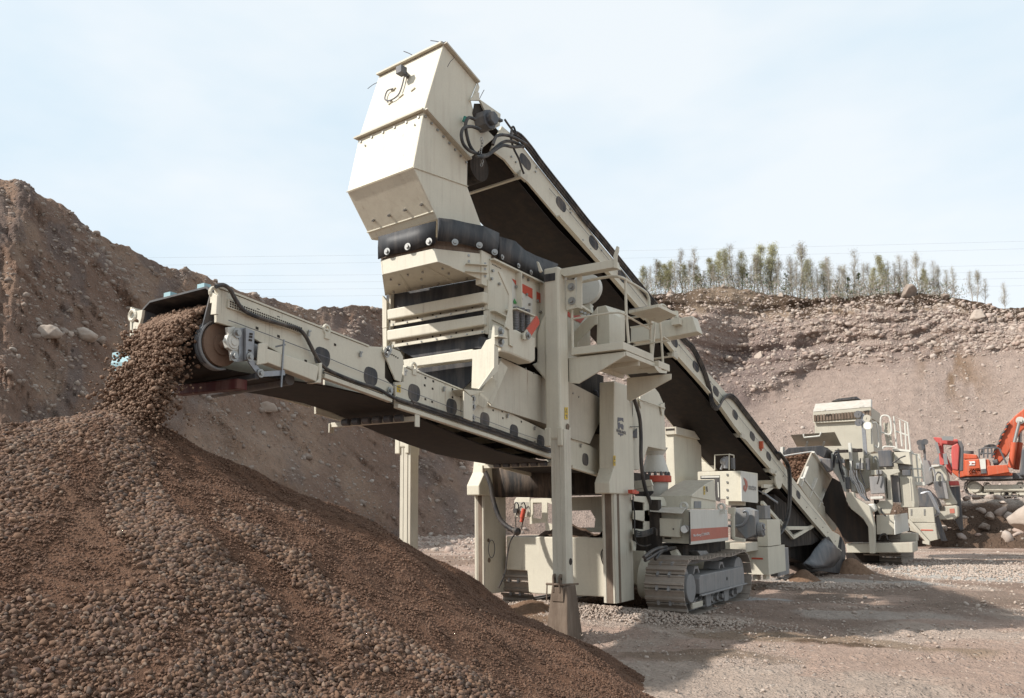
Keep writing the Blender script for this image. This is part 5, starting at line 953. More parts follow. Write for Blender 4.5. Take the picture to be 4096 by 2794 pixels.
# ---------------------------------------------------------------- tracks
def track(x0, x1, y0, y1, name='crawler_track', parent=plant, zs=1.0, sag=.10, n=40, zb=0.0, detail=True):
    rr_ = .46*zs; cz0 = rr_+.01+zb
    tr = empty(name, (0,0,0)) if False else None
    L_ = y1-y0-2*rr_; per = 2*L_+2*math.pi*rr_; pts = []
    def at(s):
        s %= per
        if s < L_: return Vector((0, y0+rr_+s, cz0-rr_)), Vector((0,1,0))
        s -= L_
        if s < math.pi*rr_: a = s/rr_; return Vector((0, y1-rr_+math.sin(a)*rr_, cz0-math.cos(a)*rr_)), Vector((0,math.cos(a),math.sin(a)))
        s -= math.pi*rr_
        if s < L_: u = s/L_; dz = -sag*(math.sin(math.pi*u*1.0)**2)*(.6+.4*math.sin(u*9)); return Vector((0, y1-rr_-s, cz0+rr_+dz)), Vector((0,-1,0))
        s -= L_; a = s/rr_; return Vector((0, y0+rr_-math.sin(a)*rr_, cz0+math.cos(a)*rr_)), Vector((0,-math.cos(a),-math.sin(a)))
    b = MB(); pit = per/n; xm = (x0+x1)/2
    for i in range(n):
        p, t = at(i*pit); q, _ = at(i*pit+pit*.94); t = (q-p).normalized(); o_ = Vector((1,0,0)).cross(t)   # outward
        if (p-Vector((0,(y0+y1)/2,cz0))).dot(o_) < 0: o_ = -o_
        ln = pit*.90
        prof = [(0,0),(ln,0),(ln,.020),(ln*.80,.020),(ln*.76,.062),(ln*.58,.062),(ln*.52,.014),(ln*.12,.012),(ln*.1,.030),(0,.030)]
        b.prism([p+t*u+o_*w+Vector((x0,0,0)) for u, w in prof], (x1-x0,0,0))
    ch = b.build('track_shoes', M['worn'], parent); ch.name = 'crawler_track'
    for dx_ in (-.12, .08):
        b = MB()
        for i in range(n):
            p, t = at(i*pit+.1*pit); o_ = (p-Vector((0,min(max(p.y,y0+rr_),y1-rr_),cz0))).normalized(); vv = Vector((xm+dx_,0,0))
            b.bar(p-o_*.045+vv, p+t*pit*1.02-o_*.045+vv, .04, .07, o_)
        b.build('track_chain', M['trackgrey'], ch)
    if detail:
        fr_ = one('track_frame', M['trackgrey'], ch, lambda b: (b.prism([Vector((x1-.03, y0+.92, zb+.30*zs+.02)), Vector((x1-.03, y1-.42, zb+.30)), Vector((x1-.03, y1-.46, zb+.58)), Vector((x1-.03, y1-.52, zb+.64)), Vector((x1-.03, y0+1.0, zb+.64)), Vector((x1-.03, y0+.92, zb+.58))], (-.5,0,0)), b.box((x1-.05,y0+.90,zb+.285),(x1+.02,y1-.40,zb+.315)), b.box((x0+.02,y0+.5,zb+.2),(x0+.1,y1-.5,zb+.6))), bevel=.02)
        one('frame_hole', M['void'], fr_, lambda b: b.cyl((x1-.032,y0+2.55,zb+.48),(x1-.026,y0+2.55,zb+.48),.035,n=12))
        one('idler_wheel', M['trackgrey'], ch, lambda b: (b.cyl((x0+.1,y0+.48,cz0),(x1-.16,y0+.48,cz0),.34,n=28), b.cyl((x1-.16,y0+.50,cz0-.02),(x1-.04,y0+.50,cz0-.02),.24,n=26)), smooth=True, bevel=.012)
        one('drive_sprocket', M['trackgrey'], ch, lambda b: (b.cyl((x0+.1,y1-.46,cz0),(x1-.12,y1-.46,cz0),.36,n=20),), smooth=True, bevel=.012)
        for yy in np.arange(y0+.75, y1-.5, .33): one('road_wheel', M['trackgrey'], ch, lambda b: (b.cyl((x0+.12,yy,zb+.16),(x1-.14,yy,zb+.16),.095,n=16), b.cyl((x1-.14,yy,zb+.17),(x1-.07,yy,zb+.17),.05,n=12)), smooth=True, bevel=.006)
        for yy in (y0+1.5, y0+2.6): one('roller_guard', M['trackgrey'], ch, lambda b: b.prism([Vector((x1-.06,yy-.17,zb+.30)), Vector((x1-.06,yy-.12,zb+.06)), Vector((x1-.06,yy+.12,zb+.06)), Vector((x1-.06,yy+.17,zb+.30))], (-.04,0,0)), bevel=.01)
        for yy in (y0+1.05, y0+2.55): one('carrier_bracket', M['trackgrey'], ch, lambda b: (b.prism([Vector((x1-.12,yy-.18,zb+.66)), Vector((x1-.12,yy-.10,zb+.79)), Vector((x1-.12,yy+.10,zb+.79)), Vector((x1-.12,yy+.18,zb+.66)), Vector((x1-.12,yy+.13,zb+.66)), Vector((x1-.12,yy+.07,zb+.74)), Vector((x1-.12,yy-.07,zb+.74)), Vector((x1-.12,yy-.13,zb+.66))], (-.3,0,0)),), bevel=.006)
        one('tow_bracket', M['creamdirty'], ch, lambda b: b.box((x1-.09,y0+.55,zb+.10),(x1-.04,y0+1.1,zb+.20)), bevel=.012)
    return ch
track(-5.27, -4.60, 13.55, 17.75); track(-8.12, -7.45, 13.55, 17.75, detail=False)
one('chassis', M['cream'], plant, lambda b: (b.box((-8.0,14.2,.45),(-5.5,20.5,1.05)), b.box((-8.2,14.9,.35),(-5.2,15.5,.85))), bevel=.02)
one('axle_housing', M['cream'], plant, lambda b: b.cyl((-5.55,14.35,.62),(-5.1,14.35,.56), .42, .38, n=28), smooth=True)
# ---------------------------------------------------------------- crusher and casings right of the column
cb_ = one('crusher_casing', M['cream'], plant, lambda b: b.prism([P('c11',*p,'x',-5.52) for p in [(870,900),(1000,880),(1192,775),(1235,830),(1290,955),(1315,1478),(1110,1437),(1062,1585),(1010,1700),(870,1700)]], (-1.6,0,0)), bevel=.01)
one('casing_rod', M['cream'], cb_, lambda b: (b.tube([P('c11',990,893,'x',-5.47), P('c11',1300,1000,'x',-5.47)], .014, 7), b.prism([P('c11',*p,'x',-5.50) for p in [(1010,870),(1035,860),(1045,925),(1020,1005),(1005,940)]], (.02,0,0)), b.prism([P('c11',*p,'x',-5.50) for p in [(1240,960),(1285,940),(1290,1010),(1262,1088)]], (.02,0,0))))
one('recess', M['void'], cb_, lambda b: b.prism([P('c11',*p,'x',-5.515) for p in [(910,960),(930,915),(935,1060),(918,1180),(912,1170)]], (.006,0,0)))
one('recess', M['darkgrey'], cb_, lambda b: b.prism([P('c11',*p,'x',-5.50) for p in [(922,1290),(975,1230),(975,1340),(922,1330)]], (.02,0,0)))
dh = smooth_path([P('c6',*p,'x',-5.40) for p in [(372,150),(395,215),(412,290),(418,400),(418,520),(428,630),(445,720),(470,790),(485,840)]], 4)
one('drain_hose', M['hose'], cb_, lambda b: (b.tube(dh, .034, 10), b.bar(P('c6',350,330,'x',-5.45), P('c6',425,328,'x',-5.45), .012, .012)), smooth=True)
q0 = P('c6',505,480,'y',16.1); q1 = P('c6',520,650,'y',16.1); q2 = P('c6',500,760,'y',16.1)
cn = one('crusher_head', M['creamwhite'], plant, lambda b: (b.cyl(q0+Vector((0,0,.05)), q0-Vector((0,0,.10)), .26, .17, n=36), b.cyl(q0-Vector((0,0,.10)), Vector((q0.x,q0.y,q1.z+.1)), .17, .27, n=36), b.cyl(Vector((q0.x,q0.y,q1.z-.1)), Vector((q0.x,q0.y,q2.z-.3)), .25, .20, n=36)), smooth=True)
one('clamp_ring', M['red'], cn, lambda b: (b.cyl((q0.x,q0.y,q1.z-.10), (q0.x,q0.y,q1.z+.03), .31, n=44),), smooth=True, bevel=.01)
for k in range(9):
    a = math.radians(-170+k*25); p = Vector((q0.x+.265*math.cos(a), q0.y+.265*math.sin(a), q1.z+.03)); one('ring_bolt', M['darkgrey'], cn, lambda b: (b.cyl(p, p+Vector((0,0,.05)), .032, n=8), b.sph(p+Vector((0,0,.055)), .027, n=8)))
one('bevel_plate', M['cream'], plant, lambda b: (b.prism(ty('c6', [(374,672),(478,664),(492,702),(378,728)], 14.3), (0,.06,0)), b.prism(ty('c6', [(378,732),(490,706),(494,738),(382,766)], 14.2), (0,.03,0))), bevel=.004)
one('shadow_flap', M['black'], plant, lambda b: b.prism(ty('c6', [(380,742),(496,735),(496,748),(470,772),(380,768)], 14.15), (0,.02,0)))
one('red_valve', M['red'], plant, lambda b: b.prism([P('c6',*p,'x',-5.40) for p in [(334,728),(362,728),(362,735),(378,740),(378,752),(362,757),(336,752)]], (.08,0,0)), bevel=.004)
one('valve_rod', M['hose'], plant, lambda b: b.tube(smooth_path([P('c6',*p,'x',-5.38) for p in [(368,760),(368,830),(378,880),(378,1010),(395,1070),(440,1085),(480,1075)]], 4), .012, 6))
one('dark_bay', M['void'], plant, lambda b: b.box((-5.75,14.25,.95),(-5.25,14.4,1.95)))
one('side_plate', M['cream'], plant, lambda b: ([b.prism([P('c6',*p,'x',-5.42) for p in pl], (-.03,0,0)) for pl in ([(375,770),(440,770),(560,775),(580,810),(580,835),(375,800)], [(375,860),(440,860),(490,850),(490,930),(440,930),(375,915)], [(375,975),(500,985),(500,1010),(375,1010)], [(440,790),(490,790),(490,990),(440,990)], [(365,1050),(390,1060),(386,1115),(372,1115)])]), bevel=.004)
one('cable_bundle', M['hose'], plant, lambda b: [b.tube(smooth_path([P('c6',385,985+k*7,'x',-5.35), P('c6',440,1000+k*4-12*(k % 2),'x',-5.3), P('c6',495,970+k*6,'x',-5.2), P('c6',520,985+k*5,'x',-5.1)], 4), .012, 6) for k in range(7)])
# tall cabinet, boxes, hopper, motor
def cab(name, m, c, p, q, y, dep, **k): return one(name, M[m], plant, lambda b: bfront(b, c, p, q, y, dep), **k)
tc_ = cab('tall_cabinet', 'cream', 'c8', (318,60), (402,585), 17.6, 1.9, bevel=.01)
one('cabinet_cap', M['creamdirty'], tc_, lambda b: (bfront(b, 'c8', (314,20), (408,75), 17.55, 2.0),), bevel=.008)
one('vent_slot', M['void'], tc_, lambda b: bfront(b, 'c8', (322,32), (392,44), 17.545, .01))
cab('rear_housing', 'creamfar', 'c8', (552,165), (640,330), 21.5, 1.0, bevel=.02); cab('rear_housing', 'cream', 'c8', (548,300), (712,368), 20.5, .8, bevel=.01)
yA = P('c8',515,668,'x',-4.75).y
md = one('side_module', M['cream'], plant, lambda b: (b.prism([P('c8',218,690,'y',yA), P('c8',515,672,'y',yA), P('c8',518,945,'y',yA), P('c8',232,928,'y',yA)], (0,2.0,0)),), bevel=.006)
pn = one('striped_panel', M['creamwhite'], md, lambda b: b.prism(tx('c8', [(516,670),(811,673),(820,918),(522,952)], -4.72), (-.03,0,0)), bevel=.008)
one('faded_band', M['stripe'], pn, lambda b: b.prism(tx('c8', [(522,826),(815,808),(818,892),(522,925)], -4.72), (.003,0,0)))
one('module_gap', M['void'], md, lambda b: b.prism(tx('c8', [(510,690),(516,690),(522,945),(512,945)], -4.71), (-.01,0,0)))
text('Nordberg LT300GPB', 'c8', (538,888), (665,872), .062, 'x', -4.716, pn, 'white')
one('canopy', M['creamwhite'], md, lambda b: b.sheet([[P('c8',200,655,'y',yA+.35), P('c8',490,655,'y',yA+.35)], [P('c8',193,668,'y',yA-.1), P('c8',478,668,'y',yA-.1)], [P('c8',195,686,'y',yA-.28), P('c8',450,704,'y',yA-.28)]]), solid=.012)
dr_ = one('junction_box', M['cream'], md, lambda b: b.prism(ty('c8', [(266,740),(438,745),(432,892),(262,880)], yA-.16), (0,.16,0)), bevel=.006)
one('knob', M['void'], dr_, lambda b: b.cyl(P('c8',383,826,'y',yA-.17), P('c8',383,826,'y',yA-.16), .014, n=8))
one('vent_slot', M['void'], md, lambda b: bfront(b, 'c8', (312,892), (366,906), yA-.005, .01))
lp = P('c8',470,828,'y',yA-.22)
wl_ = one('work_lamp', M['trackgrey'], md, lambda b: (b.cyl(lp, lp+Vector((.02,.16,.01)), .075, .045, n=20), b.bar(lp+Vector((-.18,.1,.02)), lp+Vector((-.04,.1,0)), .03, .03)), smooth=True, bevel=.006)
one('lamp_lens', M['glass'], wl_, lambda b: b.cyl(lp-Vector((0,.006,0)), lp, .064, n=20), smooth=True)
for x, y, yy in [(257,633,yA+.3),(466,645,yA+.2),(764,652,yA+1.7)]:
    q = P('c8', x, y, 'y', yy); one('lifting_eye', M['creamwhite'], md, lambda b: (b.tube([q+Vector((math.cos(t)*.06, 0, math.sin(t)*.06)) for t in [2*math.pi*i/16 for i in range(16)]], .025, 6, True), b.box(q+Vector((-.07,-.015,-.13)), q+Vector((.07,.015,-.06)))), smooth=True)
hp_ = one('sand_hopper', M['cream'], plant, lambda b: b.prism(tx('c8', [(527,560),(560,530),(640,470),(706,435),(720,600),(722,668),(527,668)], -4.98), (-.62,0,0)), bevel=.008)
sticker('c8', [(622,487),(633,486),(635,552),(624,554)], 'x', -4.975, hp_, (.004,0,0))
one('hopper_seam', M['cream'], hp_, lambda b: b.bar(P('c8',527,566,'x',-4.97), P('c8',720,600,'x',-4.97), .02, .02))
one('vent_plate', M['grey'], hp_, lambda b: b.prism(tx('c8', [(548,606),(602,606),(602,660),(548,660)], -4.972), (.006,0,0)))
one('latch', M['steel'], hp_, lambda b: b.bar(P('c8',648,490,'x',-4.96), P('c8',655,530,'x',-4.96), .02, .03))
yU = P('c8',925,370,'x',-4.70).y
ub = one('fan_cabinet', M['cream'], plant, lambda b: b.prism(ty('c8', [(575,372),(920,365),(925,607),(820,607),(820,640),(798,632),(795,590),(720,590),(580,560)], yU), (0,1.35,0)), bevel=.01)
one('fan_cabinet_end', M['creamwhite'], ub, lambda b: b.prism([P('c8',921,366,'x',-4.695), P('c8',926,606,'x',-4.695), P('c8',1052,620,'x',-4.695), P('c8',1043,402,'x',-4.695)], (-.02,0,0)))
one('dark_opening', M['black'], ub, lambda b: [b.prism(ty('c8', pl, yU-.004), (0,.006,0)) for pl in ([(598,405),(750,400),(755,610),(715,600),(708,430),(598,430)],)])
one('gauge_strip', M['creamwhite'], ub, lambda b: (bfront(b, 'c8', (605,408), (748,418), yU-.012, .008), bfront(b, 'c8', (733,455), (745,575), yU-.012, .008)))
# flame shaped emblem on the cabinet end
one('emblem', M['stripe'], ub, lambda b: (b.prism(tx('c8', [(938,418),(955,430),(968,450),(972,485),(962,520),(952,535),(958,495),(950,455)], -4.69), (.004,0,0)), b.prism(tx('c8', [(940,480),(950,478),(952,520),(945,528),(938,505)], -4.69), (.004,0,0))))
text('metso', 'c8', (978,512), (1036,520), .10, 'x', -4.69, ub, 'trackgrey')
for yy in (395,455,515,575): one('hinge', M['steel'], ub, lambda b: bfront(b, 'c8', (802,yy-8), (815,yy+8), yU-.02, .02))
one('guard_cage', M['cream'], ub, lambda b: [b.tube(l_, .014, 6) for l_ in ([P('c8',712,360,'y',yU+.3), P('c8',712,240,'y',yU+.3), P('c8',825,234,'y',yU+.3), P('c8',825,358,'y',yU+.3)], [P('c8',825,234,'y',yU+.3), P('c8',862,242,'y',yU+.8), P('c8',865,358,'y',yU+.8)])])
one('pump', M['galv'], ub, lambda b: (b.cyl(P('c8',800,345,'y',yU+.5), P('c8',805,255,'y',yU+.5), .07, n=12), b.sph(P('c8',785,290,'y',yU+.5), .09), b.tube(smooth_path([P('c8',*p,'y',yU+.45) for p in [(760,355),(775,320),(800,290),(810,250)]], 3), .025, 6)), smooth=True)
one('switch_box', M['darkgrey'], ub, lambda b: bfront(b, 'c8', (836,262), (860,350), yU+.45, .15), bevel=.006)
yM = 17.4
mo = one('motor', M['grey'], plant, lambda b: (b.prism(ty('c8', [(870,660),(960,655),(1030,680),(1035,870),(960,905),(866,800)], yM), (0,.30,0)), b.cyl(P('c8',985,825,'y',yM+.2), P('c8',985,825,'y',yM+.2)+Vector((.16,0,0)), .17, n=32), b.cyl(P('c8',1000,830,'y',yM+.2)+Vector((.14,0,0)), P('c8',1000,830,'y',yM+.2)+Vector((.24,0,0)), .145, n=32)), smooth=True, bevel=.01)
one('fan_spoke', M['galv'], mo, lambda b: [b.bar(P('c8',1000,830,'y',yM+.2)+Vector((.25,0,0)), P('c8',1000,830,'y',yM+.2)+Vector((.25, .13*math.cos(a), .13*math.sin(a))), .025, .025) for a in [k*math.pi/3 for k in range(6)]])
one('motor_hose', M['galv'], mo, lambda b: b.tube(smooth_path([P('c8',*p,'y',yM-.1) for p in [(935,690),(965,688),(968,730),(935,790),(870,805),(820,800)]], 4), .028, 8), smooth=True)
one('frame_bracket', M['cream'], plant, lambda b: [b.prism(ty('c8', pl, 17.0), (0,.1,0)) for pl in ([(812,655),(870,655),(865,712),(815,705)], [(840,705),(862,705),(862,890),(842,890)], [(815,745),(842,745),(842,765),(815,765)], [(850,880),(870,890),(948,905),(945,932),(870,918),(848,900)])], bevel=.008)
g_ = cab('power_cabinet', 'cream', 'c8', (1042,752), (1135,965), 19.0, 1.2, bevel=.008)
cab('power_cabinet', 'cream', 'c8', (955,965), (1142,1192), 19.0, 1.6, bevel=.008)
one('red_line', M['red'], g_, lambda b: bfront(b, 'c8', (1003,1052), (1092,1068), 18.99, .01)); one('cabinet_feet', M['cream'], g_, lambda b: (bfront(b, 'c8', (1010,1192), (1050,1235), 19.1, .3), bfront(b, 'c8', (1090,1192), (1120,1228), 19.1, .3)))
cab('steel_crate', 'trackgrey', 'c8', (1145,985), (1212,1205), 20.4, 1.2, bevel=.006)
cab('filter_box', 'grey', 'c8', (1042,640), (1112,745), 19.6, .5, bevel=.006)
cab('under_frame', 'creamdirty', 'c8', (830,935), (960,1010), 18.0, 1.0, bevel=.01)
one('curved_guard', M['galv'], plant, lambda b: b.sheet([[P('c8',x,y,'y',19.5+.0*k) for x, y in [(1050,515+8*k),(1110,540+16*k),(1165,580+18*k),(1212,610+20*k)]] for k in range(2)]), solid=.02, smooth=True)
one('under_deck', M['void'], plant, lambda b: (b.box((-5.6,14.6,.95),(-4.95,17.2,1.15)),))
one('under_hoses', M['hose'], plant, lambda b: [b.tube(smooth_path([P('c8',*p,'x',-5.0) for p in pp_], 4), .03, 7) for pp_ in ([(150,1050),(200,1010),(260,980),(330,970)],[(160,1075),(215,1040),(280,1000),(330,990)],[(240,1065),(280,1010),(330,985),(400,975)])], smooth=True)
lb_ = one('small_lamp_box', M['cream'], plant, lambda b: b.prism(ty('c10', [(248,655),(325,630),(375,712),(292,750)], yA-.12), (0,.12,0)), bevel=.008)
one('step_plate', M['trackgrey'], plant, lambda b: b.prism(tx('c10', [(600,650),(720,645),(765,705),(645,712)], -4.8), (-.25,0,0)), bevel=.006)
# ---------------------------------------------------------------- inclined conveyor and chute
FT = Vector((-4.25, 26.2, .15)); AZ2 = R(6.7); D2 = Vector((math.sin(AZ2), math.cos(AZ2), 0)); N2 = Vector((D2.y, -D2.x, 0))
def t2(pts, off=0, c='o'): return [PN(c, *p, FT-N2*off, N2) for p in pts]
top = [(2008,505),(2060,548),(2132,640),(2265,806),(2409,984),(2560,1165),(2728,1372),(2777,1432),(2853,1515),(2936,1607),(3000,1690),(3050,1752),(3116,1836),(3192,1942),(3272,2048),(3329,2125),(3357,2140)]
bot = [(3366,2160),(3358,2205),(3340,2190),(3301,2151),(3249,2092),(3163,1988),(3097,1903),(3035,1832),(2963,1746),(2928,1702),(2872,1622),(2815,1552),(2701,1425),(2555,1240),(2390,1049),(2227,866),(2110,727),(2060,690),(2020,640),(1965,600)]
g_ = t2(top+bot)
b = MB(); b.prism(g_, -N2*.04); b.prism([p-N2*1.33 for p in g_], -N2*.04); M['scoop'] = simple('worn_black_steel', (.055,.06,.068), .42, .3, .4, 5, .55, .15, dcol=(.19,.175,.17))
conv2 = b.build('feed_conveyor', M['cream'], plant, bevel=.005)
bb = t2(bot[:-3]); bb = sorted(bb, key=lambda p: p.dot(D2)); tt = sorted(t2(top), key=lambda p: p.dot(D2))
one('lower_flange', M['cream'], conv2, lambda b: [b.bar(p+N2*.02, q+N2*.02, .08, .03) for p, q in zip(bb[1:-2], bb[2:-1])])
zb_ = lambda s: float(np.interp(s, [p.dot(D2) for p in bb], [p.z for p in bb]))
s0 = bb[0].dot(D2)-.9; s1 = bb[-1].dot(D2); off0 = FT-D2*FT.dot(D2)
def c2p(s, off, z): return off0-N2*off+D2*s+Vector((0,0,z-off0.z))
rows = []
for s in np.linspace(s0, s1-.2, 60):
    z = zb_(s) if s >= bb[0].dot(D2) else zb_(bb[0].dot(D2))+(bb[0].dot(D2)-s)*.41
    sag = -.05-.05*math.sin((s-s0)/ (s1-s0)*math.pi*5)**2; rows.append([c2p(s, o_, z+sag) for o_ in (.08,.35,.7,1.0,1.27)])
belt2 = one('belt', M['belt'], conv2, lambda b: b.sheet(rows), solid=.014, smooth=True)
rows2 = [[p+Vector((0,0,.32+.1*abs(k-2)/2)) for k, p in enumerate(r)] for r in rows]
one('carrying_belt', M['belt'], belt2, lambda b: b.sheet(rows2), solid=.014, smooth=True)
for x, y in [(2101,648),(2244,818),(2374,972),(2488,1107),(2697,1367),(2783,1467),(2863,1566),(2940,1660),(3009,1746),(3074,1826),(3193,1980)]:
    cc_ = PN('o', x, y, FT, N2); dd = (D2*math.cos(R(22.3))-Vector((0,0,math.sin(R(22.3))))); uu = N2.cross(dd).normalized()
    pts = [cc_+dd*(math.copysign(abs(math.cos(t))**.62, math.cos(t))*.155)+uu*(math.copysign(abs(math.sin(t))**.85, math.sin(t))*.095) for t in [2*math.pi*i/20 for i in range(20)]]
    one('cover_plate', M['cover'], conv2, lambda b: b.prism(pts, N2*.006))
one('pull_rope', M['ink'], conv2, lambda b: b.tube([p+N2*.03 for p in t2([(2190,756),(2244,818),(2374,972),(2640,1300),(2863,1560),(3074,1822),(3193,1975),(3300,2100)])], .004, 5))
ct = [(2040,530),(2070,545),(2110,590),(2150,645),(2205,715),(2265,790),(2340,885),(2409,966),(2500,1078),(2600,1200),(2728,1355),(2760,1385),(2790,1440),(2815,1500),(2832,1560),(2842,1610),(2862,1628),(2885,1590),(2905,1578),(2930,1590),(2965,1635),(3000,1680),(3050,1745),(3080,1785),(3112,1830)]
one('hose_bundle', M['hose'], conv2, lambda b: [b.tube(smooth_path([p+N2*(.03+.02*k)+Vector((0,0,.032*k-.065)) for p in t2(ct)], 3), .026 if k < 2 else .018, 7) for k in range(3)], smooth=True)
one('cable_ties', M['ink'], conv2, lambda b: [b.bar(p+N2*.04, p+N2*.04+Vector((0,0,.075)), .010, .010) for p in [t2([(x_, np.interp(x_, [c_[0] for c_ in top], [c_[1] for c_ in top]))])[0] for x_ in range(2180,2740,24)]])
ht = [(3095,1810),(3128,1850),(3140,1890),(3142,1950),(3140,2020),(3130,2080),(3105,2130),(3075,2150)]
one('hanging_hose', M['hose'], conv2, lambda b: [b.tube(smooth_path([p+N2*(.08+.05*k) for p in t2(ht)], 4), .028, 7) for k in range(2)], smooth=True)
bolts(conv2, [p+N2*.005 for p in t2([(2044,628),(2062,650),(2144,672),(2140,688),(2279,838),(2281,852),(2405,1003),(2330,962),(2360,998),(2378,1024),(2392,1038),(2716,1382),(2844,1495),(2840,1528),(2770,1490),(2700,1408),(3132,1905),(3150,1930),(3225,2030),(3262,2075),(3290,2110),(3310,2130),(3340,2165)])], N2, .016)
def xbar(a, bq, s_=.08):
    A = PN('o', *a, FT+N2*.0, N2); return A
for (x, y), dz in (((2960,1742),0),((3075,1882),0),((2690,1420),0),((2560,1260),0),((2080,690),-.05)):
    A = PN('o', x, y, FT, N2)+Vector((0,0,dz)); one('crossbar', M['creamdirty'], conv2, lambda b: (b.bar(A+N2*.03, A-N2*1.38, .07, .09), b.bar(A+N2*.05+Vector((0,0,.0))-D2*.08, A+N2*.05+D2*.10+Vector((0,0,-.04)), .05, .12)), bevel=.005)
q = PN('c6', 1178, 445, FT+N2*.03, N2); one('emergency_stop', M['orange'], conv2, lambda b: (b.box(q-Vector((.03,.05,.09)), q+Vector((.05,.05,.09))), b.cyl(q-Vector((0,0,.09)), q-Vector((0,0,.14)), .02, n=8)), bevel=.008)
q = t2([(3105,1905)])[0]; one('round_beam', M['cream'], conv2, lambda b: (b.cyl(q+N2*.05-Vector((0,0,.12)), q-N2*1.4-Vector((0,0,.12)), .13, n=22), b.cyl(q+N2*.06-Vector((0,0,.1)), q+N2*.02-Vector((0,0,.1)), .22, n=26)), smooth=True, bevel=.006)
tl = lambda pts, off: t2(pts, off, 'c13')
def truss(b, off):
    for p, q in (((-5,975),(255,1270)),((255,1270),(432,1165)),((185,1190),(400,1190)),((10,890),(135,800)),((140,1130),(255,1270)),((0,835),(120,840))):
        A, B = tl([p], off)[0], tl([q], off)[0]; b.bar(A, B, .07, .09)
one('truss', M['cream'], conv2, lambda b: truss(b, .06), bevel=.004); one('truss', M['creamdirty'], conv2, lambda b: truss(b, 1.3), bevel=.004)
one('dark_trough', M['void'], conv2, lambda b: b.prism(tl([(100,905),(420,1140),(520,1270),(420,1330),(230,1350),(100,1290),(100,1100)], .12), -N2*1.1))
one('tail_plate', M['black'], conv2, lambda b: (b.prism(tl([(520,1275),(560,1262),(640,1375),(660,1260),(690,1330),(700,1400),(690,1560),(640,1568),(560,1500)], -.02), -N2*.03),))
cA_ = tl([(520,1275),(470,1330),(430,1380),(400,1430),(372,1462),(345,1485)], -.03); cB2 = tl([(610,1372),(655,1372),(662,1410),(655,1450),(600,1515),(430,1532)], -.03)
rb = []
for k in range(7):
    u = k/6; rb.append([a_.lerp(b_, u)+N2*(.15*math.sin(math.pi*min(u*1.05,1)))-Vector((0,0,.05*math.sin(math.pi*u))) for a_, b_ in zip(cA_, cB2)])
one('boot_scoop', M['galv'] if False else M['scoop'], conv2, lambda b: b.sheet(rb), solid=.03, smooth=True)
one('boot_inside', M['void'], conv2, lambda b: b.prism(tl([(85,1285),(520,1270),(470,1330),(400,1430),(345,1485),(240,1440),(120,1370)], .45), -N2*.7))
one('tail_boot', M['black'], conv2, lambda b: (b.prism(tl([(345,1485),(430,1532),(600,1515),(655,1450),(672,1270),(700,1340),(705,1400),(690,1562),(640,1572),(560,1562),(430,1545),(350,1500)], -.05), -N2*.05), b.prism(tl([(560,1262),(640,1380),(600,1372),(520,1278)], -.06), -N2*.04)))
one('boot_flap', M['black'], conv2, lambda b: (b.prism([PN('c13', *p, FT-N2*1.3, N2) for p in [(90,1300),(240,1340),(365,1470),(335,1500),(185,1450),(110,1370)]], N2*.4), b.prism([PN('c13', *p, FT-N2*1.0, N2) for p in [(190,1440),(345,1488),(430,1540),(300,1565),(165,1505)]], N2*.3)))
# chute
def c1r(pts, off=-.05): return [PN('c1', *p, FT-N2*off, N2) for p in pts]
TR_ = c1r([(672,126)])[0]; TLp = PN('c1', 262, 366, TR_, D2); WC = (TLp-TR_).dot(-N2)
up_ = c1r([(672,126),(885,375),(845,470),(868,560),(935,650),(1000,715),(925,778),(826,858),(548,545)])
lo_ = c1r([(548,548),(826,860),(824,1025),(916,1278),(760,1255),(634,1235),(480,905)])
chute = one('chute', M['cream'], plant, lambda b: (b.prism(up_, -N2*WC), b.prism([p for p in lo_], -N2*WC)), bevel=.015)
def fl(b, pts, w=.09, h=.03, r_=0):
    for p, q in zip(pts[:-1], pts[1:]): b.bar(p, q, w, h)
rimt = [up_[0]-N2*WC, up_[0], up_[1]]; midt = [up_[8]-N2*(WC+.03)-D2*.02, up_[8]+N2*.03-D2*.02, up_[7]+N2*.03]
one('top_rim', M['creamdirty'], chute, lambda b: fl(b, [p+Vector((0,0,.015)) for p in rimt], .12, .025)); one('middle_flange', M['creamdirty'], chute, lambda b: fl(b, midt, .10, .022))
one('top_gasket', M['black'], chute, lambda b: fl(b, [p+Vector((0,0,.032)) for p in rimt], .07, .012))
zf = [lo_[6]+N2*.01, lo_[2]+N2*.01]
one('weld_seam', M['cream'], chute, lambda b: (b.tube(zf, .007, 6), b.tube([lo_[6]-D2*.01, lo_[6]-N2*WC-D2*.01], .007, 6), b.tube([lo_[5].lerp(lo_[6],.16)-D2*.005, lo_[5].lerp(lo_[6],.16)-N2*WC-D2*.005], .010, 6)))
for t in np.linspace(.06,.94,6): bolts(chute, [up_[8]-N2*WC*t-D2*.012+Vector((0,0,-.06))+(lo_[6]-up_[8])*.02], -D2, .018)
for t in np.linspace(.02,.95,8): bolts(chute, [up_[8].lerp(up_[7], t)+N2*.004-Vector((0,0,.07))], N2, .018)
for t in (.18,.42,.66,.90): 
    q = lo_[6].lerp(lo_[5], .66)-N2*WC*(1-t)-D2*.006; nrm = (-D2-Vector((0,0,.6))).normalized(); bolts(chute, [q], nrm, .022); one('stud', M['steel'], chute, lambda b: b.cyl(q, q+nrm*.05, .010, n=6))
for t, zz3 in ((.1,.5),(.85,.5)): bolts(chute, [lo_[6].lerp(up_[8], .8)-N2*WC*t-D2*.008], -D2, .014)
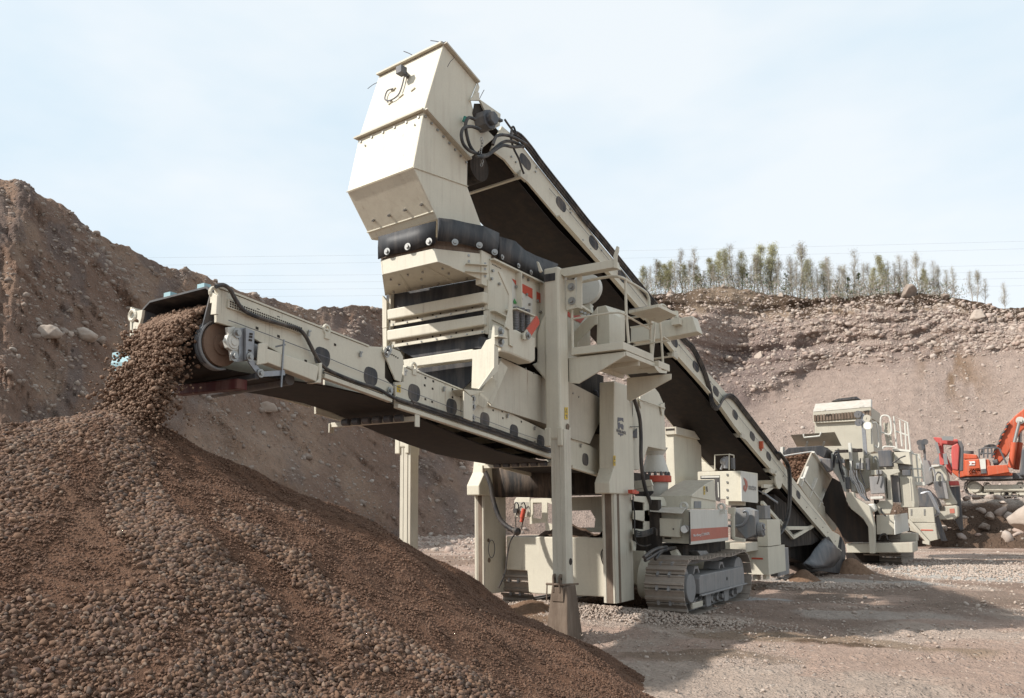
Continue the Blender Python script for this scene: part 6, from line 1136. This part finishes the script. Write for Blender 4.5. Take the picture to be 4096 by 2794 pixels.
# lamp and clips on the chute front
def cf(x, y, out=0.0):       # point on the upper front face
    e0 = up_[0]; e1 = up_[8]; nn = (e1-e0).cross(N2).normalized(); nn = nn if nn.dot(D2) < 0 else -nn; return PN('c1', x, y, e0+nn*out, nn), nn
q, nn = cf(440,330,.02)
lm = one('camera', M['darkgrey'], chute, lambda b: (b.cyl(cf(445,325,.0)[0], cf(430,310,.10)[0], .035, n=10), b.bar(cf(402,290,.16)[0]-D2*.05, cf(402,290,.16)[0]+D2*.07, .11, .11)), bevel=.006)
one('camera_cable', M['ink'], chute, lambda b: b.tube(smooth_path([cf(x,y,.035)[0] for x, y in [(425,320),(405,400),(380,450),(330,480),(300,470),(315,420),(350,405)]], 5), .011, 5))
one('clip', M['cream'], chute, lambda b: [b.bar(cf(x-14,y+12,.012)[0], cf(x+12,y-10,.012)[0], .02, .02) for x, y in ((335,492),(403,448),(478,408),(355,408))])
one('wire_end', M['ink'], chute, lambda b: [b.tube(smooth_path([PN('c1',*p,TR_,D2) for p in w_], 4), .006, 4) for w_ in ([(255,365),(225,380),(192,405)],[(498,225),(470,190),(420,168)],[(672,125),(640,108),(590,100)],[(745,205),(715,235),(697,268)],[(900,470),(915,440),(930,412)])])
# head drive: plate, hydraulic motor, hoses
q = c1r([(915,620)], -.08)[0]
hm = one('hydraulic_motor', M['darkgrey'], chute, lambda b: (b.cyl(q-N2*.05, q+N2*.16, .15, n=8), b.cyl(q+N2*.16, q+N2*.24, .10, n=8), b.bar(q+N2*.1+D2*.05+Vector((0,0,.1)), q+N2*.1+D2*.35+Vector((0,0,.12)), .06, .04)), bevel=.01)
one('drive_recess', M['void'], chute, lambda b: b.prism(c1r([(865,500),(905,500),(955,560),(960,660),(930,680),(880,650),(855,560)], -.055), N2*.004))
one('motor_mount', M['cream'], chute, lambda b: (b.prism(c1r([(842,478),(880,425),(900,430),(900,470),(1035,565),(1030,640),(985,665),(960,600),(905,480)], -.10), -N2*.03), b.prism(c1r([(885,370),(895,400),(870,480),(842,480)], -.06), N2*.02)), bevel=.004)
one('hydraulic_hose', M['hose'], chute, lambda b: [b.tube(smooth_path([PN('c1', x, y, q+N2*(.16+.03*k), N2) for x, y in w_], 5), .024, 8) for k, w_ in enumerate([[(870,600),(830,590),(812,640),(830,740),(860,800),(895,825)],[(905,665),(850,645),(800,655),(785,700),(800,760),(840,800),(880,815)],[(895,825),(950,825),(1000,780),(1060,740),(1120,745),(1180,775)],[(880,835),(940,835),(990,800),(1050,765),(1110,775),(1170,770)],[(985,760),(1010,705),(1070,700),(1130,720),(1200,760)]])], smooth=True)
one('cable_loop', M['hose'], chute, lambda b: b.tube(smooth_path([PN('c1', x, y, q+N2*.2, N2) for x, y in [(1060,600),(1095,650),(1130,690),(1118,650),(1105,655),(1100,720),(1120,790),(1150,850),(1165,900),(1182,945)]], 5), .016, 7), smooth=True)
one('chain', M['steel'], chute, lambda b: [b.tube([q_+Vector((0,0,0))+N2*.02*math.cos(t)+Vector((0,0,.03))*math.sin(t) for t in [2*math.pi*i/8 for i in range(8)]], .006, 4, True) for q_ in [PN('c1', 912+6*math.sin(k), 725+18*k, q+N2*.22, N2) for k in range(10)]])
one('green_tag', simple('green_tag', (.02,.20,.15)), chute, lambda b: b.prism(c1r([(800,580),(822,590),(808,625),(790,612)], -.1), N2*.02))
one('head_pulley', M['void'], conv2, lambda b: b.cyl(c1r([(900,900)], .1)[0], c1r([(900,900)], .1)[0]-N2*1.1, .22, n=24), smooth=True)
# ================================================================ second plant behind
def yb(c, pts, y, d, b): b.prism(ty(c, pts, y), (0, d, 0))
pl2 = empty('crushing_plant', (-4.5, 31, 0), 'second cream crusher farther back, with a tall hooded bin, ladders and dark grey boxes', 'rock crusher')
c = 'c13'
def q2(name, m, pts, y, d, parent=None, **k): return one(name, M[m], parent or pl2, lambda b: yb(c, pts, y, d, b), **k)
bin_ = q2('dust_bin', 'creamfar', [(440,292),(922,268),(945,545),(860,572),(700,560),(445,560)], 33.0, 2.4, bevel=.02)
q2('hood_band', 'creamfar', [(426,205),(916,163),(922,262),(428,290)], 32.9, 2.5, bin_, bevel=.015)
one('hood_roof', M['creamwhite'], bin_, lambda b: b.prism([P(c,426,207,'y',32.88), P(c,916,165,'y',32.88), P(c,918,101,'y',33.9), P(c,447,140,'y',33.9)], (0,.3,0)), bevel=.01)
q2('black_cover', 'black', [(582,118),(636,96),(795,78),(812,97)], 34.2, 1.2, bin_)
for i in range(19):
    q = P(c, 445+i*25.8, 262-i*2.15, 'y', 32.86); one('spring_bolt', M['shoe'], bin_, lambda b: b.bar(q+Vector((0,0,.12)), q-Vector((0,0,.12)), .065, .08), bevel=.01)
q2('seam_band', 'creamdirty', [(430,290),(922,266),(923,278),(432,303)], 32.88, .05, bin_)
for x, y in ((515,193),(838,160)): one('lifting_eye', M['creamwhite'], bin_, lambda b: b.bar(P(c,x-20,y+4,'y',32.7), P(c,x+20,y-4,'y',32.7), .1, .06))
ht_ = one('open_hatch', M['creamfar'], pl2, lambda b: b.prism([P(c,235,403,'y',30.2), P(c,610,378,'y',30.2), P(c,668,495,'y',31.3), P(c,290,502,'y',31.3)], (0,.06,0)), bevel=.008)
one('hatch_handle', M['creamwhite'], ht_, lambda b: b.tube(ty(c, [(345,395),(352,425),(483,412),(495,380)], 30.1), .028, 6))
for a_, b_ in (((370,500),(380,460)),((512,500),(522,460))): one('hatch_strut', M['creamwhite'], ht_, lambda b: b.bar(P(c,*a_,'y',30.9), P(c,*b_,'y',30.7), .06,.06))
q2('conveyor_hood', 'black', [(170,548),(218,512),(492,492),(548,530),(520,600),(440,560),(400,548),(190,585)], 29.6, 1.2, bevel=.02)
q2('belt_load', 'clod', [(180,600),(240,560),(330,548),(398,552),(388,640),(330,770),(300,810),(255,790),(180,680)], 29.4, .1)
cx = ty(c, [(175,590),(400,545),(385,650),(300,815),(240,760)], 29.25)
n = 1500; u_ = RNG.random(n); v_ = RNG.random(n)
px_ = 185+205*u_; py_ = 585-35*u_+215*v_*(1-.55*np.abs(u_-.55)); pts_ = np.array([P(c, a_, b_, 'y', 29.3-.25*float(RNG.random()))[:] for a_, b_ in zip(px_, py_) if not (a_ > 395-(b_-560)*.35)])
tag(stones('belt_load_stones', pts_, RNG.uniform(.03, .075, len(pts_)), M['clod'], 1, .8, .3), 'brown stones heaped on the feed belt of the second crusher', 'gravel', kind='stuff')
XP2 = P(c,470,900,'y',29.2).x
sp_ = one('side_panel', M['creamfar'], pl2, lambda b: b.prism(tx(c, [(422,547),(585,775),(500,985),(318,778)], XP2), (-.05,0,0)), bevel=.01)
one('side_panel', M['creamfar'], pl2, lambda b: b.prism(tx(c, [(318,770),(345,785),(505,980),(640,1160),(612,1218),(590,1205),(520,1110),(430,1000),(303,815)], XP2+.06), (-.05,0,0)), bevel=.01)
one('tail_lug', M['creamfar'], pl2, lambda b: b.prism(tx(c, [(575,1072),(648,1070),(638,1160),(600,1115)], XP2+.05), (-.04,0,0)))
for p, q in (((380,675),(318,840)),((455,770),(392,930)),((532,860),(465,1015)),((335,765),(505,985)),((428,548),(585,775))): one('panel_rib', M['creamwhite'], sp_, lambda b: b.bar(P(c,*p,'x',XP2+.04), P(c,*q,'x',XP2+.04), .08, .05))
one('chain', M['steel'], pl2, lambda b: b.tube(smooth_path(ty(c, [(140,590),(220,575),(330,558),(425,545)], 28.9), 4), .03, 5))
q2('tail_box', 'creamwhite', [(150,505),(172,503),(172,560),(180,578),(135,585),(150,560)], 30, .3)
one('dark_underside', M['belt'], pl2, lambda b: (yb(c, [(480,1000),(590,765),(650,800),(720,1000),(850,1120),(900,1190),(905,1310),(700,1310),(645,1200),(610,1150)], 29.9, .2, b), yb(c, [(700,1400),(985,1400),(985,1480),(720,1490)], 31, .8, b)))
q2('drive_drum', 'darkgrey', [(470,605),(520,598),(575,605),(580,700),(545,720)], 29.5, .4, bevel=.03)
q2('upper_frame', 'creamfar', [(540,520),(740,508),(850,528),(855,570),(850,700),(760,690),(755,610),(700,612),(600,600)], 30.6, 1.8, bevel=.01)
q2('upper_frame', 'creamwhite', [(575,560),(620,545),(650,640),(700,700),(712,890),(690,880),(640,770),(590,700)], 30.2, .6, bevel=.02)
q2('upper_frame', 'creamfar', [(690,620),(870,600),(905,570),(905,850),(860,870),(800,900),(750,880),(700,700)], 30.9, 1.2, bevel=.01)
q2('post', 'creamwhite', [(722,470),(745,470),(785,880),(755,885)], 30.4, .15, bevel=.006)
one('hydraulic_hose', M['hose'], pl2, lambda b: [b.tube(smooth_path(ty(c, w_, 30.1), 4), .035, 6) for w_ in ([(605,640),(610,560),(635,545),(655,600),(665,680),(690,740)],[(600,680),(612,590),(630,570),(648,620),(660,700),(690,770)])], smooth=True)
one('valve_hose', M['galv'], pl2, lambda b: [b.tube(smooth_path(ty(c, [(740+18*k,700),(745+20*k,780),(790+18*k,830),(820+20*k,900+10*k),(880+10*k,960)], 30.2), 4), .020, 5) for k in range(4)], smooth=True)
q2('support_arm', 'creamfar', [(705,890),(772,888),(778,928),(905,1005),(945,1172),(950,1405),(905,1405),(892,1180),(850,1108),(748,1028),(708,960)], 29.5, .35, bevel=.02)
q2('chassis_beam', 'creamfar', [(705,1322),(1270,1312),(1272,1398),(715,1400)], 30.0, 1.6, bevel=.02)
q2('deck', 'creamfar', [(1075,1302),(1100,1260),(1215,1232),(1300,1235),(1300,1302)], 31.4, .8, bevel=.01)
track(-4.35, -3.25, 31.0, 35.2, parent=pl2, detail=False, n=40)
q2('battery_box', 'creamdirty', [(962,1080),(1112,1078),(1118,1246),(966,1244)], 30.2, 1.9, bevel=.012)
one('battery_box_side', M['creamwhite'], pl2, lambda b: b.prism([P(c,1118,1078,'x',P(c,1115,1160,'y',30.2).x+.02), P(c,1122,1246,'x',P(c,1115,1160,'y',30.2).x+.02), P(c,1240,1212,'x',P(c,1115,1160,'y',30.2).x+.02), P(c,1225,1062,'x',P(c,1115,1160,'y',30.2).x+.02)], (-.02,0,0)))
q2('bracket_plate', 'creamfar', [(912,702),(1150,690),(1162,718),(1080,745),(1102,990),(1078,1068),(990,1070),(945,1000),(1000,960),(1040,960),(1020,745),(915,740)], 30.3, .12, bevel=.01)
q2('rear_wall', 'creamfar', [(850,570),(1110,545),(1250,548),(1260,760),(1100,760),(905,740),(905,640)], 31.6, .5)
q2('grey_box', 'trackgrey', [(902,755),(1020,752),(1035,895),(915,902)], 30.1, .45, bevel=.015); q2('grey_box', 'darkgrey', [(975,535),(1080,532),(1098,668),(985,672)], 30.6, .5, bevel=.015)
q2('cooler_panel', 'darkgrey', [(1085,742),(1150,745),(1168,975),(1102,972)], 30.5, .4, bevel=.01)
q2('cream_box', 'creamfar', [(1155,757),(1268,755),(1288,975),(1285,1015),(1165,1015),(1175,970)], 30.6, 1.4, bevel=.015)
q2('electric_box', 'creamdirty', [(1112,548),(1240,548),(1255,655),(1120,640)], 31.0, .7, bevel=.01); q2('motor', 'grey', [(1140,645),(1250,650),(1252,700),(1150,700)], 31.2, .6, bevel=.05)
q2('tray', 'creamwhite', [(912,925),(1015,920),(1015,940),(915,945)], 30.0, .5); q2('coupling', 'creamwhite', [(885,985),(945,980),(960,1030),(945,1060),(890,1040)], 29.8, .4, bevel=.06)
one('dark_gap', M['void'], pl2, lambda b: yb(c, [(940,950),(985,950),(995,1300),(960,1300)], 30.9, .1, b)); q2('dark_gap', 'void', [(985,1260),(1070,1255),(1070,1300),(985,1300)], 30.6, .1)
tubes = [[(1003,400),(1000,265),(1035,238),(1078,265),(1085,395),(1003,378)], [(925,480),(925,325),(948,300),(968,320),(985,500),(945,490)], [(1020,520),(1030,502),(1110,505),(1130,520)], [(940,640),(940,600),(955,585),(972,610),(980,690)]]
for t_ in tubes: one('grab_rail', M['creamwhite'], pl2, lambda b: b.tube(smooth_path(ty(c, t_, 31.2), 4), .030, 6), smooth=True)
one('ladder', M['creamfar'], pl2, lambda b: ([b.bar(P(c,x0,300,'y',31.4), P(c,x0+32,500,'y',31.4), .08,.08) for x0 in (1030,1060)]+[b.bar(P(c,1030+4*k,320+26*k,'y',31.4), P(c,1060+4*k,316+26*k,'y',31.4), .05,.05) for k in range(7)]))
one('railing', M['creamwhite'], pl2, lambda b: [b.tube(ty(c, l_, 31.4), .028, 6) for l_ in ([(1135,520),(1110,245),(1225,300),(1252,545)], [(1122,370),(1228,408)], [(1160,278),(1180,500)], [(1205,300),(1215,530)])])
q2('catwalk', 'creamwhite', [(1100,515),(1250,530),(1250,548),(1100,535)], 31.3, .9)
one('access_ladder', M['creamwhite'], pl2, lambda b: ([b.tube(ty(c, l_, 31.6), .028, 6) for l_ in ([(1252,545),(1285,828)], [(1262,560),(1320,575),(1345,640),(1368,825)], [(1300,570),(1325,825)], [(1275,690),(1350,690)], [(1280,760),(1355,765)])]+[yb(c, [(1280,800),(1368,800),(1372,830),(1285,830)], 31.5, .5, b)]))
lp_ = one('lamp_pole', M['galv'], pl2, lambda b: b.bar(P(c,846,225,'y',30.9), P(c,872,572,'y',30.9), .11, .11))
for x, y, m_ in ((805,228,'darkgrey'),(812,298,'darkgrey'),(882,262,'creamfar')):
    q = P(c,x,y,'y',30.8); one('floodlight', M[m_], lp_, lambda b: (b.cyl(q, q+Vector((.05,.2,0)), .125, .09, n=14), b.bar(q, P(c,850,y,'y',30.9), .05,.05)), smooth=True)
q = P(c,890,325,'y',30.75); fl2 = one('floodlight', M['creamfar'], lp_, lambda b: (b.cyl(q, q+Vector((.02,.2,0)), .15, .10, n=18), b.bar(q+Vector((0,.1,0)), P(c,855,335,'y',30.9), .05,.05)), smooth=True); one('lamp_lens', M['glass'], fl2, lambda b: b.cyl(q-Vector((0,.01,0)), q, .125, n=18))
for k, w_ in enumerate([[(640,600),(660,640),(668,720),(690,800)],[(760,620),(765,700),(800,780),(830,860)],[(830,600),(825,700),(850,790),(880,850)],[(1100,640),(1120,630),(1160,600),(1210,580)],[(980,700),(985,760),(970,820)],[(1045,1090),(1010,1060),(1000,1020)],[(870,880),(880,930),(905,960)],[(985,1290),(1000,1250),(1040,1240),(1060,1290)]]):
    one('cable', M['hose'], pl2, lambda b: b.tube(smooth_path(ty('c13', w_, 30.0), 4), .022, 5), smooth=True)
for k, (a_, b_, m_) in enumerate([((610,530),(720,550),'void'),((760,520),(840,545),'void'),((620,610),(690,640),'grey'),((790,640),(850,690),'grey'),((870,600),(905,700),'darkgrey'),((1180,700),(1250,745),'darkgrey'),((1040,760),(1060,940),'void'),((960,700),(1010,735),'grey'),((1240,770),(1262,960),'creamdirty'),((700,760),(740,860),'darkgrey')]):
    one('equipment_panel', M[m_], pl2, lambda b: bfront(b, 'c13', a_, b_, 30.15 if k != 6 else 30.25, .2), bevel=.012)
# ================================================================ third plant
c = 'c9'
pl3 = empty('crushing_plant', (-4.5, 47, 0), 'third and farthest cream crusher, half hidden in dust, with a red breaker arm', 'rock crusher')
def q3(name, m, pts, y, d, parent=None, **k): return one(name, M[m], parent or pl3, lambda b: yb(c, pts, y, d, b), **k)
bxx = one('generator_box', M['creamfar'], pl3, lambda b: (yb(c, [(300,1092),(528,1085),(542,1225),(308,1222)], 45.2, 2.2, b), yb(c, [(312,1226),(545,1228),(568,1380),(480,1400),(430,1335),(318,1300)], 45.1, 2.4, b)), bevel=.02)
q3('red_line', 'red', [(415,1288),(524,1290),(526,1299),(416,1297)], 45.08, .02, bxx); one('box_strut', M['creamfar'], bxx, lambda b: (b.bar(P(c,300,1200,'y',44.9), P(c,485,1405,'y',44.9), .18,.14), b.bar(P(c,310,1182,'y',44.95), P(c,420,1178,'y',44.95), .06,.06), yb(c, [(430,1392),(492,1398),(492,1428),(430,1415)], 44.8, .6, b)))
one('vent_slot', M['grey'], bxx, lambda b: [bfront(b, c, (320+k, 1105+j*12), (336+k, 1110+j*12), 45.17, .02) for k in (0, 120) for j in range(5)])
st_ = q3('stair', 'darkgrey', [(535,1180),(575,1170),(652,1392),(600,1392)], 45.6, .2)
one('handrail', M['galv'], st_, lambda b: [b.tube(smooth_path(ty(c, [(p[0]+dx, p[1]) for p in [(430,965),(475,950),(505,965),(575,1115),(575,1150),(545,1165)]], 45.5), 4), .05, 6) for dx in (0, -14)], smooth=True)
q3('body', 'creamfar', [(512,712),(622,708),(652,792),(665,900),(690,962),(735,1040),(735,1062),(650,1068),(620,1020),(600,900),(540,850)], 47, 2, bevel=.03)
q3('body', 'creamwhite', [(510,705),(600,700),(610,712),(512,722)], 46.9, 2.1)
q3('engine_bay', 'darkgrey', [(525,850),(640,850),(660,1010),(570,1010),(540,920)], 46.8, .5, bevel=.05); q3('blue_grey_panel', 'trackgrey', [(612,862),(640,865),(665,1010),(640,1010)], 46.6, .3)
one('round_rail', M['grey'], pl3, lambda b: [b.tube(smooth_path(ty(c, w_, 46.6), 4), .05, 6) for w_ in ([(545,850),(545,795),(575,770),(608,795),(612,850)],[(495,760),(505,730),(530,740),(545,800)])], smooth=True)
q3('box', 'creamfar', [(648,1078),(735,1068),(750,1085),(752,1170),(720,1195),(655,1202),(575,1200),(575,1080)], 46.5, 1.2, bevel=.04)
q3('faded_mark', 'stripe', [(675,1100),(718,1098),(722,1140),(680,1142)], 46.48, .03); q3('dark_socket', 'void', [(578,1080),(628,1078),(628,1112),(578,1112)], 46.45, .06)
track(-5.6, -4.55, 46.8, 51.5, parent=pl3, detail=False, n=40)
q3('jaw_frame', 'darkgrey', [(400,905),(470,920),(560,1010),(600,1100),(560,1180),(540,1090),(360,1080),(360,930)], 48.6, 1.5, bevel=.03)
q3('jaw_frame', 'trackgrey', [(430,640),(480,660),(520,760),(530,860),(470,890),(440,860)], 48.4, 1.2, bevel=.05)
q3('dark_plate', 'darkgrey', [(680,900),(765,895),(800,1285),(775,1300),(720,1190),(690,1050)], 48, .3); q3('dark_rim', 'oldred', [(668,850),(752,848),(760,888),(675,890)], 47.8, .8, bevel=.02)
q3('hopper_wing', 'trackgrey', [(520,690),(580,610),(610,640),(590,700)], 49.5, .2); q3('cream_frame', 'creamfar', [(340,600),(415,600),(418,870),(440,885),(350,885)], 47.2, .15)
pp3 = one('lamp_pole', M['darkgrey'], pl3, lambda b: b.bar(P(c,440,490,'y',46), P(c,455,660,'y',46), .1,.1))
for x, y in ((408,502),(420,545),(452,495)): one('floodlight', M['darkgrey'], pp3, lambda b: b.cyl(P(c,x,y,'y',45.8), P(c,x,y,'y',46.1), .15, .1, n=12))
# red breaker arm
bm_ = one('breaker_arm', M['oldred'], pl3, lambda b: (yb(c, [(525,450),(598,455),(612,478),(700,470),(745,468),(765,505),(745,520),(690,520),(612,512),(600,560),(590,520),(560,500),(535,470)], 48, .7, b), yb(c, [(562,500),(612,512),(618,590),(642,610),(650,690),(600,712),(588,700),(575,570)], 48.1, .6, b), yb(c, [(615,590),(640,600),(700,740),(690,800),(655,760)], 48, .4, b)), bevel=.04)
one('hammer', M['oldred'], bm_, lambda b: (yb(c, [(695,530),(750,505),(765,540),(752,755),(700,745),(690,600)], 47.6, .7, b),), bevel=.05)
one('hammer_side', M['darkgrey'], bm_, lambda b: (yb(c, [(750,480),(782,490),(798,530),(795,752),(758,760),(765,545)], 47.7, .6, b), yb(c, [(755,760),(768,760),(766,820),(758,820)], 47.8, .12, b)), bevel=.03)
one('ram', M['steel'], bm_, lambda b: (b.bar(P(c,555,500,'y',47.9), P(c,580,600,'y',47.9), .12,.12), b.bar(P(c,632,600,'y',47.8), P(c,645,700,'y',47.8), .16,.16), b.bar(P(c,610,462,'y',47.7), P(c,710,466,'y',47.7), .2,.2)))
# ================================================================ orange excavator (local frame, then moved)
YE = 52.6; EB = Vector((P(c,1150,990,'y',YE).x, YE, P(c,1150,990,'y',YE).z)); exc = empty('excavator', (0,0,0), 'orange excavator parked on the bank at the right edge, its boom rising out of view', 'excavator')
def te(pts, y): return [p-EB for p in ty(c, pts, YE+y)]
def qe(name, m, pts, y, d, parent=None, **k): return one(name, M[m], parent or exc, lambda b: b.prism(te(pts, y), (0,d,0)), **k)
hs = qe('house', 'orange', [(700,775),(760,820),(830,805),(1245,800),(1248,780),(1215,768),(1200,702),(1045,712),(1035,652),(818,658),(800,645),(762,640),(700,690)], 0, 2.6, bevel=.05)
qe('engine_hood', 'orange', [(760,600),(800,598),(925,610),(932,648),(760,655)], .3, 2.1, hs, bevel=.06)
qe('counterweight', 'orange', [(816,656),(945,648),(965,780),(955,800),(828,808),(818,760)], -.06, 2.7, hs, bevel=.06)
one('exhaust', M['darkgrey'], hs, lambda b: b.cyl(te([(828,602)],1.2)[0], te([(828,578)],1.2)[0], .35, n=16), smooth=True)
qe('vent_louvre', 'darkgrey', [(662,690),(705,690),(705,775),(668,760)], .2, .3, hs)
qe('white_patch', 'creamwhite', [(945,652),(1000,646),(1005,738),(958,742)], -.08, .05, hs); qe('grey_patch', 'darkgrey', [(958,742),(1005,738),(1012,778),(960,782)], -.08, .05, hs)
qe('under_skirt', 'darkgrey', [(760,818),(1250,798),(1250,830),(765,835)], .1, 2.3, hs, bevel=.02)
qe('front_step', 'orange', [(1012,712),(1200,700),(1218,770),(1025,800)], -.12, .5, hs, bevel=.03)
def textE(body, a, bb, h, m):
    o = text(body, 'o', (0,0), (1,0), 1, 'y', 50, exc, m)
    A = te([a], -.12)[0]; B = te([bb], -.12)[0]; vs = o.data.vertices; P0 = P('o',0,0,'y',50); P1 = P('o',1,0,'y',50); Ln = (P1-P0).length; X = (P1-P0).normalized(); Z = Vector((0,0,1)); Z = (Z-X*Z.dot(X)).normalized()
    for v in vs:
        d = v.co-P0; u = d.dot(X)/Ln; w = d.dot(Z); v.co = A+(B-A)*u+Vector((0,0,w*h))+Vector((0,-.01,0))
    o.parent = hs; return o
textE('520', (846,792), (903,790), .20, 'white'); textE('LCH', (910,790), (948,788), .11, 'white'); textE('ZAXIS', (850,763), (942,758), .15, 'ink')
qe('emblem', 'white', [(850,672),(905,668),(908,690),(880,684),(872,700),(905,698),(905,706),(850,708),(862,690)], -.10, .03, hs)
bo = one('boom', M['orange'], exc, lambda b: b.prism(te([(1075,670),(1100,555),(1150,450),(1205,325),(1270,255),(1345,195),(1560,120),(1760,150),(1900,260),(1880,320),(1720,260),(1560,240),(1400,330),(1320,400),(1258,505),(1200,610),(1120,695)], 1.0), (0,.85,0)), bevel=.05)
one('boom_pin', M['creamwhite'], bo, lambda b: (b.cyl(te([(1315,300)],.9)[0], te([(1315,300)],.99)[0], .2, n=24), b.cyl(te([(1312,300)],.82)[0], te([(1312,300)],.9)[0], .11, n=18)), smooth=True)
for a_, b_, y_ in (((1232,730),(1262,500),.6),((1278,745),(1312,500),1.9)): one('boom_cylinder', M['orange'], bo, lambda b: b.cyl(te([a_],y_)[0], te([b_],y_)[0], .15, n=14), smooth=True)
for a_, b_, y_ in (((1262,500),(1308,310),.6),((1312,500),(1320,330),1.9)): one('cylinder_rod', M['steel'], bo, lambda b: b.cyl(te([a_],y_)[0], te([b_],y_)[0], .08, n=12), smooth=True)
one('boom_hose', M['hose'], bo, lambda b: [b.tube(smooth_path(te([(1210+k*8,320-k*6),(1180,385),(1150,430),(1125,500),(1100,540),(1080,600),(1060,640)], .9+.2*k), 4), .07, 6) for k in range(2)], smooth=True)
one('hose_clamp', M['orange'], bo, lambda b: [b.bar(te([(x,y)],.9)[0], te([(x+8,y+6)],.9)[0], .14, .14) for x, y in ((1200,330),(1178,378),(1155,425),(1130,480),(1105,530),(1085,580),(1068,625))])
one('stick', M['orange'], exc, lambda b: b.prism(te([(1850,230),(1920,270),(1990,700),(1960,760),(1900,500)], 1.1), (0,.6,0)), bevel=.05)
one('bucket', M['darkgrey'], exc, lambda b: b.prism(te([(1940,740),(2010,720),(2060,800),(2020,900),(1930,930),(1900,860)], .7), (0,1.5,0)), bevel=.05)
qe('boom_foot', 'darkgrey', [(1060,660),(1110,650),(1120,700),(1075,705)], .8, 1.2, bevel=.04)
rl = one('railing', M['darkgrey'], exc, lambda b: [b.tube(te(l_, .1), .045, 6) for l_ in ([(945,645),(942,562),(1000,552),(1100,545),(1130,560),(1190,690)], [(945,600),(1060,598)], [(985,640),(985,555)], [(1020,640),(1022,552)], [(1060,640),(1055,549)])])
one('coiled_hose', M['hose'], exc, lambda b: [b.tube(smooth_path(te([(960,600+8*k),(985,545+6*k),(1040,522+8*k),(1090,530+8*k),(1100,560)], .6), 4), .04, 5) for k in range(3)], smooth=True)
one('cab', M['darkgrey'], exc, lambda b: b.prism(te([(1330,560),(1370,540),(1520,540),(1540,800),(1310,800)], .1), (0,1.3,0)), bevel=.06)
for yo in (0.0, 2.2):
    before = set(bpy.data.objects); ch = track(-.62, 0, -2.9, 2.95, parent=exc, detail=True, n=52, zb=.0, zs=1.08, sag=.05); new = [o for o in bpy.data.objects if o not in before]
    Mx = Matrix.Translation((1.2, .55+yo, 0)) @ Matrix.Rotation(-math.pi/2, 4, 'Z')
    for o in new: o.data.transform(Mx)
    if yo == 0:
        for o in new:
            if o.data.materials[0] == M['trackgrey'] and 'chain' not in o.name: o.data.materials[0] = M['creamdirty']
one('turntable', M['darkgrey'], exc, lambda b: b.cyl((1.0,1.4,.95), (1.0,1.4,1.25), 1.0, n=30), smooth=True)
exc.location = EB
